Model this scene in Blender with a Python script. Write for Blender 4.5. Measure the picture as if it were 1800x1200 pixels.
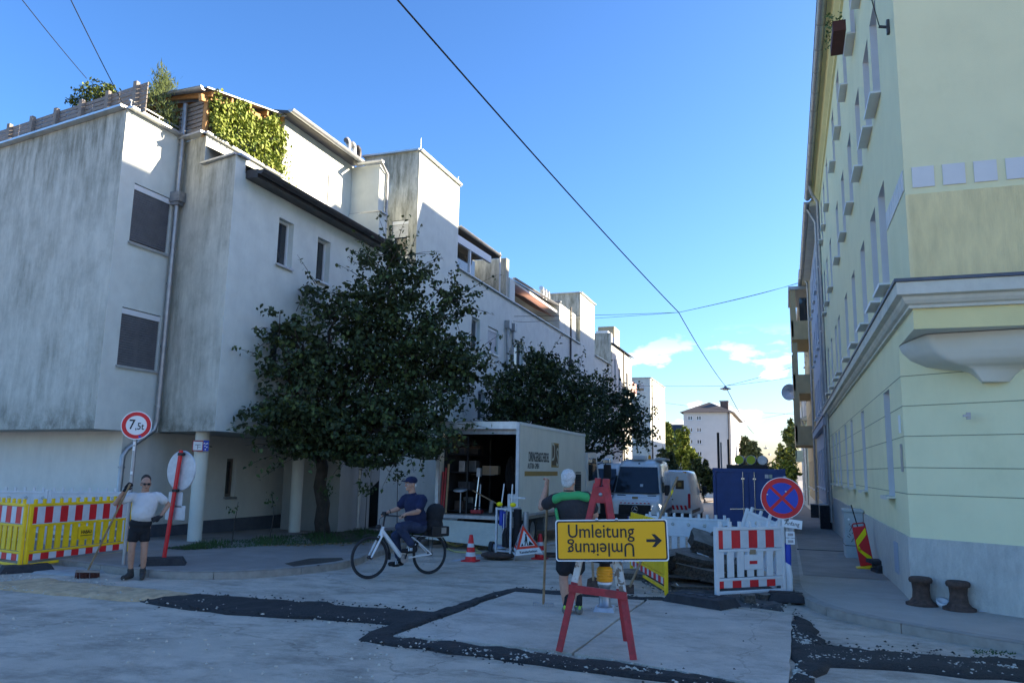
import bpy, bmesh, math, random
from mathutils import Vector, Matrix, Quaternion, noise as mnoise
random.seed(7)
for o in list(bpy.data.objects):
    bpy.data.objects.remove(o)
S = bpy.context.scene
COL = S.collection
R = math.radians

# ------------------------------------------------------------------ camera
CAM_H = 1.85
RM = Matrix(((0.94416705, -0.03506968, -0.32759534),
             (0.32893167, 0.15700309, 0.93121103),
             (0.0187762, -0.98697525, 0.15977267)))      # image axes -> world
cam_d = bpy.data.cameras.new('camera')
cam_d.sensor_width = 36.0
cam_d.lens = 36.0 * 1370 / 1800
cam_d.clip_start = 0.1
cam_d.clip_end = 3000
cam = bpy.data.objects.new('camera', cam_d)
COL.objects.link(cam)
cx, cy, cz = RM.col[0], -RM.col[1], -RM.col[2]
cam.matrix_world = Matrix(((cx[0], cy[0], cz[0], 0), (cx[1], cy[1], cz[1], 0),
                           (cx[2], cy[2], cz[2], CAM_H), (0, 0, 0, 1)))
S.camera = cam

# ------------------------------------------------------------------ sky and sun
SUN_EL, SUN_AZ = R(20), R(63)           # azimuth measured from +Y towards +X
wd = bpy.data.worlds.new('World')
S.world = wd
wd.use_nodes = True
nt = wd.node_tree
nt.nodes.clear()
N = nt.nodes.new
sky = N('ShaderNodeTexSky')
sky.sky_type = 'NISHITA'
sky.sun_disc = False
sky.sun_elevation = SUN_EL
sky.sun_rotation = SUN_AZ
sky.air_density = 1.0
sky.dust_density = 1.3
sky.ozone_density = 7.5
sky.altitude = 0
tc = N('ShaderNodeTexCoord')
sep = N('ShaderNodeSeparateXYZ')
nt.links.new(tc.outputs['Generated'], sep.inputs[0])
mp = N('ShaderNodeMapping')
mp.inputs['Scale'].default_value = (1.0, 1.0, 2.6)
mp.inputs['Location'].default_value = (3.1, 2.2, .5)
nt.links.new(tc.outputs['Generated'], mp.inputs[0])
cn = N('ShaderNodeTexNoise')
cn.inputs['Scale'].default_value = 8.5
cn.inputs['Detail'].default_value = 9
cn.inputs['Roughness'].default_value = 0.55
nt.links.new(mp.outputs[0], cn.inputs['Vector'])
cr = N('ShaderNodeMapRange')
cr.inputs[1].default_value = 0.55
cr.inputs[2].default_value = 0.59
nt.links.new(cn.outputs[0], cr.inputs[0])
er = N('ShaderNodeMapRange')            # fair-weather clouds lie low over the horizon
er.inputs[1].default_value = 0.18
er.inputs[2].default_value = 0.11
nt.links.new(sep.outputs[2], er.inputs[0])
mul = N('ShaderNodeMath')
mul.operation = 'MULTIPLY'
nt.links.new(cr.outputs[0], mul.inputs[0])
nt.links.new(er.outputs[0], mul.inputs[1])
mx = N('ShaderNodeMix')
mx.data_type = 'RGBA'
nt.links.new(mul.outputs[0], mx.inputs['Factor'])
# deep late-summer sky: more contrast between the clear blue and the bright sun side
gm = N('ShaderNodeGamma')
gm.inputs['Gamma'].default_value = 1.35
hs = N('ShaderNodeHueSaturation')
hs.inputs['Saturation'].default_value = 1.03
nt.links.new(sky.outputs[0], hs.inputs['Color'])
nt.links.new(hs.outputs[0], gm.inputs['Color'])
tn = N('ShaderNodeVectorMath'); tn.operation = 'MULTIPLY'
tn.inputs[1].default_value = (.55, .39, .295)
nt.links.new(gm.outputs[0], tn.inputs[0])
# gentle shoulder: the glare along the horizon is held back, as a phone exposes it
lum = N('ShaderNodeVectorMath'); lum.operation = 'DOT_PRODUCT'
nt.links.new(tn.outputs[0], lum.inputs[0]); lum.inputs[1].default_value = (.3, .5, .2)
dv = N('ShaderNodeMath'); dv.operation = 'MULTIPLY_ADD'
nt.links.new(lum.outputs['Value'], dv.inputs[0]); dv.inputs[1].default_value = .22; dv.inputs[2].default_value = 1.0
rc = N('ShaderNodeMath'); rc.operation = 'DIVIDE'
rc.inputs[0].default_value = 1.0
nt.links.new(dv.outputs[0], rc.inputs[1])
sc = N('ShaderNodeVectorMath'); sc.operation = 'SCALE'
nt.links.new(tn.outputs[0], sc.inputs[0]); nt.links.new(rc.outputs[0], sc.inputs['Scale'])
sk = sc.outputs[0]
nt.links.new(sk, mx.inputs['A'])
mx.inputs['B'].default_value = (1.7, 1.7, 1.74, 1)
bg = N('ShaderNodeBackground')
bg.inputs['Strength'].default_value = 0.11
nt.links.new(mx.outputs['Result'], bg.inputs['Color'])
wo = N('ShaderNodeOutputWorld')
nt.links.new(bg.outputs[0], wo.inputs[0])

sv = Vector((math.sin(SUN_AZ) * math.cos(SUN_EL), math.cos(SUN_AZ) * math.cos(SUN_EL), math.sin(SUN_EL)))
sl = bpy.data.lights.new('sun', 'SUN')
sl.energy = 2.0
sl.angle = R(0.5)
sl.color = (1.0, 0.85, 0.64)
so = bpy.data.objects.new('sun', sl)
COL.objects.link(so)
so.location = (40, 30, 40)
so.rotation_mode = 'QUATERNION'
so.rotation_quaternion = sv.to_track_quat('Z', 'Y')

S.view_settings.view_transform = 'Standard'
S.view_settings.look = 'None'
S.view_settings.gamma = 1
S.view_settings.use_curve_mapping = False
S.view_settings.exposure = 3.15
# ------------------------------------------------------------------ helpers
def gz(y):
    """the street falls gently away beyond the junction"""
    return -0.02 * min(max(0.0, y - 14.0), 90.0)

C0 = Vector((0, 0, CAM_H))
def ray(x, y):
    return RM @ Vector((x - 900.0, y - 600.0, 1370.0))
def at(x, y, Y):
    d = ray(x, y); return C0 + d * (Y / d.y)
def atx(x, y, X):
    d = ray(x, y); return C0 + d * (X / d.x)
def atz(x, y, z):
    d = ray(x, y); return C0 + d * ((z - CAM_H) / d.z)
def gnd(x, y, h=0.0):
    p = atz(x, y, h)
    for _ in range(8):
        p = atz(x, y, h + gz(p.y))
    return p

MATS = {}
def mat(name, col, rough=.75, metal=0., var=.14, scale=5., bump=0., bscale=80., col2=None, c2scale=1.2,
        c2lo=.5, c2hi=.62, streak=0., streakcol=(.1, .1, .09), spec=.4, emit=0., fine=0., coat=0., stretch=(1, 1, 1), smear=0., edge=False):
    m = bpy.data.materials.new(name)
    m.use_nodes = True
    t = m.node_tree
    b = t.nodes['Principled BSDF']
    nn, ln = t.nodes.new, t.links.new
    geo = nn('ShaderNodeNewGeometry')
    pos = geo.outputs['Position']
    if stretch != (1, 1, 1):
        mpn = nn('ShaderNodeMapping'); mpn.inputs['Scale'].default_value = stretch
        ln(pos, mpn.inputs[0]); pos = mpn.outputs[0]
    def noise(sc, det=4, ro=.6, vec=None):
        n = nn('ShaderNodeTexNoise'); n.inputs['Scale'].default_value = sc
        n.inputs['Detail'].default_value = det; n.inputs['Roughness'].default_value = ro
        ln(vec or pos, n.inputs['Vector']); return n.outputs[0]
    def mixc(fac, a, bcol):
        k = nn('ShaderNodeMix'); k.data_type = 'RGBA'
        ln(fac, k.inputs['Factor'])
        if isinstance(a, tuple): k.inputs['A'].default_value = (*a, 1)
        else: ln(a, k.inputs['A'])
        if isinstance(bcol, tuple): k.inputs['B'].default_value = (*bcol, 1)
        else: ln(bcol, k.inputs['B'])
        return k.outputs['Result']
    def rng(v, a, c, lo=0., hi=1.):
        k = nn('ShaderNodeMapRange'); k.inputs[1].default_value = a; k.inputs[2].default_value = c
        k.inputs[3].default_value = lo; k.inputs[4].default_value = hi
        ln(v, k.inputs[0]); return k.outputs[0]
    d = tuple(c * (1 - var) for c in col); l = tuple(min(1, c * (1 + var)) for c in col)
    out = mixc(rng(noise(scale, 6), .3, .7), d, l)
    if col2:
        out = mixc(rng(noise(c2scale, 7, .65), c2lo, c2hi), out, col2)
    if fine:
        f = rng(noise(bscale * 2.2, 2), .42, .62)
        out = mixc(rng(f, 0, 1, 0, fine), out, tuple(min(1, c * 2.2) for c in col))
    if smear:
        mp3 = nn('ShaderNodeMapping'); mp3.inputs['Scale'].default_value = (.75, 1.25, 1); mp3.inputs['Rotation'].default_value = (0, 0, .35)
        ln(geo.outputs['Position'], mp3.inputs[0])
        out = mixc(rng(noise(1.5, 12, .8, mp3.outputs[0]), .50, .72, 0, smear), out, tuple(min(1, c * 1.55) for c in col))
        mp4 = nn('ShaderNodeMapping'); mp4.inputs['Scale'].default_value = (.8, 1.1, 1); mp4.inputs['Location'].default_value = (7, 3, 0)
        ln(geo.outputs['Position'], mp4.inputs[0])
        out = mixc(rng(noise(1.4, 10, .78, mp4.outputs[0]), .47, .70, 0, smear), out, tuple(c * .5 for c in col))
        wn = nn('ShaderNodeVectorMath'); wn.operation = 'MULTIPLY_ADD'
        nz = nn('ShaderNodeTexNoise'); nz.inputs['Scale'].default_value = 1.6; nz.inputs['Detail'].default_value = 6
        ln(nz.outputs['Color'], wn.inputs[0]); wn.inputs[1].default_value = (.9, .9, .9); ln(geo.outputs['Position'], wn.inputs[2]); ln(geo.outputs['Position'], nz.inputs['Vector'])
        vo = nn('ShaderNodeTexVoronoi'); vo.feature = 'DISTANCE_TO_EDGE'; vo.inputs['Scale'].default_value = .22; ln(wn.outputs[0], vo.inputs['Vector'])
        out = mixc(rng(vo.outputs['Distance'], .0, .004, .55 * smear, 0), out, tuple(c * .35 for c in col))
    if streak:
        mp2 = nn('ShaderNodeMapping'); mp2.inputs['Scale'].default_value = (2.2, 2.2, .38)
        ln(geo.outputs['Position'], mp2.inputs[0])
        f1 = rng(noise(1.5, 10, .78, mp2.outputs[0]), .40, .72)
        f2 = rng(noise(.5, 7, .68), .36, .62)
        k = nn('ShaderNodeMath'); k.operation = 'MULTIPLY'; ln(f1, k.inputs[0]); ln(f2, k.inputs[1])
        k2 = nn('ShaderNodeMath'); k2.operation = 'MULTIPLY'; ln(k.outputs[0], k2.inputs[0]); k2.inputs[1].default_value = streak
        out = mixc(k2.outputs[0], out, streakcol)
        f3 = rng(noise(1.3, 11, .78), .48, .78, 0, streak * .5)
        out = mixc(f3, out, streakcol)
    if edge:                                # algae and drip stains along the top and bottom edges of the walls
        sz = nn('ShaderNodeSeparateXYZ'); ln(geo.outputs['Position'], sz.inputs[0])
        def both(a, c):
            k = nn('ShaderNodeMath'); k.operation = 'MULTIPLY'; ln(a, k.inputs[0]); ln(c, k.inputs[1]); return k.outputs[0]
        out = mixc(both(rng(sz.outputs[2], 7.0, 9.3, .15, .95), rng(noise(1.9, 9, .75, mp2.outputs[0]), .42, .66)), out, streakcol)
        out = mixc(both(rng(sz.outputs[2], 3.3, 2.5, 0, .9), rng(noise(2.2, 9, .75), .40, .62)), out, tuple(c * .8 for c in streakcol))
    ln(out, b.inputs['Base Color'])
    b.inputs['Roughness'].default_value = rough
    b.inputs['Metallic'].default_value = metal
    b.inputs['Specular IOR Level'].default_value = spec
    b.inputs['Coat Weight'].default_value = coat
    if emit:
        b.inputs['Emission Color'].default_value = (*col, 1); b.inputs['Emission Strength'].default_value = emit
    if bump:
        bp = nn('ShaderNodeBump'); bp.inputs['Strength'].default_value = min(1, bump); bp.inputs['Distance'].default_value = .02
        ln(noise(bscale, 5, .65), bp.inputs['Height']); ln(bp.outputs[0], b.inputs['Normal'])
    MATS[name] = m
    return m

class MB:
    """collects primitives, then links them as one mesh object"""
    def __init__(s):
        s.v, s.f, s.mi, s.mn, s.sm = [], [], [], [], []
    def _m(s, m):
        if m not in s.mn: s.mn.append(m)
        return s.mn.index(m)
    def add(s, vs, fs, m, smooth=False, M=None):
        b = len(s.v); k = s._m(m)
        s.v += [(M @ Vector(p)) if M else Vector(p) for p in vs]
        for f in fs:
            s.f.append([b + i for i in f]); s.mi.append(k); s.sm.append(smooth)
        return s
    def quad(s, a, b, c, d, m): return s.add([a, b, c, d], [(0, 1, 2, 3)], m)
    def box(s, lo, hi, m, M=None):
        x0, y0, z0 = lo; x1, y1, z1 = hi
        vs = [(x0, y0, z0), (x1, y0, z0), (x1, y1, z0), (x0, y1, z0), (x0, y0, z1), (x1, y0, z1), (x1, y1, z1), (x0, y1, z1)]
        return s.add(vs, [(0, 3, 2, 1), (4, 5, 6, 7), (0, 1, 5, 4), (1, 2, 6, 5), (2, 3, 7, 6), (3, 0, 4, 7)], m, False, M)
    def cbox(s, c, sz, m, M=None):
        return s.box([c[i] - sz[i] / 2 for i in range(3)], [c[i] + sz[i] / 2 for i in range(3)], m, M)
    def rbox(s, lo, hi, m, r=.01, M=None):
        """box with chamfered edges"""
        bm = bmesh.new(); bmesh.ops.create_cube(bm, size=1)
        c = [(lo[i] + hi[i]) / 2 for i in range(3)]; z = [hi[i] - lo[i] for i in range(3)]
        for v in bm.verts: v.co = Vector([c[i] + v.co[i] * z[i] for i in range(3)])
        bmesh.ops.bevel(bm, geom=bm.edges[:], offset=min(r, min(z) * .45), segments=2, affect='EDGES', profile=.6)
        bm.verts.ensure_lookup_table()
        s.add([v.co.copy() for v in bm.verts], [[v.index for v in f.verts] for f in bm.faces], m, False, M)
        bm.free(); return s
    def bar(s, p0, p1, w, h, m, upv=(0, 0, 1)):
        p0, p1 = Vector(p0), Vector(p1); d = (p1 - p0); L = d.length; d.normalize()
        u = Vector(upv)
        if abs(d.dot(u)) > .98: u = Vector((0, 1, 0))
        sd = d.cross(u).normalized(); u = sd.cross(d)
        vs = []
        for p in (p0, p1):
            for a, b in ((-1, -1), (1, -1), (1, 1), (-1, 1)):
                vs.append(p + sd * a * w / 2 + u * b * h / 2)
        return s.add(vs, [(0, 1, 2, 3), (7, 6, 5, 4), (0, 4, 5, 1), (1, 5, 6, 2), (2, 6, 7, 3), (3, 7, 4, 0)], m)
    def tube(s, pts, r, m, n=10, cap=True, smooth=True, closed=False):
        pts = [Vector(p) for p in pts]
        k = len(pts)
        rs = list(r) if isinstance(r, (list, tuple)) else [r] * k
        vs, fs = [], []
        t0 = (pts[1] - pts[0]).normalized()
        u = t0.orthogonal().normalized()
        for i, p in enumerate(pts):
            if closed: t = (pts[(i + 1) % k] - pts[i - 1]).normalized()
            else: t = (pts[min(i + 1, k - 1)] - pts[max(i - 1, 0)]).normalized()
            u = (u - t * u.dot(t)).normalized(); w = t.cross(u)
            for j in range(n):
                a = 2 * math.pi * j / n
                vs.append(p + (u * math.cos(a) + w * math.sin(a)) * rs[i])
        rngk = k if closed else k - 1
        for i in range(rngk):
            i2 = (i + 1) % k
            for j in range(n):
                j2 = (j + 1) % n
                fs.append((i * n + j, i * n + j2, i2 * n + j2, i2 * n + j))
        s.add(vs, fs, m, smooth)
        if cap and not closed:
            s.add(vs[:n][::-1], [tuple(range(n))], m); s.add(vs[-n:], [tuple(range(n))], m)
        return s
    def cyl(s, p0, p1, r, m, n=14, r2=None, smooth=True): return s.tube([p0, p1], [r, r if r2 is None else r2], m, n, True, smooth)
    def lathe(s, prof, m, n=24, M=None, smooth=True):
        vs, fs = [], []
        for (r, z) in prof:
            for j in range(n):
                a = 2 * math.pi * j / n; vs.append((r * math.cos(a), r * math.sin(a), z))
        for i in range(len(prof) - 1):
            for j in range(n):
                j2 = (j + 1) % n; fs.append((i * n + j, i * n + j2, (i + 1) * n + j2, (i + 1) * n + j))
        s.add(vs, fs, m, smooth, M)
        return s
    def ell(s, c, r, m, n=14, k=9, M=None):
        vs, fs = [], []
        for i in range(k + 1):
            th = math.pi * i / k
            for j in range(n):
                a = 2 * math.pi * j / n
                vs.append((c[0] + r[0] * math.sin(th) * math.cos(a), c[1] + r[1] * math.sin(th) * math.sin(a), c[2] + r[2] * math.cos(th)))
        for i in range(k):
            for j in range(n):
                j2 = (j + 1) % n; fs.append((i * n + j, (i + 1) * n + j, (i + 1) * n + j2, i * n + j2))
        return s.add(vs, fs, m, True, M)
    def prism(s, poly, z0, z1, m, M=None, side=None):
        """polygon in x,y (counter-clockwise) extruded along z"""
        n = len(poly)
        vs = [(p[0], p[1], z0) for p in poly] + [(p[0], p[1], z1) for p in poly]
        s.add(vs, [tuple(range(n))[::-1], tuple(range(n, 2 * n))], m, False, M)
        return s.add(vs, [(i, (i + 1) % n, n + (i + 1) % n, n + i) for i in range(n)], side or m, False, M)
    def mesh(s, name):
        me = bpy.data.meshes.new(name)
        me.from_pydata([tuple(v) for v in s.v], [], s.f)
        for k in s.mn: me.materials.append(MATS[k])
        me.polygons.foreach_set('material_index', s.mi)
        me.polygons.foreach_set('use_smooth', s.sm)
        me.update()
        return me
    def build(s, name, parent=None, world=False, kind=None):
        if world and parent is not None:
            inv = chain(parent).inverted()
            s.v = [inv @ Vector(v) for v in s.v]
        return put(name, s.mesh(name), parent, kind)

def chain(o):
    m = o.matrix_basis.copy()
    while o.parent: o = o.parent; m = o.matrix_basis @ m
    return m
def put(name, me, parent=None, kind=None, M=None):
    o = bpy.data.objects.new(name, me); COL.objects.link(o)
    if parent is not None: o.parent = parent
    if kind: o['kind'] = kind
    if M is not None: o.matrix_basis = M
    return o
def tag(o, label, cat, group=None):
    o['label'] = label; o['category'] = cat
    if group: o['group'] = group
    return o
def thing(name, label, cat, loc=(0, 0, 0), rotz=0., group=None, rot=None):
    o = bpy.data.objects.new(name, None); COL.objects.link(o)
    o.empty_display_size = .2
    o.location = loc; o.rotation_euler = rot if rot else (0, 0, rotz)
    return tag(o, label, cat, group)
def copy_tree(o, parent=None):
    c = o.copy(); COL.objects.link(c)
    if parent is not None: c.parent = parent
    for ch in list(o.children): copy_tree(ch, c)
    return c

_tc = {}
def text(parent, s, size, M, m, name='lettering', sx=1., ext=.002, align='CENTER', bold=0.):
    key = (s, size, ext, align, bold)
    if key not in _tc:
        cu = bpy.data.curves.new('t', 'FONT'); cu.body = s; cu.size = size; cu.extrude = ext
        cu.align_x = align; cu.align_y = 'CENTER'; cu.resolution_u = 3; cu.offset = bold
        ob = bpy.data.objects.new('t', cu); COL.objects.link(ob)
        dg = bpy.context.evaluated_depsgraph_get()
        me = bpy.data.meshes.new_from_object(ob.evaluated_get(dg))
        bpy.data.objects.remove(ob); bpy.data.curves.remove(cu)
        _tc[key] = me
    me = _tc[key].copy(); me.name = name
    me.materials.clear(); me.materials.append(MATS[m])
    me.transform(M @ Matrix.Diagonal((sx, 1, 1, 1)))
    return put(name, me, parent)
def face_front(x, y, z, rz=0.):
    """text plane -> vertical plane facing -Y at x,y,z (rz turns the text in its plane)"""
    return Matrix.Translation((x, y, z)) @ Matrix.Rotation(R(90), 4, 'X') @ Matrix.Rotation(rz, 4, 'Z')

def wall(mb, P, U, W, z0, z1, holes, depth, m, mrev=None):
    """facade rectangle from P=(x,y) along U, outward normal (U.y,-U.x), with openings cut and revealed"""
    U = Vector((U[0], U[1], 0)).normalized(); Nn = Vector((U.y, -U.x, 0)); P = Vector((P[0], P[1], 0))
    us = sorted({0., W, *[h[0] for h in holes], *[h[1] for h in holes]})
    zs = sorted({z0, z1, *[h[2] for h in holes], *[h[3] for h in holes]})
    pt = lambda u, z, d=0.: P + U * u + Vector((0, 0, z)) - Nn * d
    for i in range(len(us) - 1):
        for j in range(len(zs) - 1):
            uc, zc = (us[i] + us[i + 1]) / 2, (zs[j] + zs[j + 1]) / 2
            if any(h[0] < uc < h[1] and h[2] < zc < h[3] for h in holes): continue
            mb.quad(pt(us[i], zs[j]), pt(us[i + 1], zs[j]), pt(us[i + 1], zs[j + 1]), pt(us[i], zs[j + 1]), m)
    for (u0, u1, a, b) in holes:
        mm = mrev or m
        mb.quad(pt(u0, a), pt(u0, a, depth), pt(u0, b, depth), pt(u0, b), mm)
        mb.quad(pt(u1, a, depth), pt(u1, a), pt(u1, b), pt(u1, b, depth), mm)
        mb.quad(pt(u0, b, depth), pt(u1, b, depth), pt(u1, b), pt(u0, b), mm)
        mb.quad(pt(u0, a), pt(u1, a), pt(u1, a, depth), pt(u0, a, depth), mm)
    return mb

_wc = {}
def window(parent, P, U, hole, depth, frame='white_frame', mull=1, transom=None, blind=0., sill='zinc', curtain=False,
           fw=.07, glass='window_glass', blindm='blind_slat', silld=.06, cols=None):
    """window part (frame) with pane, sill and blind as sub-parts; built in local axes x=along wall, y=inward, z=up"""
    u0, u1, a, b = hole; w, h = u1 - u0, b - a
    U = Vector((U[0], U[1], 0)).normalized(); Nn = Vector((U.y, -U.x, 0))
    base = Vector((P[0], P[1], 0)) + U * u0 + Vector((0, 0, a))
    MW = Matrix(((U.x, -Nn.x, 0, base.x), (U.y, -Nn.y, 0, base.y), (0, 0, 1, base.z), (0, 0, 0, 1)))
    ML = chain(parent).inverted() @ MW
    key = (round(w, 2), round(h, 2), depth, frame, mull, transom, blind, sill, curtain, glass, blindm, silld)
    if key not in _wc:
        f = MB(); y0, y1 = depth - .07, depth
        f.box((0, y0, 0), (fw, y1, h), frame); f.box((w - fw, y0, 0), (w, y1, h), frame)
        f.box((fw, y0, 0), (w - fw, y1, fw), frame); f.box((fw, y0, h - fw), (w - fw, y1, h), frame)
        for k in range(mull):
            x = w * (k + 1) / (mull + 1); f.box((x - fw * .6, y0 - .008, fw), (x + fw * .6, y1 - .008, h - fw), frame)
        if transom: f.box((fw, y0 - .004, h * transom - fw * .5), (w - fw, y1 - .004, h * transom + fw * .5), frame)
        g = MB(); g.box((fw, depth - .03, fw), (w - fw, depth - .02, h - fw), glass)
        if curtain:
            c = MB(); k = 14
            for i in range(k):
                xa, xb = fw + (w - 2 * fw) * i / k, fw + (w - 2 * fw) * (i + 1) / k
                c.quad((xa, depth + .05 + .02 * (i % 2), fw), (xb, depth + .05 + .02 * ((i + 1) % 2), fw), (xb, depth + .05 + .02 * ((i + 1) % 2), h - fw), (xa, depth + .05 + .02 * (i % 2), h - fw), 'curtain')
        sl_ = None
        if sill:
            sl_ = MB(); sl_.box((-.04, -silld, -.035), (w + .04, depth - .072, -.003), sill)
            sl_.box((-.04, -silld - .004, -.06), (w + .04, -silld, -.003), sill)
        bl = None
        if blind:
            bl = MB(); zt = h - .02; n = int((h * blind) / .055)
            for i in range(n):
                z = zt - .14 - i * .055
                bl.box((.03, depth - .115, z), (w - .03, depth - .095, z + .047), blindm)
            bl.box((.01, depth - .14, zt - .12), (w - .01, depth - .075, zt), 'white_frame')
        _wc[key] = [x.mesh(nm) if x else None for x, nm in ((f, 'window'), (g, 'pane'), (sl_, 'sill'), (bl, 'blind'), (c if curtain else None, 'curtain'))]
    me = _wc[key]
    o = put('window', me[0], parent, M=ML)
    for k, nm in ((1, 'pane'), (2, 'sill'), (3, 'blind'), (4, 'curtain')):
        if me[k]:
            s_ = put(nm, me[k], o)
            if nm == 'blind': s_['kind'] = 'stuff'
    return o

# ------------------------------------------------------------------ materials
mat('plaster', (.68, .71, .65), .9, var=.07, scale=2.2, bump=.25, bscale=55, streak=.16, streakcol=(.28, .29, .27))
mat('plaster_stained', (.61, .595, .51), .9, var=.08, scale=2.2, bump=.3, bscale=55, streak=.9, streakcol=(.17, .17, .13), edge=True)
mat('plaster_pale', (.72, .69, .61), .9, var=.06, scale=1.5, bump=.2, bscale=70, streak=.25, streakcol=(.3, .3, .26))
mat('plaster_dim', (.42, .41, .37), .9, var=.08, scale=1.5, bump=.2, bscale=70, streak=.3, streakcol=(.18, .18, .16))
mat('plinth_dark', (.10, .11, .13), .9, var=.15, bump=.3)
mat('plaster_green', (.80, .76, .47), .9, var=.05, scale=1.3, bump=.2, bscale=90, streak=.22, streakcol=(.55, .56, .35), col2=(.77, .73, .44), c2scale=.5)
mat('plaster_yellow', (.78, .69, .34), .9, var=.05, scale=2, bump=.2, bscale=90)
mat('plaster_ribbed', (.84, .72, .40), .95, var=.10, scale=9, bump=.6, bscale=60, stretch=(1, 1, .25))
mat('plaster_bluegrey', (.36, .40, .47), .9, var=.06, scale=2, bump=.2, streak=.3, streakcol=(.25, .27, .3))
mat('plaster_ochre', (.46, .37, .22), .9, var=.10, scale=1.5, bump=.2, streak=.5, streakcol=(.25, .21, .14))
mat('plaster_white', (.62, .61, .57), .9, var=.04, scale=1.2, bump=.15, streak=.15, streakcol=(.5, .5, .47))
mat('plaster_rose', (.55, .33, .30), .9, var=.06)
mat('plaster_mint', (.38, .46, .38), .9, var=.06)
mat('groove', (.30, .30, .2), .95)
mat('plinth_render', (.55, .54, .48), .95, var=.12, scale=14, bump=1., bscale=45, stretch=(1, 1, .35), streak=.35, streakcol=(.2, .2, .22))
mat('cornice_grey', (.64, .62, .51), .85, var=.08, scale=3, streak=.5, streakcol=(.24, .24, .23))
mat('cornice_cap', (.10, .115, .14), .5, metal=.3, var=.12)
mat('corbel_white', (.68, .66, .55), .85, var=.05, scale=2, streak=.3, streakcol=(.4, .39, .38))
mat('white_frame', (.74, .75, .75), .5, var=.03)
mat('dark_frame', (.10, .10, .11), .5)
mat('brown_frame', (.16, .13, .11), .5)
mat('reveal_lilac', (.68, .67, .64), .85, var=.03)
mat('window_glass', (.025, .03, .036), .06, var=.3, scale=.7, spec=.8)
mat('curtain', (.5, .52, .52), .9)
mat('blind_slat', (.55, .56, .57), .55, metal=.2)
mat('blind_dark', (.15, .15, .16), .5, metal=.2)
mat('zinc', (.36, .37, .38), .45, metal=.7, var=.15, scale=6)
mat('zinc_light', (.55, .56, .56), .42, metal=.7, var=.12, scale=6)
mat('gutter_dark', (.075, .07, .07), .5, metal=.3, var=.2)
mat('roof_dark', (.06, .06, .065), .7, var=.2)
mat('roof_tile', (.085, .075, .07), .8, var=.25, scale=8)
mat('brick', (.12, .085, .075), .85, var=.25, scale=20)
mat('wood_grey', (.27, .24, .21), .85, var=.25, scale=9, stretch=(1, 1, 6), bump=.3)
mat('wood_warm', (.46, .25, .10), .75, var=.2, scale=9)
mat('wood_handle', (.30, .20, .11), .7, var=.25, scale=14)
mat('steel', (.33, .34, .36), .45, metal=.8, var=.2, scale=8)
mat('steel_pale', (.50, .52, .54), .5, metal=.5, var=.15, scale=10)
mat('black', (.015, .015, .017), .55, var=.3)
mat('black_soft', (.02, .02, .022), .9, var=.3, scale=12)
mat('rubber', (.035, .035, .038), .85, var=.3, scale=10, bump=.3)
mat('white_paint', (.78, .78, .77), .4, var=.03)
mat('white_plastic', (.72, .73, .73), .5, var=.07, scale=6, streak=.3, streakcol=(.4, .39, .36))
mat('sign_white', (.80, .80, .78), .4, var=.02)
mat('reflect_white', (.62, .63, .64), .4, var=.08, scale=7)
mat('red', (.68, .02, .025), .45, var=.12, scale=5)
mat('red_worn', (.40, .035, .04), .6, var=.25, scale=12, col2=(.28, .04, .04), c2scale=7)
mat('red_orange', (.85, .055, .025), .4, var=.05)
mat('blue_sign', (.02, .06, .42), .4, var=.06)
mat('yellow_plastic', (.95, .60, .01), .5, var=.08, scale=5, streak=.25, streakcol=(.4, .28, .05))
mat('yellow_sign', (1.0, .46, .0), .45, var=.03, scale=2)
mat('yellow_bright', (.90, .72, .0), .4, var=.03)
mat('paint_peeling', (.58, .55, .50), .75, var=.12, scale=8, col2=(.19, .14, .10), c2scale=12, c2lo=.52, c2hi=.56)
mat('orange', (.95, .36, .01), .5, var=.08)
mat('container_blue', (.02, .06, .23), .45, var=.12, scale=3, streak=.2, streakcol=(.05, .06, .08))
mat('lime', (.42, .48, .03), .6)
mat('van_white', (.84, .84, .80), .22, var=.03, spec=.5, coat=.4)
mat('box_white', (.76, .74, .66), .45, var=.05, scale=1.5, streak=.35, streakcol=(.42, .42, .36))
mat('gold', (.36, .22, .05), .5, var=.08)
mat('logo_brown', (.10, .06, .025), .5, var=.35, scale=6)
mat('lamp_lit', (1., .9, .68), .5, emit=.5)
mat('headlamp_lit', (1., .95, .8), .3, emit=.35)
mat('chrome', (.62, .63, .65), .18, metal=1.)
mat('skin', (.46, .255, .175), .55, var=.10, scale=16, spec=.35)
mat('skin_tan', (.44, .24, .16), .55, var=.14, scale=16, spec=.35)
mat('hair_white', (.60, .59, .57), .8, var=.25, scale=60, bump=.6, bscale=120)
mat('hair_dark', (.035, .028, .022), .8, var=.3, scale=60, bump=.4)
mat('shirt_white', (.62, .61, .60), .9, var=.06, scale=6, col2=(.50, .45, .38), c2scale=4, c2lo=.5, c2hi=.75, bump=.95, bscale=13)
mat('cloth_black', (.016, .017, .02), .95, var=.3, scale=7, bump=.95, bscale=13)
mat('cloth_charcoal', (.035, .033, .036), .95, var=.2, scale=7, bump=.95, bscale=13)
mat('cloth_green', (.06, .36, .12), .9, var=.08, bump=.3, bscale=20)
mat('cloth_navy', (.014, .020, .058), .95, var=.2, scale=7, bump=.95, bscale=13)
mat('jeans', (.030, .042, .085), .95, var=.25, scale=9, bump=.95, bscale=13)
mat('shoe_grey', (.16, .155, .14), .85, var=.25, scale=20)
mat('shoe_dark', (.05, .047, .042), .85, var=.3, scale=14)
mat('green_shoe', (.30, .55, .06), .7)
mat('cardboard', (.32, .23, .14), .9)
mat('truck_inside', (.06, .06, .065), .85, var=.3, scale=2)
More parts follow.
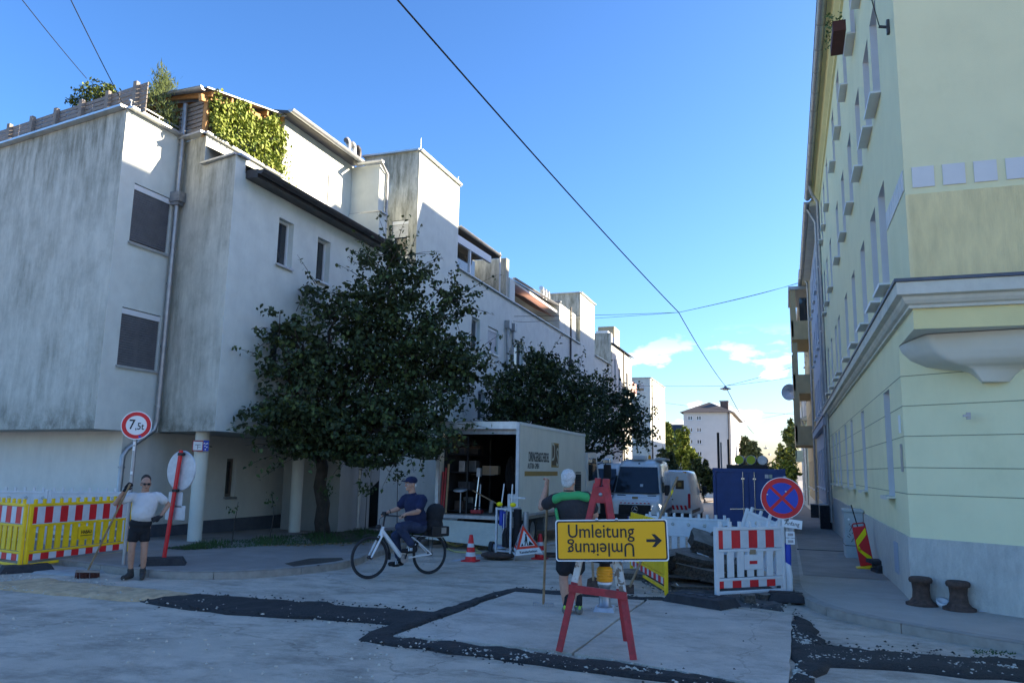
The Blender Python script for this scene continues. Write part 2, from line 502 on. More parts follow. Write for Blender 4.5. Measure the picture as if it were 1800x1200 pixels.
mat('rust', (.085, .055, .042), .9, var=.35, scale=18, bump=.7, bscale=50)
mat('hose', (.50, .43, .18), .6, var=.1)
mat('litter', (.62, .63, .63), .7)
mat('awning', (.42, .24, .19), .8, var=.05)
mat('cabinet_grey', (.42, .45, .45), .55, var=.08, scale=5, streak=.4, streakcol=(.24, .25, .24))
mat('terracotta', (.09, .028, .02), .7)
# ------------------------------------------------------------------ ground, road, pavements
mat('ground_far', (.20, .20, .19), .95, var=.15, scale=.3)
mat('asphalt', (.46, .385, .30), .9, var=.16, scale=2.4, col2=(.52, .46, .385), c2scale=.8, c2lo=.5, c2hi=.78, bump=.6, bscale=70, fine=.35, smear=1.)
mat('asphalt_pave', (.25, .22, .19), .9, var=.10, scale=1.6, col2=(.30, .265, .23), c2scale=.8, bump=.4, bscale=90, fine=.15)
mat('asphalt_pave_pale', (.37, .325, .275), .9, var=.10, scale=1.6, col2=(.43, .38, .325), c2scale=.9, bump=.4, bscale=90, fine=.2)
mat('fresh_asphalt', (.022, .021, .020), .8, var=.5, scale=26, bump=1., bscale=38, fine=.55, col2=(.05, .046, .04), c2scale=5, c2lo=.55, c2hi=.75)
mat('slab', (.48, .40, .32), .8, var=.12, scale=2.0, col2=(.54, .475, .40), c2scale=.9, c2lo=.42, c2hi=.72, bump=.3, bscale=40, fine=.2, smear=.75)
mat('kerb', (.32, .29, .25), .9, var=.2, scale=5, bump=.4)
mat('sand', (.58, .41, .24), .95, var=.2, scale=9, bump=.8, bscale=45, col2=(.42, .30, .18), c2scale=3)
mat('gravel', (.50, .46, .38), .9, var=.3, scale=30)
mat('gravel_dark', (.10, .10, .10), .9, var=.5, scale=30)
mat('dust', (.36, .35, .33), .95, var=.15, scale=3)
mat('soil', (.07, .055, .04), .95, var=.3, bump=.6)
mat('line_paint', (.50, .51, .52), .8, var=.25, scale=9)
mat('pit_dark', (.13, .12, .11), .95, var=.4, scale=6, bump=.9, bscale=30, col2=(.05, .048, .045), c2scale=2.5)

def sheet(name, rows, m, dz, kind='structure'):
    """rows: list of (y, x0, x1); a sheet that follows the fall of the street"""
    b = MB()
    for (ya, a0, a1), (yb, b0, b1) in zip(rows, rows[1:]):
        b.quad((a0, ya, gz(ya) + dz), (a1, ya, gz(ya) + dz), (b1, yb, gz(yb) + dz), (b0, yb, gz(yb) + dz), m)
    return b.build(name, kind=kind)
sheet('ground', [(-80, -900, 900), (14, -900, 900), (104, -900, 900), (2500, -900, 900)], 'ground_far', -.03)
sheet('road', [(-40, -70, 70), (14, -70, 70), (14.001, -9.5, 3), (104, -9.5, 3), (400, -9.5, 3)], 'asphalt', 0)

def xy(p): return Vector((p[0], p[1]))
def smooth_path(pts, step=.35):
    """Catmull-Rom through 2D points"""
    out = []
    P = [pts[0]] + list(pts) + [pts[-1]]
    for i in range(1, len(P) - 2):
        p0, p1, p2, p3 = [Vector(q[:2]) for q in P[i - 1:i + 3]]
        n = max(1, int((p2 - p1).length / step))
        for k in range(n):
            t = k / n
            out.append(.5 * ((2 * p1) + (p2 - p0) * t + (2 * p0 - 5 * p1 + 4 * p2 - p3) * t * t + (-p0 + 3 * p1 - 3 * p2 + p3) * t ** 3))
    out.append(Vector(pts[-1][:2]))
    return out
def pavement(name, near, far, m, h=.12):
    """near: flat outline at the junction; far: strips that follow the fall of the street"""
    b = MB()
    bm = bmesh.new()
    vs = [bm.verts.new((p[0], p[1], h)) for p in near]
    f = bm.faces.new(vs); f.normal_update()
    if f.normal.z < 0: f.normal_flip()
    bmesh.ops.triangulate(bm, faces=bm.faces[:])
    bm.verts.index_update()
    b.add([v.co.copy() for v in bm.verts], [[v.index for v in q.verts] for q in bm.faces], m)
    bm.free()
    for (ya, a0, a1), (yb, b0, b1) in zip(far, far[1:]):
        b.quad((a0, ya, gz(ya) + h), (a1, ya, gz(ya) + h), (b1, yb, gz(yb) + h), (b0, yb, gz(yb) + h), m)
    return b.build(name, kind='structure')
def kerb(name, path, parent_m, side, h=.125, w=.14, L=1.0):
    """kerb: a structure whose stones are separate pieces"""
    root = MB(); root.quad((path[0][0], path[0][1], -.02), (path[1][0], path[1][1], -.02), (path[1][0] + .01, path[1][1], -.02), (path[0][0] + .01, path[0][1], -.02), 'kerb')
    o = root.build(name, kind='structure')
    acc, seg = 0., [path[0]]
    for a, c in zip(path, path[1:]):
        seg.append(c); acc += (c - a).length
        if acc >= L or c is path[-1]:
            s = MB(); k = len(seg)
            for i in range(k - 1):
                p, q = seg[i].copy(), seg[i + 1].copy(); d = (q - p).normalized(); nn = Vector((-d.y, d.x)) * side
                if i == 0: p += d * .006
                if i == k - 2: q -= d * .006
                za, zb = gz(p.y), gz(q.y); p2, q2 = p + nn * w, q + nn * w
                ch = .02
                s.quad((p.x, p.y, za - .05), (q.x, q.y, zb - .05), (q.x, q.y, zb + h - ch), (p.x, p.y, za + h - ch), 'kerb')
                s.quad((p.x, p.y, za + h - ch), (q.x, q.y, zb + h - ch), (*(q + nn * ch), zb + h), (*(p + nn * ch), za + h), 'kerb')
                s.quad((*(p + nn * ch), za + h), (*(q + nn * ch), zb + h), (q2.x, q2.y, zb + h), (p2.x, p2.y, za + h), 'kerb')
                s.quad((p2.x, p2.y, za + h), (q2.x, q2.y, zb + h), (q2.x, q2.y, zb - .05), (p2.x, p2.y, za - .05), 'kerb')
                if i == 0: s.quad((p.x, p.y, za - .05), (p.x, p.y, za + h - ch), (p2.x, p2.y, za + h), (p2.x, p2.y, za - .05), 'kerb')
                if i == k - 2: s.quad((q.x, q.y, zb - .05), (q2.x, q2.y, zb - .05), (q2.x, q2.y, zb + h), (q.x, q.y, zb + h - ch), 'kerb')
            s.build('kerb_stone', o)
            acc, seg = 0., [c]
    return o
# right pavement, rounding the corner
kr = [(30, 8.2), (8, 8.5), (4.2, 9.0), (2.3, 9.95), (1.55, 10.4), (.9, 10.9), (.42, 11.5), (.12, 12.4), (0, 13.5), (0, 16), (0, 24), (0, 40)]
krs = smooth_path(kr)
kerb('kerb', krs, None, -1)
pavement('pavement', [p for p in krs if p.y <= 14] + [(0, 14), (10, 14), (30, 14)], [(14, 0, 10), (104, 0, 10), (400, 0, 10)], 'asphalt_pave_pale')
# the darker band of asphalt along the right house, with its cross joint
sheet('pavement_patch', [(14.9, .2, 1.58), (20.3, .2, 1.58), (40, .2, 1.58), (104, .2, 1.58)], 'asphalt_pave', .126)
b = MB(); b.box((.16, 21.2, .0), (1.59, 21.33, -.012), 'fresh_asphalt'); b.build('pavement_joint', kind='structure').location.z = .13 + gz(21.3) + .004
# left pavement
klp = [(-45, 16.4), (-22, 12.6), (-14, 11.0), (-11.4, 10.55), (-9.74, 10.32), (-8.7, 10.6), (-8.05, 11.3), (-7.7, 12.2), (-7.62, 13.1), (-8.0, 14.6), (-8.38, 16.5), (-8.4, 19), (-8.4, 30), (-8.4, 45)]
kls = smooth_path(klp)
kerb('kerb', kls, None, 1)
kn = [p for p in kls if not (p.y > 14.6 and p.x > -12)]
pavement('pavement', kn + [(-8.05, 14.6), (-14.2, 14.6), (-14.2, 34), (-45, 34)], [(14.6, -14.2, -8.03), (16.5, -14.2, -8.4), (104, -14.2, -8.4), (400, -14.2, -8.4)], 'asphalt_pave')

def patch(name, px, m, h=.012, jag=.05, amp=.0, kind='structure', step=.25, world=None, base=0.):
    """flat patch with an uneven edge and a real thickness; px are image points on the road"""
    pts = [gnd(x, y, base) for x, y in px] if world is None else [Vector((*p, 0)) for p in world]
    rnd = random.Random(len(name) + len(pts))
    ring = []
    for a, c in zip(pts, pts[1:] + pts[:1]):
        n = max(1, int((c - a).length / step))
        d = (c - a); nn = Vector((-d.y, d.x, 0)).normalized()
        for k in range(n):
            p = a + d * k / n
            ring.append(p + nn * rnd.uniform(-jag, jag))
    bm = bmesh.new()
    vs = [bm.verts.new((p.x, p.y, gz(p.y) + base + h)) for p in ring]
    f = bm.faces.new(vs)
    if f.calc_area() and f.normal.z < 0 or (f.normal_update() or f.normal.z < 0): bmesh.ops.reverse_faces(bm, faces=[f])
    bmesh.ops.triangulate(bm, faces=bm.faces[:])
    if amp:
        bmesh.ops.subdivide_edges(bm, edges=[e for e in bm.edges if e.calc_length() > .18], cuts=5, use_grid_fill=True)
        bmesh.ops.triangulate(bm, faces=bm.faces[:])
        for v in bm.verts:
            if not v.is_boundary: v.co.z += amp * (.6 + mnoise.noise(v.co * 3.1) + .6 * mnoise.noise(v.co * 9))
            else: v.co.z -= h * .5
    ex = bmesh.ops.extrude_edge_only(bm, edges=[e for e in bm.edges if e.is_boundary])
    for v in ex['geom']:
        if isinstance(v, bmesh.types.BMVert): v.co.z = gz(v.co.y) + base - .01
    bmesh.ops.recalc_face_normals(bm, faces=bm.faces[:])
    me = bpy.data.meshes.new(name); bm.to_mesh(me); bm.free(); me.materials.append(MATS[m])
    if amp:
        for p in me.polygons: p.use_smooth = True
    return put(name, me, None, kind)
patch('asphalt_strip', [(250, 1058), (300, 1050), (345, 1047), (420, 1050), (500, 1056), (590, 1064), (690, 1071), (760, 1076), (800, 1064), (850, 1048), (905, 1036), (1000, 1043), (1100, 1050), (1188, 1054),
                        (1180, 1060), (1090, 1057), (1000, 1051), (905, 1042), (850, 1059), (780, 1086), (720, 1108), (690, 1122), (790, 1131), (900, 1143), (1110, 1171), (1320, 1208), (1250, 1208), (1110, 1190), (1000, 1176), (900, 1163), (790, 1149), (690, 1135), (637, 1125), (650, 1110), (685, 1100), (600, 1092), (500, 1086), (400, 1080), (300, 1069)],
      'fresh_asphalt', .024, .05, .02)
patch('asphalt_strip', [(1393, 1084), (1432, 1096), (1450, 1134), (1530, 1143), (1625, 1151), (1830, 1168), (1830, 1202), (1640, 1186), (1520, 1175), (1452, 1172), (1425, 1204), (1390, 1240), (1386, 1200)],
      'fresh_asphalt', .024, .055, .02)
patch('sand_strip', [(-60, 1022), (0, 1024), (90, 1019), (150, 1027), (250, 1036), (345, 1047), (300, 1052), (250, 1058), (180, 1053), (120, 1048), (0, 1035), (-60, 1034)], 'sand', .03, .05, .02)
patch('concrete_slab', [(692, 1121), (780, 1090), (850, 1062), (905, 1043), (1010, 1051), (1133, 1058), (1085, 1092), (1040, 1126), (1005, 1152), (900, 1140), (790, 1129)], 'slab', .03, .008)
patch('concrete_slab', [(1138, 1058), (1190, 1060), (1392, 1086), (1386, 1230), (1320, 1206), (1110, 1169), (1010, 1153), (1045, 1127), (1090, 1093)], 'slab', .032, .008)
patch('dark_patch', [(500, 990), (545, 981), (600, 980), (606, 985), (560, 993), (515, 995)], 'soil', .004, .02, base=.12)
patch('earth_pit', [(1128, 1022), (1180, 1000), (1260, 1000), (1345, 1015), (1388, 1045), (1380, 1074), (1290, 1064), (1190, 1052)], 'pit_dark', .02, .06, .03)
patch('earth_pit', [(20, 985), (120, 960), (250, 970), (240, 998), (150, 1012), (60, 1008)], 'dust', .02, .06, .02)
b = MB()
for (xa, ya), (xb, yb) in (((795, 986), (845, 976)), ((1010, 946), (960, 957))):
    p, q = gnd(xa, ya), gnd(xb, yb); d = (q - p).normalized(); nn = Vector((-d.y, d.x, 0)) * .07
    up = Vector((0, 0, .004))
    b.quad(p - nn + up, q - nn + up, q + nn + up, p + nn + up, 'line_paint')
b.build('road_marking', kind='structure')

def crumbs(name, regions, m, size, seed=1):
    """loose stones: little irregular lumps, joined"""
    rnd = random.Random(seed); b = MB()
    oc = [(1, 0, 0), (-1, 0, 0), (0, 1, 0), (0, -1, 0), (0, 0, 1), (0, 0, -.6)]
    fc = [(0, 2, 4), (2, 1, 4), (1, 3, 4), (3, 0, 4), (2, 0, 5), (1, 2, 5), (3, 1, 5), (0, 3, 5)]
    for (x0, y0, x1, y1, w, n) in regions:
        for _ in range(n):
            t = rnd.random(); g = rnd.gauss(0, w)
            p = gnd(x0 + (x1 - x0) * t + rnd.gauss(0, 3), y0 + (y1 - y0) * t + g)
            s = size * rnd.uniform(.4, 1.3)
            rot = Matrix.Rotation(rnd.random() * 6.3, 4, 'Z') @ Matrix.Rotation(rnd.uniform(-.5, .5), 4, 'X')
            Mx = Matrix.Translation((p.x, p.y, gz(p.y) + .02 + s * .3)) @ rot @ Matrix.Diagonal((s * rnd.uniform(.7, 1.4), s, s * .6, 1))
            b.add([Vector(q) * rnd.uniform(.75, 1.15) for q in oc], fc, m, False, Mx)
    return b.build(name, kind='stuff')
crumbs('gravel', [(1395, 1110, 1440, 1165, 8, 320), (1440, 1152, 1790, 1180, 6, 700), (1395, 1190, 1425, 1180, 8, 160), (700, 1128, 1000, 1165, 6, 300), (1000, 1165, 1290, 1205, 6, 160), (300, 1058, 680, 1090, 6, 120),
                  (0, 1020, 200, 1032, 5, 260), (0, 1033, 330, 1052, 4, 160), (600, 1160, 1000, 1195, 30, 40), (0, 1060, 700, 1180, 40, 110), (400, 985, 900, 1020, 20, 60), (1130, 1040, 1390, 1062, 8, 260), (1140, 1010, 1260, 1040, 10, 120), (1600, 1078, 1800, 1085, 2, 60)], 'gravel', .019, 3)
crumbs('asphalt_crumbs', [(637, 1122, 900, 1160, 7, 189), (900, 1158, 1290, 1208, 6, 180), (690, 1120, 900, 1040, 5, 144), (250, 1060, 680, 1100, 4, 180), (345, 1047, 760, 1076, 3, 135), (905, 1038, 1180, 1056, 3, 135),
                          (1395, 1090, 1440, 1130, 12, 135), (1440, 1140, 1790, 1170, 8, 225), (1130, 1150, 1380, 1190, 30, 27), (1000, 1060, 1380, 1090, 10, 36), (1130, 1040, 1395, 1060, 10, 117)], 'fresh_asphalt', .018, 5)
# ------------------------------------------------------------------ left apartment building
XF = -11.72
LD = Vector((-5.02, .82, 0)).normalized()          # the end walls run along this line
tint = {}
def bld(name, label, loc): return thing(name, label, 'building', loc)

B1 = bld('apartment_building', 'nearest grey plaster apartment block with overhanging upper floors, white column and vine terrace', (-12.5, 15, 0))
ws = MB(); ws2 = MB()            # stained end walls
wp = MB()            # clean street walls
def endwall(mb, x0, y0, L, z0, z1, m):
    a = Vector((x0, y0, 0)); c = a + LD * L
    mb.quad((c.x, c.y, z0), (a.x, a.y, z0), (a.x, a.y, z1), (c.x, c.y, z1), m)
    return a, c
# big stained end wall to the left
a, lend = endwall(ws, -13.82, 12.74, 14, 2.50, 9.70, 'plaster_stained')
# window strip facing the street, two windows
WH = [(.42, 1.58, 6.72, 8.10), (.42, 1.58, 3.92, 5.22)]
wall(wp, (-13.82, 12.74), (0, 1), 1.85, 2.50, 9.70, WH, .16, 'plaster')
# second stained end wall, in two steps
def seg(xa, xb): return 13.95 + (xa + 11.72) * -(.82 / 5.02) * 1.7, 13.95 + (xb + 11.72) * -(.82 / 5.02) * 1.7
def endpanel(xa, xb, z0, z1):
    ya, yb = seg(xa, xb)
    ws.quad((xa, ya, z0), (xb, yb, z0), (xb, yb, z1), (xa, ya, z1), 'plaster_stained')
endpanel(-13.82, -12.92, 2.52, 9.62); endpanel(-12.92, XF, 2.52, 8.84)
# street facade of the first wing
FH = [(1.74, 2.36, 6.72, 7.90), (3.46, 4.08, 6.72, 7.90), (1.74, 2.3, 3.98, 5.2), (3.46, 4.05, 3.98, 5.2)]
wall(wp, (XF, 13.95), (0, 1), 9.29, 2.52, 8.52, FH, .22, 'plaster')
wp.quad((XF, 13.95, 8.52), (XF, 14.3, 8.52), (XF, 14.3, 8.84), (XF, 13.95, 8.84), 'plaster')
wp.quad((XF, 14.3, 8.84), (XF, 14.3, 8.5), (-12.92, 14.3, 8.5), (-12.92, 14.3, 8.84), 'plaster')
# upper set-back wall: terrace parapet and penthouse
wp.quad((-12.92, 14.283, 8.4), (-12.92, 17.25, 8.4), (-12.92, 17.25, 9.62), (-12.92, 14.283, 9.62), 'plaster')
wall(wp, (-12.92, 17.25), (0, 1), 6.0, 8.4, 11.36, [(1.2, 2.34, 9.42, 10.70)], .10, 'plaster')
wp.quad((-12.92, 17.25, 9.5), (-12.92, 17.25, 11.36), (-16.5, 17.25, 11.9), (-16.5, 17.25, 9.5), 'plaster')
# bay beside the tower
for (x1, y0, z0, z1) in ((-11.90, 20.85, 9.72, 11.30), (-11.80, 20.78, 8.4, 9.72)):
    ws2.quad((-12.915, y0, z0), (x1, y0, z0), (x1, y0, z1), (-12.915, y0, z1), 'plaster')
    wp.quad((x1, y0, z0), (x1, 21.2, z0), (x1, 21.2, z1), (x1, y0, z1), 'plaster')
    wp.quad((-12.915, y0, z1), (x1, y0, z1), (x1, 21.2, z1), (-12.915, 21.2, z1), 'plaster')
    ws2.quad((x1, 21.2, z0), (-12.915, 21.2, z0), (-12.915, 21.2, z1), (x1, 21.2, z1), 'plaster')
wp.quad((-12.915, 20.8, 8.5), (XF, 20.8, 8.5), (XF, 23.24, 8.5), (-12.915, 23.24, 8.5), 'plaster')
# tower
TH = [(1.22, 1.86, 8.88, 10.24)]
ws2b = MB(); wall(ws2b, (-13.9, 23.24), (1, 0), 2.18, 8.4, 12.70, TH, .16, 'plaster_stained')
wall(wp, (XF, 23.241), (0, 1), 3.55, -1, 12.70, [], .1, 'plaster')
wp.quad((XF, 26.79, 7), (-15, 26.79, 7), (-15, 26.79, 12.7), (XF, 26.79, 12.7), 'plaster')
wp.quad((-13.9, 23.24, 12.5), (XF, 23.24, 12.5), (XF, 26.79, 12.5), (-13.9, 26.79, 12.5), 'plaster')
wp.quad((-13.9, 23.24, 9), (-13.9, 26.79, 9), (-13.9, 26.79, 12.7), (-13.9, 23.24, 12.7), 'plaster')
# soffit of the overhang
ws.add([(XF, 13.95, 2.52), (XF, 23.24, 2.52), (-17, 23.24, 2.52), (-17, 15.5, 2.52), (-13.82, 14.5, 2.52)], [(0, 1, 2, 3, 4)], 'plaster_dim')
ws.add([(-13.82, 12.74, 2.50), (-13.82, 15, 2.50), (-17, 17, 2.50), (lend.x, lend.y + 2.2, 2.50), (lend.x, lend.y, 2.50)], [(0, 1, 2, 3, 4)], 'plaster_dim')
# ground floor: pale wall under the big end wall, recess behind the columns
g0 = Vector((-14.05, 13.75, 0)); g1 = g0 + LD * 14
GW = MB()
GW.quad((g1.x, g1.y, .0), (g0.x, g0.y, .0), (g0.x, g0.y, 2.50), (g1.x, g1.y, 2.50), 'plaster_pale')
wall(GW, (-14.05, 13.75), (0, 1), 6.3, .38, 2.515, [(3.55, 3.95, .95, 1.95)], .2, 'plaster_pale')
GW.box((-14.05, 13.76, .0), (-14.02, 20.05, .38), 'plinth_dark')
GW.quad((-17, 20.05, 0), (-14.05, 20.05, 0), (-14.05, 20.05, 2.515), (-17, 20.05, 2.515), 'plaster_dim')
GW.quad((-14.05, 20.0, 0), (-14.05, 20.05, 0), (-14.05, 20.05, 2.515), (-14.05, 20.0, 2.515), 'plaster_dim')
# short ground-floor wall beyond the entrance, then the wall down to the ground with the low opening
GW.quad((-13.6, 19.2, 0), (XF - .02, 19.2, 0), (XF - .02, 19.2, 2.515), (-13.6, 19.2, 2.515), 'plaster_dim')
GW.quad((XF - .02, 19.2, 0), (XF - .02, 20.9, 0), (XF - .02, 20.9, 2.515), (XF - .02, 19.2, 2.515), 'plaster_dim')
wp.quad((XF, 21.4, -1), (XF, 23.24, -1), (XF, 23.24, 2.52), (XF, 21.4, 2.52), 'plaster')
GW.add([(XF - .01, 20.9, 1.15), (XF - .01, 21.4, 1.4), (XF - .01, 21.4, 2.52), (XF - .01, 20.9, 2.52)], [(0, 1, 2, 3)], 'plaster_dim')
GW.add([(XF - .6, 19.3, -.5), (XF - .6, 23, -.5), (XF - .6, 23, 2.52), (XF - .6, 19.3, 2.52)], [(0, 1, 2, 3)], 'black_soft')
# flat roofs and closing faces behind
rf = MB()
rf.add([(-13.83, 12.76, 9.45), (-13.83, 26, 9.45), (-26, 26, 9.45), (lend.x, lend.y, 9.45)], [(0, 1, 2, 3)], 'roof_dark')
rf.add([(-12.92, 14.6, 9.4), (-12.92, 26, 9.4), (-13.9, 26, 9.4), (-13.9, 14.6, 9.4)], [(0, 1, 2, 3)], 'roof_dark')
rf.add([(-11.28, 14.3, 8.50), (-11.28, 20.8, 8.50), (-12.92, 20.8, 9.35), (-12.92, 14.3, 9.35)], [(0, 1, 2, 3)], 'roof_dark')
rf.add([(-12.55, 16.95, 11.42), (-12.55, 20.95, 11.42), (-16.5, 20.95, 12.2), (-16.5, 16.95, 12.2)], [(0, 1, 2, 3)], 'roof_dark')
rf.add([(-12.55, 16.95, 11.34), (-16.5, 16.95, 12.12), (-16.5, 20.95, 12.12), (-12.55, 20.95, 11.34)], [(0, 1, 2, 3)], 'gutter_dark')
rf.quad((-12.55, 16.95, 11.34), (-12.55, 16.95, 11.42), (-16.5, 16.95, 12.2), (-16.5, 16.95, 12.12), 'gutter_dark')
# eaves: dark soffit box over the street facade
rf.box((-11.712, 14.32, 8.40), (-11.38, 20.75, 8.60), 'gutter_dark')
back = MB()
back.quad((lend.x, lend.y, 0), (-26, 27, 0), (-26, 27, 9.6), (lend.x, lend.y, 9.6), 'plaster')
ws.build('stained_wall', B1, True); ws2.build('bay_wall', B1, True); ws2b.build('tower_wall', B1, True); wp.build('street_wall', B1, True); GW.build('ground_floor_wall', B1, True); rf.build('roof', B1, True); back.build('rear_wall', B1, True)
for h, bl, bm_ in ((WH[0], .9, 'blind_dark'), (WH[1], .95, 'blind_dark')):
    window(B1, (-13.82, 12.74), (0, 1), h, .16, 'brown_frame', 1, None, bl, 'zinc_light', blindm=bm_)
for h in FH: window(B1, (XF, 13.95), (0, 1), h, .22, 'white_frame', 0, None, 0, 'zinc_light', curtain=True, fw=.06)
window(B1, (-12.92, 17.25), (0, 1), (1.2, 2.34, 9.42, 10.70), .14, 'white_frame', 0, None, .98, 'zinc_light')
window(B1, (-13.9, 23.24), (1, 0), TH[0], .16, 'white_frame', 0, None, .4, 'zinc_light')
window(B1, (-14.05, 13.75), (0, 1), (3.55, 3.95, .95, 1.95), .2, 'brown_frame', 0, None, 0, 'zinc')
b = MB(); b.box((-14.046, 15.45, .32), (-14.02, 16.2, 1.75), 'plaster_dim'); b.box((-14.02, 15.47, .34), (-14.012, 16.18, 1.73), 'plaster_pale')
dr = b.build('meter_door', B1, True)
b = MB(); b.tube([(-13.99, 15.8 + .06 * math.cos(k * .6), 1.42 + .11 * math.sin(k * .6)) for k in range(9)], .008, 'black', 6); b.build('handle', dr, True)
# columns
for (x, y, h) in ((-12.48, 14.48, 2.52), (-12.48, 18.25, 2.52)):
    b = MB(); b.cyl((x, y, .05), (x, y, h), .155, 'corbel_white', 20); b.build('column', B1, True)
# parapet caps
def cap(pts, w, h, m, dz=0.):
    b = MB()
    for p, q in zip(pts, pts[1:]): b.bar(Vector(p) + Vector((0, 0, dz)), Vector(q) + Vector((0, 0, dz)), w, h, m)
    return b
cap([lend + Vector((0, 0, 9.73)), (-13.82, 12.74, 9.73), (-13.82, 14.6, 9.73)], .34, .05, 'zinc_light').build('parapet_cap', B1, True)
cap([(-13.85, 14.40, 9.65), (-12.92, 14.20, 9.65), (-12.92, 17.25, 9.65)], .2, .05, 'zinc_light').build('parapet_cap', B1, True)
cap([(-12.92, 14.25, 8.86), (-11.70, 13.97, 8.86), (-11.72, 14.32, 8.86)], .2, .045, 'zinc').build('parapet_cap', B1, True)
cap([(-13.95, 23.22, 12.73), (-11.70, 23.22, 12.73), (-11.70, 26.81, 12.73), (-14.5, 26.81, 12.73)], .2, .06, 'zinc_light').build('parapet_cap', B1, True)
cap([(-12.9, 20.85, 9.72), (-11.78, 20.80, 9.72), (-11.78, 21.2, 9.72)], .1, .04, 'zinc').build('ledge', B1, True)
b = MB()          # railing over the corner parapet
b.tube([(-13.84, 12.8, 9.95), (-13.84, 14.55, 9.95)], .022, 'zinc_light', 8)
for y in (12.85, 13.7, 14.5): b.cyl((-13.84, y, 9.72), (-13.84, y, 9.95), .015, 'zinc_light', 6)
b.build('roof_rail', B1, True)
# gutters
def gutter(name, p, q, r, m, parent):
    b = MB(); p, q = Vector(p), Vector(q); d = (q - p).normalized(); sd = d.cross(Vector((0, 0, 1))); k = 8
    ring = lambda c, rr: [c + sd * math.cos(math.pi + math.pi * j / k) * rr + Vector((0, 0, math.sin(math.pi + math.pi * j / k) * rr)) for j in range(k + 1)]
    A, Bq, Ai, Bi = ring(p, r), ring(q, r), ring(p, r * .86), ring(q, r * .86)
    n = k + 1
    b.add(A + Bq + Ai + Bi, [(j, j + 1, n + j + 1, n + j) for j in range(k)] + [(2 * n + j + 1, 2 * n + j, 3 * n + j, 3 * n + j + 1) for j in range(k)], m, True)
    b.add(A, [tuple(range(n))], m); b.add(Bq, [tuple(range(n))[::-1]], m)
    b.tube([p + sd * r, q + sd * r], r * .16, m, 6); b.tube([p - sd * r, q - sd * r], r * .1, m, 6)
    L = (q - p).length; c = 1.0
    while c < L:
        s_ = p + d * c; b.tube([v + d * .0 for v in ring(s_, r * 1.05)], r * .09, m, 4); c += 1.25
    return b.build(name, parent, True)
gutter('gutter', (-11.29, 14.28, 8.56), (-11.29, 20.8, 8.56), .10, 'gutter_dark', B1)
gutter('gutter', (-12.5, 16.9, 11.43), (-12.5, 20.85, 11.43), .085, 'zinc_light', B1)
gutter('gutter', (-12.6, 20.72, 11.36), (-11.72, 20.72, 11.36), .085, 'zinc_light', B1)
def pipe(name, pts, r, m, parent, rings=()):
    b = MB(); b.tube(pts, r, m, 12)
    for z in rings:
        for p, q in zip(pts, pts[1:]):
            if min(p[2], q[2]) < z < max(p[2], q[2]):
                t = (z - p[2]) / (q[2] - p[2]); c = Vector(p).lerp(Vector(q), t); b.cyl(c - Vector((0, 0, .02)), c + Vector((0, 0, .02)), r * 1.25, m, 12)
    return b.build(name, parent, True)
PX, PY = -13.70, 14.35
pp = pipe('downpipe', [(PX, PY, 10.55), (PX, PY, 2.75), (PX - .06, PY + .0, 2.55), (-13.93, 13.78, 2.1), (-13.95, 13.70, 1.95), (-13.95, 13.68, .1)], .06, 'zinc', B1, (9.5, 7.0, 6, 4.5, 3.1, 1.7))
b = MB(); b.prism([(-.17, -.12), (.17, -.12), (.17, .12), (-.17, .12)], 0, .24, 'steel', Matrix.Translation((PX, PY, 8.02))); b.box((PX - .12, PY - .09, 7.94), (PX + .12, PY + .09, 8.02), 'steel'); b.build('rain_hopper', pp, True)
pipe('downpipe', [(-11.80, 20.75, 11.3), (-11.84, 21.25, 11.1), (-11.84, 21.25, 8.5)], .05, 'zinc', B1, (10, 9))
pipe('downpipe', [(-11.60, 21.25, 8.5), (-11.60, 21.25, 2.6)], .05, 'gutter_dark', B1, (7, 5, 3))
pipe('downpipe', [(-11.55, 19.95, 2.5), (-11.55, 19.95, .1)], .055, 'zinc_light', B1, (1.2,))
for k in range(3):
    x, y = -13.95, 22.2 + k * .36
    b = MB(); b.cyl((x, y, 11.9), (x, y, 12.55), .075, 'zinc', 12); b.tube([(x, y, 12.5), (x, y, 12.75), (x + .02, y - .06, 12.86), (x + .04, y - .18, 12.88), (x + .05, y - .24, 12.82)], .095, 'zinc_light' if k < 2 else 'gutter_dark', 10)
    b.build('vent_pipe', B1, True)
b = MB(); b.cyl((XF, 23.3, 12.75), (XF, 23.3, 13.2), .012, 'zinc_light', 6); b.cyl((XF - .03, 26.7, 12.75), (XF - .03, 26.7, 13.05), .012, 'zinc_light', 6); b.build('lightning_rod', B1, True)

# roof terrace: fence on the left wall, pergola, vine
FN = thing('wooden_fence', 'grey slatted wooden privacy fence along the top of the nearest roof edge', 'fence', (-13.6, 12.72, 9.7))
sm, pm = MB(), MB()
ly = .35
p0 = Vector((-13.55, 12.70, 9.62)) - Vector((0, 0, 0)); nin = Vector((LD.y * -1, LD.x, 0)) * -1
npanel = 9
ML_ = lambda t, z: p0 + LD * t + Vector((.0, .30, z))
slatmesh = None
for k in range(npanel):
    t0 = k * 1.02; t1 = t0 + 1.0
    for j in range(7):
        z = .14 + j * .105
        if slatmesh is None:
            s_ = MB(); s_.bar((0, 0, 0), LD * 1.0, .022, .085, 'wood_grey'); slatmesh = s_.mesh('slat')
        put('slat', slatmesh, FN, M=Matrix.Translation(ML_(t0, z) - Vector(FN.location)))
for k in range(npanel + 1):
    c = ML_(k * 1.02 + .32, 0) + Vector((-LD.y, LD.x, 0)) * .07
    b = MB(); b.bar(c, c + Vector((0, 0, .86)), .1, .1, 'wood_grey'); b.build('post', FN, True)

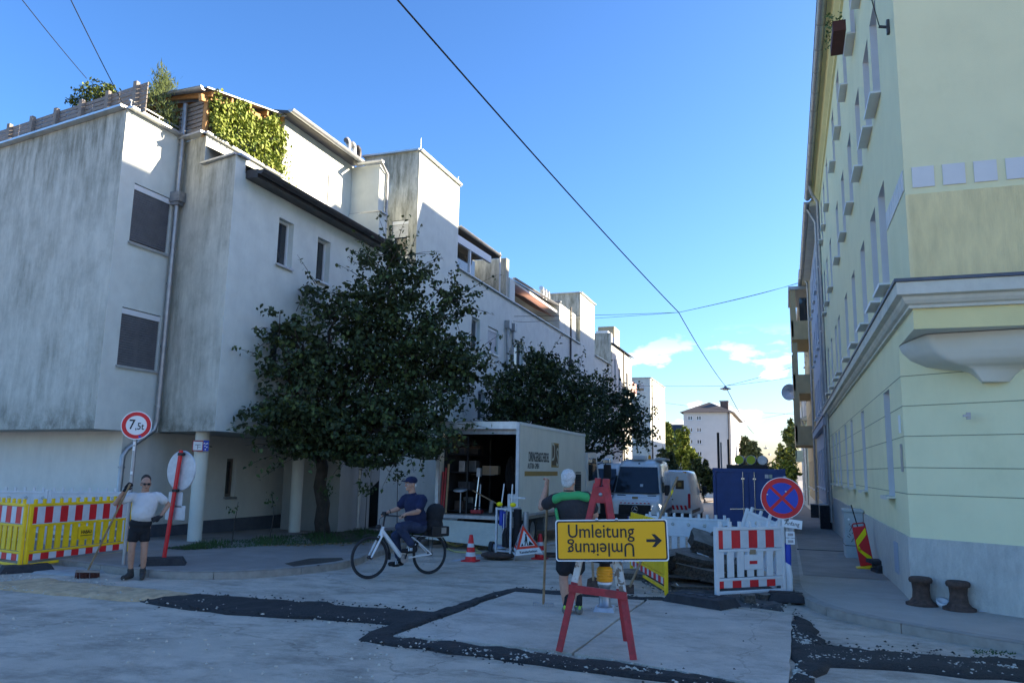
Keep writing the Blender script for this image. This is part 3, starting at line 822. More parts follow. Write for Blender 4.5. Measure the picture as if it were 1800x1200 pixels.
PG = thing('pergola', 'wooden roof pergola with translucent sheet roof and gutter above the vine', 'pergola', (-14, 15.5, 9.6))
b = MB()
for x, y in ((-13.05, 14.35), (-13.05, 17.0), (-15.6, 14.9), (-15.6, 17.2)): b.bar((x, y, 9.6), (x, y, 10.6 + (-x - 13.05) * .06), .1, .1, 'wood_warm')
b.build('post', PG, True)
b = MB(); b.bar((-13.05, 14.1, 10.52), (-13.05, 17.2, 11.2), .09, .16, 'wood_warm'); b.build('beam', PG, True)
b = MB(); b.bar((-15.6, 14.4, 10.75), (-15.6, 17.4, 11.4), .09, .16, 'wood_warm'); b.build('beam', PG, True)
for k in range(5):
    y = 14.3 + k * .7; z = 10.66 + k * .155
    b = MB(); b.bar((-12.85, y, z), (-15.9, y, z + .2), .06, .12, 'wood_warm'); b.build('rafter', PG, True)
b = MB(); b.add([(-12.8, 14.05, 10.70), (-12.8, 17.3, 11.42), (-16, 17.3, 11.62), (-16, 14.05, 10.90), (-12.8, 14.05, 10.73), (-12.8, 17.3, 11.45), (-16, 17.3, 11.65), (-16, 14.05, 10.93)], [(0, 1, 2, 3), (7, 6, 5, 4), (0, 4, 5, 1), (3, 2, 6, 7), (0, 3, 7, 4)], 'zinc'); b.build('sheet_roof', PG, True)
gutter('gutter', (-15.6, 14.32, 10.86), (-12.9, 14.02, 10.72), .075, 'zinc', PG)
for j in range(8):
    z = 9.72 + j * .115
    b = MB(); b.bar((-13.12, 14.33, z), (-14.0, 14.52, z), .03, .085, 'wood_grey'); b.build('slat', PG, True)

# next houses of the terrace
B2 = bld('apartment_building', 'second grey plaster block of the terrace, with loggia, awning and triple vent pipes', (-12.5, 36, 0))
HB2 = [(1.6, 2.5, 6.55, 7.82), (3.44, 4.7, 6.65, 7.75), (6.84, 8.16, 6.4, 7.75), (9.5, 10.1, 6.9, 7.80), (11.4, 12.0, 6.9, 7.75),
       (2.5, 3.3, 3.7, 4.9), (5.2, 6.3, 3.7, 4.9), (8, 9.2, 3.7, 4.9), (12, 13.2, 3.7, 4.9)]
m2 = MB(); wall(m2, (XF, 26.795), (0, 1), 19.1, -1, 9.38, HB2, .2, 'plaster'); 
m2.quad((XF, 45.9, -1), (XF, 49.75, -1), (XF, 49.75, 12.62), (XF, 45.9, 12.62), 'plaster')
ms2 = MB(); T2 = [(1.1, 1.72, 8.85, 10.05)]
wall(ms2, (-13.7, 45.9), (1, 0), 1.98, 8, 12.62, T2, .15, 'plaster_stained')
m2.quad((-13.7, 45.9, 12.5), (XF, 45.9, 12.5), (XF, 49.75, 12.5), (-13.7, 49.75, 12.5), 'plaster')
m2.quad((XF, 49.75, 8), (-15, 49.75, 8), (-15, 49.75, 12.6), (XF, 49.75, 12.6), 'plaster')
# loggia: back wall, white frame, partition block, low penthouse, bay
m2.quad((-14.2, 26.8, 9.3), (-14.2, 45.9, 9.3), (-14.2, 45.9, 11.9), (-14.2, 26.8, 11.9), 'plaster')
ms3 = MB(); ms3.box((-14.1, 33.0, 9.2), (-11.95, 33.35, 11.45), 'plaster_stained'); m2.box((-13.2, 33.36, 9.2), (-11.9, 34.1, 10.6), 'plaster')
ms3.build('partition', B2, True); ms4 = MB(); ms4.box((-14.1, 42.1, 9.2), (-11.96, 45.85, 11.2), 'plaster'); ms4.build('bay', B2, True)
ms2.build('tower_wall', B2, True); m2.build('street_wall', B2, True)
lg = MB()
for p, q in (((-11.85, 26.86, 9.45), (-11.85, 26.86, 10.75)), ((-11.85, 26.86, 10.62), (-11.85, 30.6, 10.72)), ((-11.85, 28.3, 9.45), (-11.85, 28.3, 10.7))): lg.bar(p, q, .1 if p[2] < 10 else .12, .1 if p[2] < 10 else .3, 'white_frame')
lg.quad((-12.3, 26.9, 9.4), (-12.3, 30, 9.4), (-12.3, 30, 10.5), (-12.3, 26.9, 10.5), 'window_glass'); lg.build('loggia_frame', B2, True)
rf = MB(); rf.box((-14.2, 26.8, 11.05), (-11.75, 31.6, 11.13), 'roof_dark'); rf.add([(-12.1, 34.2, 10.75), (-12.1, 42.1, 11.0), (-14.5, 42.1, 11.9), (-14.5, 34.2, 11.9)], [(0, 1, 2, 3)], 'roof_dark')
rf.box((-14.2, 34.15, 10.62), (-12.1, 42.1, 10.75), 'white_frame'); rf.box((-14.3, 26.8, 9.28), (XF - .01, 45.9, 9.34), 'roof_dark'); rf.build('roof', B2, True)
gutter('gutter', (-11.72, 26.85, 11.1), (-11.72, 31.5, 11.15), .08, 'zinc', B2); gutter('gutter', (-12.0, 34.2, 10.8), (-12.0, 42.0, 11.05), .08, 'zinc', B2)
gutter('gutter', (-13.8, 42.0, 11.28), (-11.85, 42.0, 11.28), .08, 'zinc_light', B2)
b = MB(); b.add([(-12.9, 35.2, 10.6), (-12.9, 40.5, 10.6), (-11.75, 40.5, 10.05), (-11.75, 35.2, 10.05), (-12.9, 35.2, 10.57), (-12.9, 40.5, 10.57), (-11.75, 40.5, 10.02), (-11.75, 35.2, 10.02)], [(0, 1, 2, 3), (7, 6, 5, 4), (3, 2, 6, 7), (0, 3, 7, 4)], 'awning'); b.build('awning', B2, True)
b = MB(); b.box((-14.15, 35.6, 9.4), (-14.1, 37, 10.5), 'white_frame'); b.box((-14.15, 38, 9.4), (-14.1, 40.6, 10.5), 'white_frame'); b.build('terrace_door', B2, True)
cap([(XF - .02, 26.85, 9.40), (XF - .02, 45.86, 9.40)], .24, .05, 'zinc').build('parapet_cap', B2, True)
cap([(-13.7, 45.88, 12.65), (-11.70, 45.88, 12.65), (-11.70, 49.76, 12.65)], .2, .06, 'zinc_light').build('parapet_cap', B2, True)
for i, h in enumerate(HB2): window(B2, (XF, 26.795), (0, 1), h, .2, 'white_frame', 0, None, .96 if i == 1 else 0, 'zinc_light', curtain=(i != 1))
window(B2, (-13.7, 45.9), (1, 0), T2[0], .15, 'white_frame', 0, None, 0, 'zinc_light')
for y in (32.4, 33.15):
    b = MB(); b.cyl((XF + .1, y, 8.05), (XF + .1, y, 2.6), .06, 'zinc', 10); b.box((XF + .0, y - .14, 8.0), (XF + .24, y + .14, 8.36), 'zinc'); b.build('downpipe', B2, True)
pipe('downpipe', [(XF + .08, 43.4, 11.2), (XF + .08, 43.4, 7.9)], .055, 'gutter_dark', B2); b = MB(); b.box((XF, 43.2, 7.5), (XF + .25, 43.6, 8.0), 'gutter_dark'); b.build('rain_hopper', B2, True)
pipe('downpipe', [(-11.88, 31.9, 11.4), (-11.86, 31.9, 9.4)], .04, 'white_frame', B2)
for k in range(3):
    x, y = -13.3, 43.0 + k * .6
    b = MB(); b.cyl((x, y, 11.2), (x, y, 12.1), .11, 'zinc', 12); b.tube([(x, y, 11.9), (x, y, 12.2), (x + .02, y - .1, 12.3), (x + .03, y - .3, 12.3)], .13, 'zinc_light', 10); b.build('vent_pipe', B2, True)

B3 = bld('apartment_building', 'third plaster block of the terrace with upper wall in sunlight and roof boxes', (-12.5, 56, 0))
m3 = MB(); wall(m3, (XF, 49.76), (0, 1), 5.2, -2, 9.25, [], .1, 'plaster'); m3.box((-15, 54.95, 7), (XF, 55.25, 11.65), 'plaster_stained')
H3 = [(.8, 1.3, 7.6, 9.9), (2.3, 3.0, 7.2, 9.4), (5.2, 6.0, 7.2, 9.4)]
wall(m3, (XF + .002, 55.25), (0, 1), 7.6, -2, 10.85, H3, .2, 'plaster_white')
m3.quad((XF, 62.85, 4), (-16, 62.85, 4), (-16, 62.85, 10.8), (XF, 62.85, 10.8), 'plaster'); m3.build('street_wall', B3, True)
rf = MB(); rf.add([(XF + .25, 55, 10.86), (XF + .25, 63.0, 10.86), (-15, 63.0, 12.2), (-15, 55, 12.2)], [(0, 1, 2, 3)], 'roof_dark')
rf.box((-13.2, 56.5, 11.0), (-12.3, 58.2, 12.1), 'zinc_light'); rf.box((-13.2, 59.0, 11.0), (-12.3, 60.6, 12.0), 'white_frame'); rf.box((-13.9, 60.2, 11), (-12.6, 62.4, 13.1), 'plaster_ochre'); rf.build('roof', B3, True)
for h in H3: window(B3, (XF, 55.25), (0, 1), h, .2, 'white_frame', 0, None, 0, 'zinc_light')
cap([(XF, 49.8, 9.27), (XF, 54.95, 9.27)], .24, .05, 'zinc').build('parapet_cap', B3, True)
pipe('downpipe', [(XF + .09, 59.2, 10.8), (XF + .09, 59.2, 0)], .06, 'gutter_dark', B3); b = MB(); b.box((XF, 55.3, 6.6), (XF + .25, 55.7, 7.3), 'gutter_dark'); b.build('rain_hopper', B3, True)
b = MB(); b.box((-13.6, 63.1, 8.0), (-11.9, 66, 8.15), 'plaster'); b.box((-12.0, 63.1, 8.15), (-11.9, 66, 9.1), 'plaster_rose'); b.box((-13, 63.1, -2), (-12.6, 66, 8), 'plaster_white'); b.build('balcony', B3, True)

B4 = bld('apartment_building', 'plaster block at the far end of the terrace with two wide low windows', (-12.5, 76, 0))
m4 = MB(); H4 = [(.55, 1.85, 9.05, 9.85), (.75, 1.85, 6.45, 7.2)]
wall(m4, (-14.1, 72.2), (1, 0), 2.38, -2, 10.32, H4, .12, 'plaster'); wall(m4, (XF, 72.201), (0, 1), 9.1, -2, 10.32, [], .1, 'plaster')
m4.quad((-14.1, 72.2, 10.2), (XF, 72.2, 10.2), (XF, 81.3, 10.2), (-14.1, 81.3, 10.2), 'roof_dark'); m4.quad((XF, 81.3, -2), (-20, 81.3, -2), (-20, 81.3, 10.3), (XF, 81.3, 10.3), 'plaster'); m4.build('wall', B4, True)
for h in H4: window(B4, (-14.1, 72.2), (1, 0), h, .12, 'white_frame', 0, None, .5, 'zinc_light')
cap([(-14.1, 72.18, 10.35), (XF + .02, 72.18, 10.35), (XF + .02, 81.3, 10.35)], .2, .06, 'zinc').build('parapet_cap', B4, True)
pipe('downpipe', [(XF + .09, 72.7, 10.2), (XF + .09, 72.7, -1)], .06, 'gutter_dark', B4)
# ------------------------------------------------------------------ right corner house
XR = 1.6
BR = thing('corner_house', 'tall yellow green corner house with lilac plinth and white corbel on its chamfered corner', 'building', (2.5, 12, 0))
YC, YE = 10.98, 33.0                      # upper corner, far end of the house
CH0, CH1 = Vector((1.6, 12.46, 0)), Vector((3.9, 11.0, 0))
gwin = [(13.85, 14.65), (18.35, 19.05), (21.5, 22.2), (23.7, 24.4), (26.6, 27.3), (28.2, 28.9), (30.2, 30.9)]
L0 = YE - 12.46
hol = [(YE - b_, YE - a_, 1.52, 3.22) for a_, b_ in gwin]
g = MB()
wall(g, (XR, YE), (0, -1), L0, .98, 3.70, hol, .28, 'plaster_green', 'reveal_lilac')
# chamfer at street level, cross-street wall beyond
U = (CH1 - CH0).normalized(); Lc = (CH1 - CH0).length
wall(g, CH0, U, Lc, .98, 3.70, [], .1, 'plaster_green')
wall(g, CH1, (1, 0), 40, .98, 3.70, [], .1, 'plaster_green')
g.build('ground_floor_wall', BR, True)
pl = MB()
pl.box((XR - .03, 12.46, -1), (XR + .3, YE, .995), 'plinth_render')
a, c = CH0 + Vector((-.03, 0, 0)), CH1
pl.add([(a.x, a.y, -.2), (c.x, c.y - .035, -.2), (c.x, c.y - .035, .995), (a.x, a.y, .995), (a.x + .3, a.y + .2, -.2), (c.x + .2, c.y + .3, -.2), (c.x + .2, c.y + .3, .995), (a.x + .3, a.y + .2, .995)], [(0, 1, 2, 3), (3, 2, 6, 7)], 'plinth_render')
pl.box((CH1.x, CH1.y - .035, -.2), (44, 11.3, .99), 'plinth_render')
pl.build('plinth', BR, True)
# shadow joints in the ground floor render
gr = MB()
for z in (1.59, 1.96, 2.40, 2.83, 3.26):
    for (y0, y1) in [(12.46, 13.85)] + [(gwin[i][1], gwin[i + 1][0]) for i in range(len(gwin) - 1)] + [(gwin[-1][1], YE)] if z > 1.52 and z < 3.22 else [(12.46, YE)]:
        gr.box((XR - .003, y0, z - .006), (XR + .01, y1, z + .006), 'groove')
    nn = Vector((U.y, -U.x, 0))
    gr.box((CH1.x, CH1.y - .003, z - .006), (43, CH1.y + .01, z + .006), 'groove')
    gr.bar(CH0 + nn * .0 + Vector((0, 0, z)), CH1 + nn * .0 + Vector((0, 0, z)), .008, .012, 'groove')
gr.build('render_joint', BR, True)
# band under the cornice, upper floors
up = MB()
wall(up, (XR, YE), (0, -1), YE - YC, 3.70, 3.98, [], .1, 'plaster_green')
wall(up, (XR, YC), (1, 0), 43, 3.70, 3.98, [], .1, 'plaster_yellow')
up.add([(XR, YC, 3.70), (XR, 12.46, 3.70), (3.9, 11.0, 3.70)], [(0, 1, 2)], 'corbel_white')
w1 = [(13.0, 13.85), (14.35, 15.2), (16.4, 17.25), (18.8, 19.65), (21.2, 22.05), (24.2, 25.05), (25.8, 26.65), (28.3, 29.15), (30.6, 31.45)]
w2 = [(12.75, 13.65), (14.05, 14.95), (15.9, 16.75), (18.1, 18.95), (20.4, 21.25), (22.8, 23.65), (26.5, 27.35), (28.8, 29.65), (30.8, 31.6)]
holes = [(YE - b_, YE - a_, 4.78, 6.45) for a_, b_ in w1] + [(YE - b_, YE - a_, 7.82, 9.45) for a_, b_ in w2] + [(YE - b_, YE - a_, 10.62, 12.2) for a_, b_ in w2]
wall(up, (XR, YE), (0, -1), YE - YC, 4.3, 13.0, holes, .26, 'plaster_green', 'reveal_lilac')
wall(up, (XR, YC), (1, 0), 43, 4.3, 13.0, [], .1, 'plaster_green')
up.quad((12, YE, 0), (12, 21, 0), (12, 21, 13), (12, YE, 13), 'plaster_green'); up.quad((12, 21, 0), (44, 21, 0), (44, 21, 13), (12, 21, 13), 'plaster_green'); up.quad((44, 21, 0), (44, 11, 0), (44, 11, 13), (44, 21, 13), 'plaster_green')
up.quad((XR, YE, 12.9), (XR, YE, 0), (14, YE, 0), (14, YE, 12.9), 'plaster_green')
up.build('upper_wall', BR, True)
rb = MB(); rb.box((XR - .006, YC - .02, 4.36), (44, YC - .002, 5.49), 'plaster_ribbed')
n = 0
x = XR + .03
while x < 4.6:
    rb.box((x, YC - .026, 4.36), (x + .012, YC - .02, 5.49), 'plaster_ribbed'); x += .026
rb.build('ribbed_band', BR, True)
for k in range(20):
    x = 1.69 + k * .358
    b = MB(); b.box((x, YC - .018, 5.58), (x + .26, YC - .002, 5.86), 'reveal_lilac'); b.build('frieze_square', BR, True)
b = MB()
for k in range(8): b.box((XR - .014, 11.05 + k * .235, 5.58), (XR - .002, 11.25 + k * .235, 5.86), 'reveal_lilac')
b.build('frieze_squares', BR, True)
# cornice with moulded profile, wrapping the corner
def cornice(parent, x0, y0, x1, y1, prof, m, name):
    """profile: (outset, z); runs along the street side then the cross side"""
    b = MB()
    for (o1, z1), (o2, z2) in zip(prof, prof[1:]):
        b.quad((x0 - o1, y1, z1), (x0 - o1, y0 - o1, z1), (x0 - o2, y0 - o2, z2), (x0 - o2, y1, z2), m)
        b.quad((x0 - o1, y0 - o1, z1), (x1, y0 - o1, z1), (x1, y0 - o2, z2), (x0 - o2, y0 - o2, z2), m)
    return b.build(name, parent, True)
cornice(BR, XR, YC, 44, YE, [(-.02, 3.96), (.05, 3.965), (.05, 4.0), (.09, 4.02), (.12, 4.06), (.13, 4.10), (.20, 4.12), (.20, 4.28)], 'cornice_grey', 'cornice')
cornice(BR, XR, YC, 44, YE, [(.19, 4.285), (.225, 4.285), (.225, 4.325), (.0, 4.375), (-.05, 4.38)], 'cornice_cap', 'cornice_flashing')
# roof, eaves moulding and gutter
cornice(BR, XR, YC, 44, YE, [(-.02, 12.55), (.06, 12.58), (.06, 12.7), (.16, 12.78), (.20, 12.95), (.30, 13.0), (.30, 13.06)], 'plaster_yellow', 'eaves_moulding')
rf = MB(); rf.add([(XR - .3, YC - .3, 13.07), (XR - .3, YE, 13.07), (6.4, YE, 16.8), (6.4, 16, 16.8)], [(3, 2, 1, 0)], 'roof_tile')
rf.add([(XR - .3, YC - .3, 13.07), (44, YC - .3, 13.07), (44, 16, 16.8), (6.4, 16, 16.8)], [(0, 1, 2, 3)], 'roof_tile'); rf.add([(6.4, 16, 16.8), (6.4, YE, 16.8), (12, YE, 13), (44, 21, 13), (44, 16, 16.8)], [(0, 1, 2, 3, 4)], 'roof_tile')
rf.quad((XR - .3, YE, 13.0), (6.4, YE, 16.8), (12, YE, 13), (12, YE, 12.8), 'plaster_green')
ROOF = rf.build('roof', BR, True)
for y in (20.2, 29.4):
    b = MB(); b.box((5.6, y, 15.5), (6.5, y + 1.3, 17.4), 'brick'); b.build('chimney', ROOF, True)
gutter('gutter', (XR - .42, YE + .0, 13.02), (XR - .42, YC - .4, 13.02), .11, 'zinc', BR)
pipe('downpipe', [(XR - .4, 31.2, 12.95), (XR - .3, 31.3, 12.6), (XR - .12, 31.4, 12.3), (XR - .12, 31.4, .1)], .06, 'zinc', BR, (8, 5))
for a_, b_ in gwin: window(BR, (XR, YE), (0, -1), (YE - b_, YE - a_, 1.52, 3.22), .28, 'white_frame', 0, None, 0, 'corbel_white', curtain=True, silld=.13)
for ws_, z0, z1 in ((w1, 4.78, 6.45), (w2, 7.82, 9.45), (w2, 10.62, 12.2)):
    for a_, b_ in ws_: window(BR, (XR, YE), (0, -1), (YE - b_, YE - a_, z0, z1), .26, 'white_frame', 1, .68, 0, 'white_frame', silld=.16)
# corbel carrying the overhanging corner
cb = MB()
prof = [(1.42, 3.69), (1.38, 3.60), (1.24, 3.47), (1.0, 3.36), (.72, 3.30), (.48, 3.27), (.36, 3.23), (.28, 3.17), (.22, 3.11), (.19, 3.08)]
mid = (CH0 + CH1) / 2 - U * .12
nn = Vector((U.y, -U.x, 0))
rows = []
def interp(pr, n=5):
    out = []
    for a, b_ in zip(pr, pr[1:]): out += [(a[0] + (b_[0] - a[0]) * j / n, a[1] + (b_[1] - a[1]) * j / n) for j in range(n)]
    return out + [pr[-1]]
for (hw, z) in interp(prof, 3):
    f = hw / 1.42
    wdt = 1.24 * f; dep = .02 + .86 * min(1., f * 1.0) * (1.0 if f > .9 else (.9 * f + .1))
    pts = []
    # plan: triangle-like wedge with its nose at the overhanging corner, softened
    A = mid - U * wdt; Bp = mid + U * wdt
    nose = Vector((XR - .0, YC, 0))
    tA = CH0 + (nose - CH0) * 1.0
    for k in range(33):
        t = k / 32
        base = A.lerp(Bp, t)
        # distance from the chamfer to the overhang outline
        s_ = t * 2 - 1
        tri = max(0, min((t) / .30, (1 - t) / .70)) if True else 0
        out = tri ** .85 * .80 * f ** .55
        pts.append(base + nn * out + Vector((0, 0, z)))
    rows.append(pts)
cb.add([p for r in rows for p in r], [((i + 1) * 33 + k, (i + 1) * 33 + k + 1, i * 33 + k + 1, i * 33 + k) for i in range(len(rows) - 1) for k in range(32)], 'corbel_white', True)
cb.add(rows[-1], [tuple(range(33))], 'corbel_white')
cb.build('corbel', BR, True)
b = MB(); b.box((XR - .04, 11.38, 8.05), (XR - .002, 11.46, 8.25), 'gutter_dark'); b.bar((XR - .02, 11.42, 8.15), (XR - .14, 11.42, 8.18), .03, .03, 'gutter_dark'); b.build('cable_anchor', BR, True)
b = MB(); p = at(1701, 731, 11.9); b.cbox((p.x, p.y - .05, p.z), (.05, .04, .09), 'zinc'); b.cbox((p.x - .03, p.y - .08, p.z), (.08, .04, .03), 'zinc'); b.build('wall_hook', BR, True)
b = MB(); b.box((XR - .03, 12.7, 2.46), (XR - .003, 12.76, 2.72), 'white_frame'); b.build('wall_plate', BR, True)
b = MB(); b.box((XR - .03, 12.7, 1.9), (XR - .003, 12.76, 2.3), 'zinc'); b.build('wall_plate', BR, True)
b = MB(); b.box((XR - .05, 13.6, .35), (XR - .031, 14.0, .82), 'plaster_bluegrey'); b.build('cellar_hatch', BR, True)
# flower box high on the facade
FB = thing('flower_box', 'dark red flower box with straggly plants outside a high window of the corner house', 'planter', (1.3, 16.2, 10.62))
b = MB(); b.box((-.12, -.5, -.02), (.12, .5, .2), 'terracotta'); b.build('box', FB)
mat('leaf_light', (.10, .16, .04), .7, var=.35, scale=14)
b = MB(); rnd = random.Random(5)
for _ in range(160):
    c = Vector((rnd.uniform(-.25, .1), rnd.uniform(-.52, .52), rnd.uniform(.12, .42))); s = rnd.uniform(.03, .06); q = Quaternion((rnd.random(), rnd.random(), rnd.random(), rnd.random())).normalized()
    b.add([c + q @ Vector(v) * s for v in ((-1, 0, 0), (0, -.5, 0), (1, 0, 0), (0, .5, 0))], [(0, 1, 2, 3)], 'leaf_light')
b.build('plants', FB)['kind'] = 'stuff'

def row_house(name, label, y0, y1, h, wallm, plinth, nwin, floors, x=XR, ground=None, cornz=None, roofm='roof_tile', ridge=4.5, capm='cornice_cap'):
    t = thing(name, label, 'building', (x + 3, (y0 + y1) / 2, gz(y0)))
    zb = gz((y0 + y1) / 2)
    m = MB(); hs = []
    L = y1 - y0
    for (za, zc) in floors:
        for k in range(nwin):
            c = (k + .5) * L / nwin; hs.append((c - .45, c + .45, za, zc))
    wall(m, (x, y1), (0, -1), L, -2.5, h, hs, .22, wallm)
    m.quad((x + 12, y0, -2), (x + 12, y1, -2), (x + 12, y1, h), (x + 12, y0, h), wallm)
    m.quad((x, y0, 0), (x + 12, y0, 0), (x + 12, y0, h), (x, y0, h), wallm); m.quad((x + 12, y1, 0), (x, y1, 0), (x, y1, h), (x + 12, y1, h), wallm)
    m.build('wall', t, True)
    p = MB(); p.box((x - .03, y0 + .01, -2.5), (x + .02, y1 - .01, zb + 1.0), plinth); p.build('plinth', t, True)
    if cornz:
        c = MB(); c.box((x - .2, y0 + .01, cornz), (x, y1, cornz + .3), wallm); c.box((x - .24, y0 + .01, cornz + .3), (x, y1, cornz + .35), capm); c.build('cornice', t, True)
    r = MB(); r.add([(x - .35, y0, h), (x - .35, y1, h), (x + 5.2, y1, h + ridge), (x + 5.2, y0, h + ridge), (x + 12, y0, h), (x + 12, y1, h)], [(3, 2, 1, 0), (5, 2, 3, 4)], roofm)
    r.add([(x - .35, y0, h), (x + 12, y0, h), (x + 5.2, y0, h + ridge)], [(0, 1, 2)], wallm)
    r.box((x - .35, y0, h - .2), (x, y1, h - .005), 'cornice_grey'); r.build('roof', t, True)
    gutter('gutter', (x - .45, y1, h - .02), (x - .45, y0, h - .02), .11, 'zinc', t)
    pipe('downpipe', [(x - .42, y0 + .7, h - .1), (x - .3, y0 + .7, h - .35), (x - .12, y0 + .75, h - .7), (x - .12, y0 + .75, -.6)], .06, 'zinc', t)
    for hh in hs: window(t, (x, y1), (0, -1), hh, .22, 'white_frame', 1, .68, 0, 'white_frame', silld=.12)
    return t
H1 = row_house('row_house', 'blue grey house joined to the corner house, with dark windows and a cornice', 33.01, 46.5, 12.9, 'plaster_bluegrey', 'plinth_render', 6, [(1.2, 3.0), (4.7, 6.4), (7.6, 9.2), (10.3, 11.9)], cornz=3.75, ridge=5.7)
H2 = row_house('row_house', 'ochre house with stacked balconies and a satellite dish beyond the blue grey house', 46.51, 66, 13.4, 'plaster_ochre', 'plinth_render', 6, [(.9, 2.7), (4.3, 5.9), (7.2, 8.8), (10, 11.6)])
H3_ = row_house('row_house', 'small green house with a roof gutter beyond the ochre balcony house', 66.01, 76, 6.2, 'plaster_mint', 'plinth_render', 4, [(.5, 2.3), (3.4, 4.9)], ridge=2.5)
H4_ = row_house('row_house', 'pale house with a mint balcony far along the right pavement', 76.01, 96, 9.2, 'plaster_white', 'plinth_render', 6, [(.2, 2.0), (3.4, 5), (6.2, 7.8)], ridge=3)
# balconies of the ochre house: a stacked loggia tower projecting over the pavement
for k, z in enumerate((3.5, 6.6, 9.9)):
    b = MB(); xa, xb, ya, yb = .55, XR, 50, 55.5
    b.box((xa, ya, z), (xb, yb, z + .18), 'plaster_ochre'); b.box((xa, ya, z + .18), (xa + .12, yb, z + 1.15), 'plaster_ochre'); b.box((xa, ya, z + .18), (xb, ya + .12, z + 1.15), 'plaster_ochre'); b.box((xa, yb - .12, z + .18), (xb, yb, z + 1.15), 'plaster_ochre')
    b.box((xa, ya, z + 1.15), (xa + .3, ya + .3, z + 3.1), 'plaster_ochre'); b.box((xa, yb - .3, z + 1.15), (xa + .3, yb, z + 3.1), 'plaster_ochre')
    b.box((xa + .5, ya + .13, z + 1.15), (xb - .1, ya + .16, z + 2.6), 'window_glass') if k == 2 else None
    b.build('balcony', H2, True)
b = MB(); b.box((.45, 49.9, 13.0), (XR, 55.6, 13.2), 'zinc'); b.build('balcony_roof', H2, True)
DS = thing('satellite_dish', 'grey satellite dish on a bracket at a balcony of the ochre house', 'satellite dish', (.35, 52.3, 6.9))
b = MB(); Md = Matrix.Rotation(R(-90), 4, 'X') @ Matrix.Rotation(R(25), 4, 'Y')
b.lathe([(.0, 0), (.2, .02), (.4, .07), (.52, .13), (.5, .13), (.0, .02)], 'steel', 20, Md @ Matrix.Rotation(R(180), 4, 'X')); b.build('dish', DS)
b = MB(); b.tube([(0, 0, 0), (0, .25, -.1), (.2, .3, -.5)], .03, 'steel', 8); b.build('bracket', DS)
b = MB(); b.box((.9, 84, 3.0), (XR, 87, 3.15), 'plaster_mint'); b.box((.9, 84, 3.15), (.98, 87, 4.1), 'plaster_mint'); b.box((.9, 84, 3.15), (XR, 84.08, 4.1), 'plaster_mint'); b.build('balcony', H4_, True)
# ------------------------------------------------------------------ far houses, trees
WHs = thing('white_house', 'white house with dark hipped roof and brick chimney down the street', 'building', (-12, 118, gz(118)))
YW = 112.; xl, xr = -13.55, -7.12
t = MB(); hz = [(a, a + .95, z, z + 1.05) for z in (1.9, 4.6, 7.35) for a in (.95, 2.55)]
zt = 10.0
hz = [(a, a + .68, z, z + .65) for z in (2.3, 3.95, 5.6, 7.25, 8.9) for a in (.57, 1.77)]
wall(t, (xl, YW), (1, 0), xr - xl, -2.2, zt, hz, .12, 'plaster_white'); hs_ = [(1.5 + k * 3, 2.4 + k * 3, z, z + .75) for z in (2.3, 3.95, 5.6, 7.25, 8.9) for k in range(7)]
wall(t, (xr, YW), (0, 1), 24, -2.2, zt, hs_, .12, 'plaster_white')
t.quad((xl, YW + 24, -2), (xl, YW, -2), (xl, YW, zt), (xl, YW + 24, zt), 'plaster_white'); t.build('wall', WHs, True)
t = MB(); t.box((xl, YW - .02, .15), (xr + .02, YW - .003, .35), 'plaster_rose'); t.build('band', WHs, True)
t = MB(); e = .5; mxx = (xl + xr) / 2
t.add([(xl - e, YW - e, zt), (xr + e, YW - e, zt), (xr + e, YW + 24, zt), (xl - e, YW + 24, zt), (mxx, YW + 4, zt + 1.75), (mxx, YW + 20, zt + 1.75)], [(0, 1, 4), (1, 2, 5, 4), (2, 3, 5), (3, 0, 4, 5), (3, 2, 1, 0)], 'roof_tile')
rw = t.build('roof', WHs, True)
b = MB(); b.box((xr - 1.6, YW + 3, zt + .3), (xr - .5, YW + 4, zt + 1.75), 'brick'); b.box((xr - 1.7, YW + 2.9, zt + 1.75), (xr - .4, YW + 4.1, zt + 1.9), 'zinc'); b.build('chimney', rw, True)
for h in hz: window(WHs, (xl, YW), (1, 0), h, .12, 'white_frame', 1, None, 0, 'zinc_light', fw=.09)
for h in hs_: window(WHs, (xr, YW), (0, 1), h, .12, 'white_frame', 1, None, 0, 'zinc_light', fw=.09)
pipe('downpipe', [(xr - .3, YW - .1, zt), (xr - .3, YW - .1, -1)], .08, 'gutter_dark', WHs)
TR = thing('terrace_house', 'low white terrace house with rose balconies behind the white house', 'building', (-8, 150, gz(150)))
t = MB(); t.box((-14, 137, -3), (-6.6, 175, 7.5), 'plaster_white'); t.build('wall', TR, True)
for k in range(3):
    b = MB(); b.box((-6.6, 140 + k * 9, 3.4), (-5.2, 146 + k * 9, 4.6), 'plaster_rose'); b.box((-6.6, 140 + k * 9, .4), (-5.2, 146 + k * 9, 1.6), 'plaster_rose'); b.build('balcony', TR, True)
t = MB(); t.add([(-14.5, 136.5, 7.5), (-6, 136.5, 7.5), (-6, 176, 7.5), (-14.5, 176, 7.5), (-10, 138, 9), (-10, 174, 9)], [(0, 1, 4), (1, 2, 5, 4), (2, 3, 5), (3, 0, 4, 5)], 'roof_tile'); t.build('roof', TR, True)
DH = thing('house', 'house with a steep dark roof between the terrace and the white house', 'building', (-24, 122, gz(122)))
t = MB(); t.box((-31, 118, -2), (-14.6, 130, 3.2), 'plaster_white'); t.build('wall', DH, True)
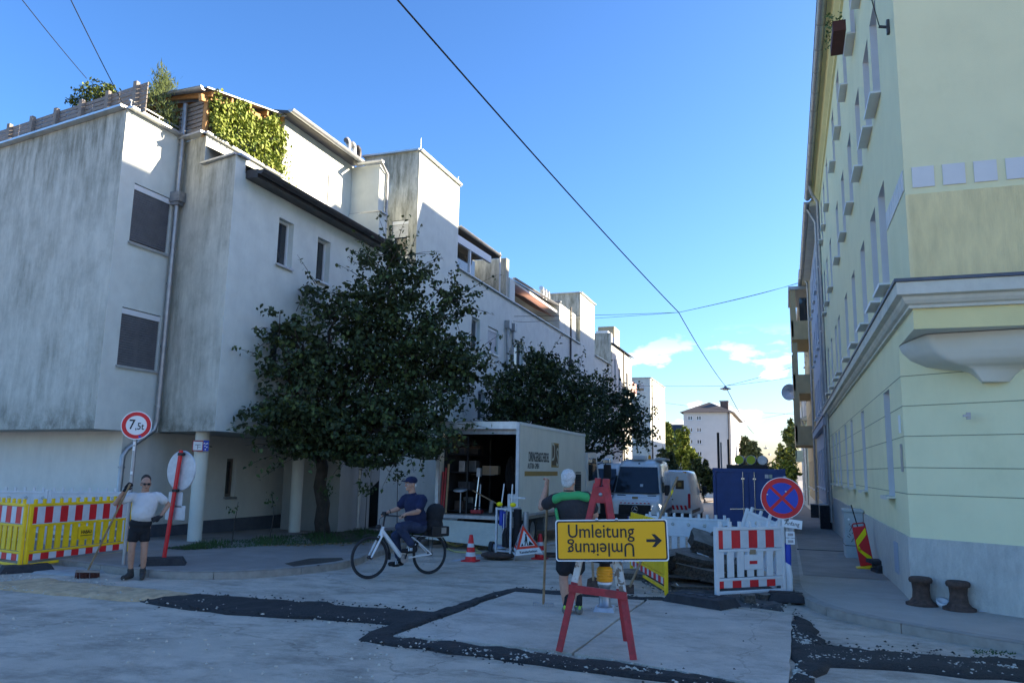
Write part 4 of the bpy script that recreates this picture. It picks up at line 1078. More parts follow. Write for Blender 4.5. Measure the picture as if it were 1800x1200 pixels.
t = MB(); t.add([(-31.5, 117.5, 3.0), (-14.2, 117.5, 3.0), (-14.2, 130.5, 3.0), (-31.5, 130.5, 3.0), (-31.5, 124, 9.0), (-14.2, 124, 9.0)], [(0, 1, 5, 4), (2, 3, 4, 5), (1, 2, 5), (3, 0, 4)], 'roof_dark'); t.build('roof', DH, True)

mat('leaf_dark', (.042, .062, .026), .6, var=.45, scale=9, spec=.3)
mat('leaf_mid', (.068, .10, .03), .6, var=.4, scale=7, spec=.3)
mat('leaf_lime', (.085, .12, .035), .6, var=.3, scale=7, spec=.3)
mat('leaf_yellow', (.22, .26, .035), .65, var=.35, scale=7)
mat('leaf_vine', (.22, .27, .04), .65, var=.4, scale=8, col2=(.13, .20, .03), c2scale=3)
mat('leaf_autumn', (.32, .22, .03), .7, var=.3)
mat('needle', (.05, .075, .03), .7, var=.4, scale=8)
mat('needle_light', (.14, .18, .05), .7, var=.4, scale=8)
mat('bark', (.075, .062, .05), .95, var=.35, scale=9, bump=.8, bscale=25, stretch=(1, 1, .3))
mat('twig', (.05, .042, .035), .9)
mat('grass_blade', (.045, .085, .022), .8, var=.35, scale=6)
mat('dry_leaf', (.26, .17, .07), .9, var=.4, scale=8)
LEAF = [(-1, 0, 0), (-.45, -.62, .12), (.25, -.55, .1), (1, 0, -.1), (.25, .55, .1), (-.45, .62, .12)]
LEAF2 = [(-1, 0, 0), (0, -.5, .1), (1, 0, -.05), (0, .5, .1)]
def leaves(b, c, r, n, size, ms, rnd, shape=LEAF2, droop=.5, shell=.35, keep=None, clump=0):
    """leaves spread through an ellipsoid volume, gathered in small sprays"""
    cl = []
    if clump:
        for _ in range(clump):
            d = Vector((rnd.gauss(0, 1), rnd.gauss(0, 1), rnd.gauss(0, 1))).normalized() * (rnd.random() ** shell)
            cl.append(d)
    for i in range(n):
        if cl:
            d = cl[i % clump] + Vector((rnd.gauss(0, 1), rnd.gauss(0, 1), rnd.gauss(0, .7))) * .13
        else:
            d = Vector((rnd.gauss(0, 1), rnd.gauss(0, 1), rnd.gauss(0, 1))).normalized() * (rnd.random() ** shell)
        p = Vector((c[0] + d.x * r[0], c[1] + d.y * r[1], c[2] + d.z * r[2]))
        if keep and not keep(p): continue
        s = size * rnd.uniform(.6, 1.25)
        M = Matrix.Translation(p) @ Matrix.Rotation(rnd.random() * 6.28, 4, 'Z') @ Matrix.Rotation(rnd.gauss(droop, .55), 4, 'Y') @ Matrix.Rotation(rnd.gauss(0, .6), 4, 'X')
        m = ms[0] if rnd.random() < .6 else rnd.choice(ms)
        b.add([Vector(q) * s for q in shape], [tuple(range(len(shape)))], m, False, M)
def limb(b, p, q, r0, r1, rnd, k=5, wob=.08):
    p, q = Vector(p), Vector(q); L = (q - p).length
    pts = [p.lerp(q, i / k) + Vector((rnd.gauss(0, wob), rnd.gauss(0, wob), rnd.gauss(0, wob * .5))) * (L * .5 if 0 < i < k else 0) for i in range(k + 1)]
    b.tube(pts, [r0 + (r1 - r0) * i / k for i in range(k + 1)], 'bark', 8)
    return pts
def tree(name, label, base, lobes, n_per, size, ms, trunk_r, fork, seed, group=None, shape=LEAF2, keep=None, shell=.42, clump=40, cat='tree', sprigs=0):
    """lobes: list of (centre, radii, density); trunk with a limb into every lobe"""
    rnd = random.Random(seed)
    t = thing(name, label, cat, base, 0, group)
    tb = MB(); f = Vector(fork); bs = Vector(base)
    limb(tb, bs - Vector((0, 0, .2)), f, trunk_r * 1.15, trunk_r * .8, rnd, 5, .03)
    tb.build('trunk', t, True)
    bb = MB()
    for (c, r, d) in lobes:
        pts = limb(bb, f + Vector((rnd.uniform(-.05, .05), 0, rnd.uniform(-.3, .1))), c, trunk_r * .5, trunk_r * .14, rnd)
        for _ in range(5):
            e = Vector(c) + Vector([rnd.uniform(-.8, .8) * r[i] for i in range(3)])
            if keep and not keep(e): continue
            limb(bb, pts[rnd.randint(2, 5)], e, trunk_r * .17, trunk_r * .05, rnd, 4, .1)
    o = bb.build('branches', t, True); o['kind'] = 'stuff'
    lb = MB()
    for (c, r, d) in lobes: leaves(lb, c, r, int(n_per * d), size, ms, rnd, shape, shell=shell, keep=keep, clump=int(clump * max(.4, d)))
    tw = MB()
    for _ in range(sprigs):                     # thin leafy shoots reaching out of the crown
        c, r, d = rnd.choice(lobes); dr = Vector((rnd.gauss(0, 1), rnd.gauss(0, 1), rnd.gauss(.25, .8))).normalized()
        p = Vector(c) + Vector([dr[i] * r[i] * .9 for i in range(3)]); L = rnd.uniform(.35, .95); dr = (dr + Vector((0, 0, rnd.uniform(-.2, .5)))).normalized(); e = p + dr * L
        if keep and not keep(e): continue
        tw.tube([p, p.lerp(e, .5) + Vector((0, 0, .03)), e], [.010, .007, .003], 'bark', 5)
        for k in range(rnd.randint(9, 16)):
            q = p.lerp(e, rnd.uniform(.15, 1.05)) + Vector((rnd.gauss(0, .05), rnd.gauss(0, .05), rnd.gauss(-.02, .05))); s = size * rnd.uniform(.55, 1.0)
            M = Matrix.Translation(q) @ Matrix.Rotation(rnd.random() * 6.28, 4, 'Z') @ Matrix.Rotation(rnd.gauss(.5, .6), 4, 'Y') @ Matrix.Rotation(rnd.gauss(0, .6), 4, 'X')
            lb.add([Vector(v) * s for v in shape], [tuple(range(len(shape)))], rnd.choice(ms), False, M)
    o = lb.build('crown', t, True); o['kind'] = 'stuff'
    if sprigs: o = tw.build('twigs', t, True); o['kind'] = 'stuff'
    return t
keepf = lambda p: p.x > XF + .12 or p.z < 2.4 and p.x > -13.5
def lobe(x, y, Y, rx, rz, ry=None, d=1.):
    """a crown lobe at distance Y with its radii in metres"""
    return (at(x, y, Y), (rx, ry or rx, rz), d)
G1 = gnd(556, 936, .12)
tree('lime_tree', 'large dark leafy tree in front of the nearest grey block, left of the truck', (G1.x + .25, G1.y, .1),
     [lobe(640, 640, 17.6, 1.7, 1.5, d=1.9), lobe(690, 500, 17.8, 1.0, .95, d=.75), lobe(600, 540, 17.2, 1.1, .8, d=.75), lobe(505, 575, 15.6, .85, .55, d=.35), lobe(540, 660, 16.0, 1.2, .9, d=.9),
      lobe(495, 740, 15.2, 1.0, .55, d=.6), lobe(600, 750, 16.8, 1.6, .75, d=1.3), lobe(720, 740, 17.0, 1.3, .95, d=1.3), lobe(760, 640, 18.2, 1.3, 1.0, d=1.1), lobe(790, 530, 18.8, .62, .58, d=.22), lobe(815, 660, 18.6, .7, .6, d=.4), lobe(720, 585, 17.6, 1.0, .9, d=.9), lobe(690, 450, 18, .4, .35, d=.14), lobe(640, 790, 16.6, 1.2, .4, d=.6), lobe(550, 785, 16.4, 1.0, .4, d=.5), lobe(715, 785, 16.8, 1.0, .4, d=.5)],
     2150, .068, ['leaf_dark', 'leaf_dark', 'leaf_mid', 'leaf_lime', 'leaf_mid'], .18, at(560, 790, 17.4), 11, keep=keepf, shape=LEAF, clump=75, sprigs=240)
tree('lime_tree', 'dense dark tree rising behind the white box truck', (-9.9, 29.5, gz(29.5) + .1),
     [lobe(950, 690, 29, 1.9, 1.5, d=1.6), lobe(900, 690, 27.5, 1.1, 1.2, d=.8), lobe(1000, 700, 30, 1.6, 1.4, d=1.3), lobe(940, 645, 29, 1.1, .6, d=.6), lobe(980, 750, 29, 1.9, 1.0, d=1.0), lobe(880, 730, 27, .9, .8, d=.5)],
     1500, .085, ['leaf_dark', 'leaf_dark', 'leaf_mid', 'leaf_lime'], .17, (-9.7, 29.5, 2.2), 12, keep=keepf, clump=50, shape=LEAF, sprigs=120)
tree('lime_tree', 'dark tree behind the white vans, next along the kerb after the truck tree', (-9.8, 37.5, gz(37.5) + .1),
     [lobe(1070, 730, 36.5, 1.9, 1.5, d=1.4), lobe(1050, 690, 37, 1.3, .9, d=.7), lobe(1110, 755, 36, 1.2, 1.1, d=.8), lobe(1030, 770, 36, 1.6, 1.2, d=1.0), lobe(1100, 715, 37, .8, .8, d=.4)],
     1500, .085, ['leaf_dark', 'leaf_dark', 'leaf_mid', 'leaf_lime'], .17, (-9.5, 37.5, 2), 13, keep=keepf, clump=50, shape=LEAF, sprigs=100)
# conifers and shrubs further down
def conifer(label, base, h, r, ms, seed, n=1500, size=.14, group=None, name='conifer', cat='tree', droop=.9):
    rnd = random.Random(seed); t = thing(name, label, cat, base, 0, group); B = Vector(base)
    tb = MB(); tb.tube([B, B + Vector((0, 0, h))], [h * .018, h * .003], 'bark', 7); tb.build('trunk', t, True)
    lb = MB(); tiers = max(9, int(h / .38))
    for k in range(tiers):
        z = h * (.12 + .86 * k / tiers); rr = r * (1 - k / tiers) ** .8 * rnd.uniform(.55, 1.2) + .12
        nb = rnd.randint(4, 7)
        for j in range(nb):
            a = 6.28 * j / nb + rnd.random()
            rj = rr * rnd.uniform(.7, 1.15); tip = Vector((math.cos(a) * rj, math.sin(a) * rj, -rj * rnd.uniform(.05, .4)))
            m = max(5, int(1.6 * n / (tiers * nb)))
            for i in range(m):
                u = rnd.random() ** .7
                p = B + Vector((0, 0, z)) + tip * u + Vector((rnd.gauss(0, .1), rnd.gauss(0, .1), rnd.gauss(-.04, .08))) * (r * .5)
                s = size * rnd.uniform(.6, 1.3)
                M = Matrix.Translation(p) @ Matrix.Rotation(a + rnd.gauss(0, .5), 4, 'Z') @ Matrix.Rotation(rnd.gauss(.4, .4), 4, 'Y') @ Matrix.Rotation(rnd.random() * 3, 4, 'X')
                lb.add([Vector(q) * s for q in ((-1, 0, 0), (0, -.4, 0), (1, 0, 0), (0, .4, 0))], [(0, 1, 2, 3)], rnd.choice(ms), False, M)
    lb.build('crown', t, True)['kind'] = 'stuff'
    return t
def bush(name, label, base, lobes, n, size, ms, seed, cat='tree', group=None):
    rnd = random.Random(seed); t = thing(name, label, cat, base, 0, group); B = Vector(base)
    tb = MB()
    for (c, r, d) in lobes: limb(tb, B, Vector(c), .12, .04, rnd, 3, .05)
    tb.build('trunk', t, True)['kind'] = 'stuff'
    lb = MB()
    for (c, r, d) in lobes: leaves(lb, c, r, int(n * d), size, ms, rnd, clump=40)
    c, r, d = lobes[0]; leaves(lb, (c[0], c[1], (c[2] + B.z) / 2), (r[0] * .8, r[1] * .8, (c[2] - B.z) * .55), int(n * .6), size, ms, rnd, clump=30)
    lb.build('crown', t, True)['kind'] = 'stuff'
    return t
def fl(x, y, Y, rpx, rpz, d=1.):
    k = Y / 1370 * 1.05
    return (at(x, y, Y), (rpx * k, rpx * k, rpz * k), d)
def gb(x, Y): p = at(x, 850, Y); return (p.x, Y, gz(Y))
bush('tree', 'bright yellow green tree in the sun beyond the end of the terrace', gb(1190, 92), [fl(1192, 790, 92, 20, 26), fl(1200, 765, 92, 10, 16), fl(1172, 765, 93, 8, 25), fl(1215, 805, 92, 15, 14)], 900, .3, ['leaf_yellow', 'leaf_yellow', 'leaf_mid'], 21)
bush('tree', 'dark green tree in front of the white house wall', gb(1228, 88), [fl(1225, 825, 88, 18, 20), fl(1240, 835, 88, 12, 22), fl(1212, 838, 88, 14, 16), fl(1245, 850, 87, 10, 14)], 800, .3, ['leaf_dark', 'leaf_mid'], 22)
bush('shrub', 'round yellowish shrub beside the lamp post far down the street', gb(1207, 80), [fl(1207, 815, 80, 7, 16)], 500, .22, ['leaf_yellow', 'leaf_mid'], 23, cat='shrub')
conifer('dark slim conifer behind the vans', gb(1165, 70), 5.2, 1.0, ['leaf_dark'], 24, 900, .25)
conifer('dark slim conifer nearest the yellow green tree', gb(1180, 72), 5.0, 1.2, ['leaf_dark'], 25, 900, .25)
conifer('tall dark spruce right of the white house', gb(1312, 130), 9.5, 2.6, ['needle', 'leaf_dark'], 26, 1700, .4)
conifer('dark spruce with layered branches standing furthest right of the white house', gb(1326, 125), 8.6, 3.2, ['needle', 'leaf_dark'], 27, 1900, .4)
bush('tree', 'green tree at the far end of the right pavement', gb(1385, 125), [fl(1385, 790, 125, 16, 26), fl(1378, 810, 125, 14, 18), fl(1392, 760, 126, 10, 24)], 700, .42, ['leaf_mid', 'leaf_dark', 'leaf_yellow'], 28)
bush('tree', 'small lit green tree above the container at the far right', gb(1390, 90), [fl(1392, 830, 90, 12, 10), fl(1382, 822, 92, 10, 12)], 500, .28, ['leaf_yellow', 'leaf_mid'], 29)
bush('tree', 'hazy distant tree closing the end of the street', gb(1350, 200), [fl(1345, 822, 200, 20, 9), fl(1322, 815, 200, 14, 14)], 400, .6, ['leaf_mid'], 30)
# roof plants
def roofpine(label, base, h, spread, seed, n=420):
    rnd = random.Random(seed); t = thing('pine_tree', label, 'tree', base); B = Vector(base); lb = MB(); tb = MB()
    tb.tube([B, B + Vector((.03, 0, h * .5)), B + Vector((0, 0, h))], [.045, .03, .01], 'bark', 7)
    for k in range(13):
        z = h * (.25 + .75 * k / 13); a = rnd.random() * 6.28; L = spread * (1.05 - .75 * k / 13) * rnd.uniform(.7, 1.1)
        e = B + Vector((math.cos(a) * L, math.sin(a) * L, z + L * .45)); tb.tube([B + Vector((0, 0, z)), e], [.018, .008], 'bark', 5)
        for i in range(n // 13):
            c = e + Vector((rnd.gauss(0, .09), rnd.gauss(0, .09), rnd.gauss(-.03, .13)))
            d = Vector((rnd.gauss(0, .5), rnd.gauss(0, .5), rnd.gauss(.8, .5))).normalized() * rnd.uniform(.08, .16); s = d.orthogonal().normalized() * .012
            lb.add([c - s, c + s, c + d], [(0, 1, 2)], rnd.choice(['needle', 'needle_light', 'needle_light']))
    tb.build('trunk', t, True)['kind'] = 'stuff'; lb.build('crown', t, True)['kind'] = 'stuff'
roofpine('small pine with upright tufts on the roof terrace at the end of the wooden fence', (-14.2, 13.95, 9.45), 1.75, .5, 31, 1500)
roofpine('low young pine on the roof terrace between the pergola and the pine', (-14.55, 15.1, 9.5), .9, .4, 33, 500)
bush('shrub', 'green bush looking over the wooden roof fence', (-16.6, 14.2, 9.45), [((-16.4, 14.2, 11.2), (.45, .4, .3), 1.2), ((-16.95, 14.2, 11.05), (.32, .3, .38), .8), ((-15.95, 14.0, 11.05), (.32, .28, .24), .6)], 520, .05, ['leaf_mid', 'leaf_yellow'], 32, cat='shrub')
# vine on the terrace parapet
VN = thing('vine', 'yellow green climbing vine covering the terrace trellis under the pergola', 'plant', (-12.9, 15.6, 9.62))
rnd = random.Random(8); b = MB()
for k in range(3600):
    y = rnd.uniform(14.35, 17.2); top = 1.05 + .16 * math.sin(y * 5) + (y - 14.3) * .14
    z = 9.66 + top * rnd.random() ** .85
    x = -12.86 + rnd.gauss(0, .09) + .06 * math.sin(z * 6 + y * 3)
    s = rnd.uniform(.035, .065)
    M = Matrix.Translation((x, y, z)) @ Matrix.Rotation(rnd.gauss(0, .8), 4, 'Z') @ Matrix.Rotation(rnd.gauss(1.0, .4), 4, 'Y') @ Matrix.Rotation(rnd.gauss(0, .5), 4, 'X')
    b.add([Vector(q) * s for q in LEAF], [tuple(range(6))], 'leaf_vine' if rnd.random() < .8 else 'leaf_yellow', False, M)
for k in range(160):
    y = 17.2 + abs(rnd.gauss(0, .25)); z = rnd.uniform(9.2, 10.4); s = rnd.uniform(.025, .045)
    M = Matrix.Translation((-12.85, y, z)) @ Matrix.Rotation(rnd.gauss(1.0, .5), 4, 'Y') @ Matrix.Rotation(rnd.gauss(0, .5), 4, 'X')
    b.add([Vector(q) * s for q in LEAF], [tuple(range(6))], 'leaf_vine', False, M)
b.build('foliage', VN, True)['kind'] = 'stuff'
b = MB()
for k in range(9): y = 14.4 + k * .34; b.tube([(-12.93, y, 9.62), (-12.92, y + .1, 10.2), (-12.93, y - .05, 10.8)], .012, 'twig', 5)
b.build('trellis', VN, True)['kind'] = 'stuff'
# grass strip, dry leaves, spindly young plants
b = MB(); rnd = random.Random(4)
def in_strip():
    y = rnd.uniform(12.9, 20.5); x0 = -11.9 + max(0, y - 12.9) * .0; x1 = -11.3 + (y - 12.9) * .62
    return rnd.uniform(max(-12.2, x0), min(x1, -9.3)), y
for k in range(5200):
    x, y = in_strip(); h = rnd.uniform(.03, .10) * (1 + .5 * math.sin(x * 4 + y * 3)); a = rnd.random() * 6.28
    d = Vector((math.cos(a), math.sin(a), 0)) * .012; tip = Vector((rnd.gauss(0, .03), rnd.gauss(0, .03), h)); p = Vector((x, y, .115 + gz(y)))
    b.add([p - d, p + d, p + tip], [(0, 1, 2)], 'grass_blade')
for k in range(90):
    x, y = 1.0 + rnd.gauss(0, 2), 0; p = gnd(rnd.uniform(1710, 1800), rnd.uniform(1142, 1150)); h = rnd.uniform(.01, .03)
    b.add([p + Vector((-.01, 0, .0)), p + Vector((.01, 0, .0)), p + Vector((rnd.gauss(0, .02), 0, h))], [(0, 1, 2)], 'grass_blade')
b.build('grass', kind='stuff')
b = MB()
for _ in range(2):
    sp = [in_strip() for _ in range(8)]
ring = [(-11.9, 12.95), (-11.35, 12.88), (-10.3, 14.9), (-9.4, 17.0), (-9.3, 20.5), (-12.2, 20.5)]
b.add([(x, y, .128 + gz(y)) for x, y in ring], [tuple(range(6))], 'soil'); b.build('planting_bed', kind='structure')
b = MB()
for k in range(420):
    y = rnd.uniform(14.2, 19.5); x = -11.25 + (y - 12.9) * .6 + rnd.gauss(.1, .22); x = min(x, -8.6); s = rnd.uniform(.025, .05)
    M = Matrix.Translation((x, y, .14 + gz(y))) @ Matrix.Rotation(rnd.random() * 6.28, 4, 'Z') @ Matrix.Rotation(rnd.gauss(0, .35), 4, 'X')
    b.add([Vector(q) * s for q in LEAF2], [(0, 1, 2, 3)], 'dry_leaf', False, M)
b.build('fallen_leaves', kind='stuff')
def sapling(label, x, y, h, seed, n=40):
    rnd = random.Random(seed); t = thing('sapling', label, 'plant', (x, y, .12), 0, 'spindly young plants in the bed')
    b = MB(); b.tube([(0, 0, 0), (rnd.gauss(0, .03), 0, h * .5), (rnd.gauss(0, .06), rnd.gauss(0, .05), h)], [.012, .01, .005], 'twig', 6); b.build('stem', t)
    b = MB(); leaves(b, (0, 0, h * .85), (.22, .22, .22), n, .04, ['leaf_mid', 'leaf_dark'], rnd, LEAF, shell=.6); b.build('leaves', t)['kind'] = 'stuff'
sapling('thin staked young plant in the bed nearest the white column', -11.25, 14.2, .9, 1, 14)
sapling('thin young plant in the bed between the two columns', -11.1, 15.3, 1.1, 2, 20)
sapling('leafy young plant at the foot of the lime tree trunk', -10.5, 16.6, 1.25, 3, 80)
sapling('leafy young plant right of the lime tree trunk', -10.2, 18.0, 1.3, 4, 70)
sapling('tall leafy young plant left of the truck opening', -9.6, 18.6, 1.7, 5, 90)
# ------------------------------------------------------------------ barriers, signs, site equipment
def barrier(label, p0, p1, frame='white_plastic', bands=True, plate=True, solid=False, z=.0, roll=0., group='plastic site barriers', logo=False, H=1.0, closed=False):
    p0, p1 = Vector(p0), Vector(p1); d = p1 - p0; L = Vector((d.x, d.y)).length
    t = thing('site_barrier', label, 'barrier', (p0.x, p0.y, p0.z + z), group=group)
    t.rotation_euler = (0, roll, math.atan2(d.y, d.x))
    f = MB(); c0 = .10
    for x in (.03, L - .03): f.rbox((x - .03, -.028, .0), (x + .03, .028, c0 + H + (.0 if not solid else .03)), frame, .012)
    for zz, h in ((1.0, .05), (.655, .04), (.215, .04), (.02, .045)): f.rbox((.055, -.024, c0 + H * zz - h), (L - .055, .024, c0 + H * zz), frame, .012)
    f.build('frame', t)
    pg = MB(); pg.box((-.022, -.02, 0), (.022, .02, .075), frame); pm = pg.mesh('peg')
    n = max(3, int(L / .165))
    for k in range(n): put('peg', pm, t, M=Matrix.Translation((.1 + (L - .2) * k / (n - 1), 0, c0 + H)))
    if bands:
        for nm, za, zb, off in (('reflective_band', .67, .945, 0), ('lower_band', .068, .175, 0)):
            b = MB(); b.box((.06, -.016, c0 + H * za), (L - .06, .016, c0 + H * zb), 'reflect_white'); o = b.build(nm, t)
            w = .158; x = .0; k = 0; ms = {}
            xs = .06
            while xs < L - .07:
                wd = w * .5 if k == 0 else w
                xe = min(xs + wd, L - .06)
                if k % 2 == 0:
                    kk = round(xe - xs, 3)
                    if kk not in ms:
                        q = MB(); q.box((0, -.019, 0), (kk, .019, H * (zb - za)), 'red'); ms[kk] = q.mesh('red_stripe')
                    put('red_stripe', ms[kk], o, M=Matrix.Translation((xs, 0, c0 + H * za)))
                xs = xe; k += 1
    elif solid:
        b = MB(); b.rbox((.055, -.015, c0 + H * .62), (L - .055, .015, c0 + H * .96), frame, .006); b.build('board', t)
        for k in range(int(L / .32)):
            b = MB(); b.lathe([(.026, 0), (.034, .006), (.02, .012)], 'cornice_grey', 12, Matrix.Translation((.25 + k * .32, -.016, c0 + H * .86)) @ Matrix.Rotation(R(90), 4, 'X')); b.build('boss', t)
    if not solid or True:
        n = max(4, int(L / .165)); sw = .112 if not closed else (L - .1) / n * 1.02
        sl_ = MB(); sl_.rbox((-sw / 2, -.014, 0), (sw / 2, .014, H * .40), frame, .006); sme = sl_.mesh('slat')
        for k in range(n):
            x = .1 + (L - .2) * (k + .0) / (n - 1)
            put('slat', sme, t, M=Matrix.Translation((x, 0, c0 + H * .225)))
        if plate:
            x = L * .53
            b = MB(); b.rbox((x - .16, -.022, c0 + H * .33), (x + .16, .022, c0 + H * .56), frame, .01); pl_ = b.build('name_plate', t)
            if logo:
                text(pl_, 'HABAU', .085, face_front(x, -.024, c0 + H * .46), 'black', sx=.85, bold=.002)
                b = MB(); b.box((x - .13, -.026, c0 + H * .395), (x + .13, -.0225, c0 + H * .405), 'black'); b.build('rule', pl_)
            elif bands:
                b = MB(); b.box((x - .07, -.026, c0 + H * .42), (x + .07, -.0225, c0 + H * .47), 'red'); b.build('logo', pl_)
                b = MB(); b.box((x - .06, -.026, c0 + H * .57), (x + .05, -.0145, c0 + H * .645), 'cardboard'); b.build('sticker', t)
    return t
def foot(label, p, rz, L=.8, W=.36, group='rubber barrier feet', roll=(0, 0)):
    t = thing('barrier_foot', label, 'barrier foot', p, group=group); t.rotation_euler = (roll[0], roll[1], rz)
    b = MB(); b.add([(-L / 2, -W / 2, 0), (L / 2, -W / 2, 0), (L / 2, W / 2, 0), (-L / 2, W / 2, 0), (-L / 2 + .07, -W / 2 + .03, .11), (L / 2 - .07, -W / 2 + .03, .11), (L / 2 - .07, W / 2 - .03, .11), (-L / 2 + .07, W / 2 - .03, .11)],
                    [(3, 2, 1, 0), (4, 5, 6, 7), (0, 1, 5, 4), (1, 2, 6, 5), (2, 3, 7, 6), (3, 0, 4, 7)], 'rubber')
    b.build('slab', t)
    for x in (-.18, 0, .18):
        b = MB(); b.rbox((x - .05, -.05, .108), (x + .05, .05, .118), 'black', .004); b.build('socket', t)
    return t
pc = gnd(40, 1004)
pr = gnd(224, 979)
barrier('yellow red and white barrier with a dark name plate, beside the man with the broom', pc, pr, 'yellow_plastic', True, True, logo=True)
pl0 = gnd(-150, 975)
barrier('yellow barrier at the left edge of the photo, meeting the plated one', pl0, pc + Vector((-.03, -.03, 0)), 'yellow_plastic', True, True)
q0, q1, q2 = at(84, 876, 12.4), at(-70, 892, 11.6), at(224, 886, 13.4)
for q in (q0, q1, q2): q.z = .12
barrier('white barrier at the far left, behind the yellow one cut by the photo edge', q1, q0, 'white_plastic', False, False, solid=True, H=.97)
barrier('white barrier behind the man with the broom and the plated yellow barrier', q0, q2, 'white_plastic', False, False, solid=True, H=.97)
foot('black foot under the corner where the two yellow barriers meet', (pc.x + .05, pc.y + .02, .0), R(60))
# right hand excavation
a0, a1 = gnd(1258, 1057), gnd(1371, 1049)
barrier('white barrier with red and white bands standing in front of the rubble', a0, a1 + Vector((.08, 0, 0)), 'white_plastic', True, True, z=.02, H=.93)
y0, y1 = gnd(1172, 1046), gnd(1122, 1014)
barrier('yellow barrier half hidden behind the detour sign, beside the rubble', y0, y1 + (y1 - y0) * .3, 'yellow_plastic', True, False, z=-.02, H=.93, closed=True)
b0, b1 = atz(1150, 909, .93), atz(1283, 916, .93)
for q in (b0, b1): q.z = gz(q.y) - .05
barrier('white barrier across the street behind the rubble, in front of the vans', b0 + (b0 - b1) * .12, b1, 'white_plastic', False, False, solid=True, H=.95)
e0, e1 = Vector((-1.02, 13.7, .10)), Vector((-.18, 13.55, .2))
barrier('white barrier leaning askew over the top of the rubble behind the striped one', (-1.0, 13.9, .22), (-.22, 13.6, .22), 'white_plastic', False, False, solid=True, roll=R(19), H=.98)
barrier('white barrier side on between the striped one and the no stopping post', (-.13, 13.2, .02), (-.02, 14.6, .02), 'white_plastic', False, False, solid=True, H=.95)
g_ = gnd(1232, 1066)
foot('big dark rubber foot in front of the rubble, left of the striped barrier', (g_.x, g_.y + .05, .035), R(-28), .95, .5)
g_ = gnd(1382, 1062); foot('rubber foot beside the kerb under the no stopping sign', (g_.x + .0, g_.y + .15, .035), R(8), .55, .4)

# broken asphalt
mat('asphalt_broken', (.22, .195, .16), .95, var=.25, scale=6, bump=.5, bscale=50, col2=(.28, .255, .225), c2scale=3)
mat('asphalt_core', (.10, .086, .07), .95, var=.6, scale=30, bump=1., bscale=35)
def chunk(label, c, w, d, h, rot, seed, n=11):
    rnd = random.Random(seed); t = thing('asphalt_slab', label, 'asphalt slab', c, group='broken asphalt slabs'); t.rotation_euler = rot
    ring = []
    for k in range(n):
        a = 6.283 * k / n + rnd.uniform(-.15, .15); q = 1 / max(abs(math.cos(a)), abs(math.sin(a))) ** .8
        ring.append(Vector((math.cos(a) * w / 2 * q * rnd.uniform(.78, 1.05), math.sin(a) * d / 2 * q * rnd.uniform(.78, 1.05), 0)))
    b = MB(); L = 4; vs = []
    for j in range(L):
        z = h * (1 - j / (L - 1))
        for p in ring: vs.append(p * (1 + rnd.uniform(-.10, .08) if 0 < j else 1) + Vector((0, 0, z + (rnd.uniform(-.3, .3) * h / L if 0 < j < L - 1 else 0))))
    b.add(vs[:n], [tuple(range(n))], 'asphalt_broken')
    b.add(vs, [(j * n + (k + 1) % n, j * n + k, (j + 1) * n + k, (j + 1) * n + (k + 1) % n) for j in range(L - 1) for k in range(n)], 'asphalt_core')
    b.add(vs[-n:], [tuple(range(n))[::-1]], 'asphalt_core')
    b.build('slab', t); return t
def pp3(x, y, Y): return at(x, y, Y)
chunk('top slab of the rubble heap, tilted with a flat grey face towards the street', pp3(1236, 962, 13.9), .62, .5, .2, (R(28), R(16), R(20)), 1)
chunk('upright slab behind the top of the rubble heap against the white barrier', pp3(1262, 945, 14.2), .5, .2, .40, (R(70), R(10), R(60)), 2)
chunk('dark slab in the middle of the rubble heap below the tilted top one', pp3(1216, 993, 13.5), .62, .5, .17, (R(4), R(12), R(10)), 3)
chunk('broad slab lying across the heap with a thick broken edge', pp3(1232, 1016, 13.3), .95, .6, .17, (R(-4), R(8), R(-12)), 4)
chunk('slab at the bottom of the heap behind the torn board', pp3(1225, 1046, 13.1), .9, .7, .17, (R(0), R(0), R(25)), 5)
chunk('slab at the back left of the heap next to the yellow barrier', pp3(1190, 1000, 14.4), .8, .7, .3, (R(5), R(-12), R(5)), 6)
chunk('dark slab deep in the heap behind the yellow barrier post', pp3(1190, 1040, 13.8), .8, .6, .25, (R(0), R(6), R(40)), 7)
chunk('slab behind the striped barrier at the right end of the heap', pp3(1285, 1025, 13.9), .9, .7, .4, (R(8), R(0), R(15)), 8)
chunk('small brownish lump under the lower edge of the striped barrier', gnd(1315, 1064) + Vector((0, .1, .02)), .22, .16, .12, (0, 0, R(20)), 9)
chunk('small black lump at the foot of the no stopping post', gnd(1345, 1060) + Vector((0, .1, .02)), .25, .2, .1, (0, 0, R(50)), 10)
chunk('low slab behind the detour sign at the edge of the hole', gnd(1125, 1022) + Vector((0, .4, .0)), .9, .6, .12, (R(3), 0, R(10)), 11)
BD = thing('torn_board', 'curved pale torn board stuck upright in the rubble', 'board', pp3(1225, 1045, 12.85))
b = MB(); pts = [(-.32, 0, .14), (-.25, .0, .07), (-.15, .02, .015), (0, .03, -.02), (.16, .02, .0), (.3, 0, .05)]
for p, q in zip(pts, pts[1:]): b.bar(p, q, .012, .03, 'wood_handle'); b.add([p, q, (q[0] + .04, q[1] - .02, -.25), (p[0] + .06, p[1] - .02, -.25)], [(0, 1, 2, 3)], 'rust')
b.tube([Vector(p) + Vector((0, 0, .015)) for p in pts], .012, 'white_plastic', 6); b.build('edge', BD)

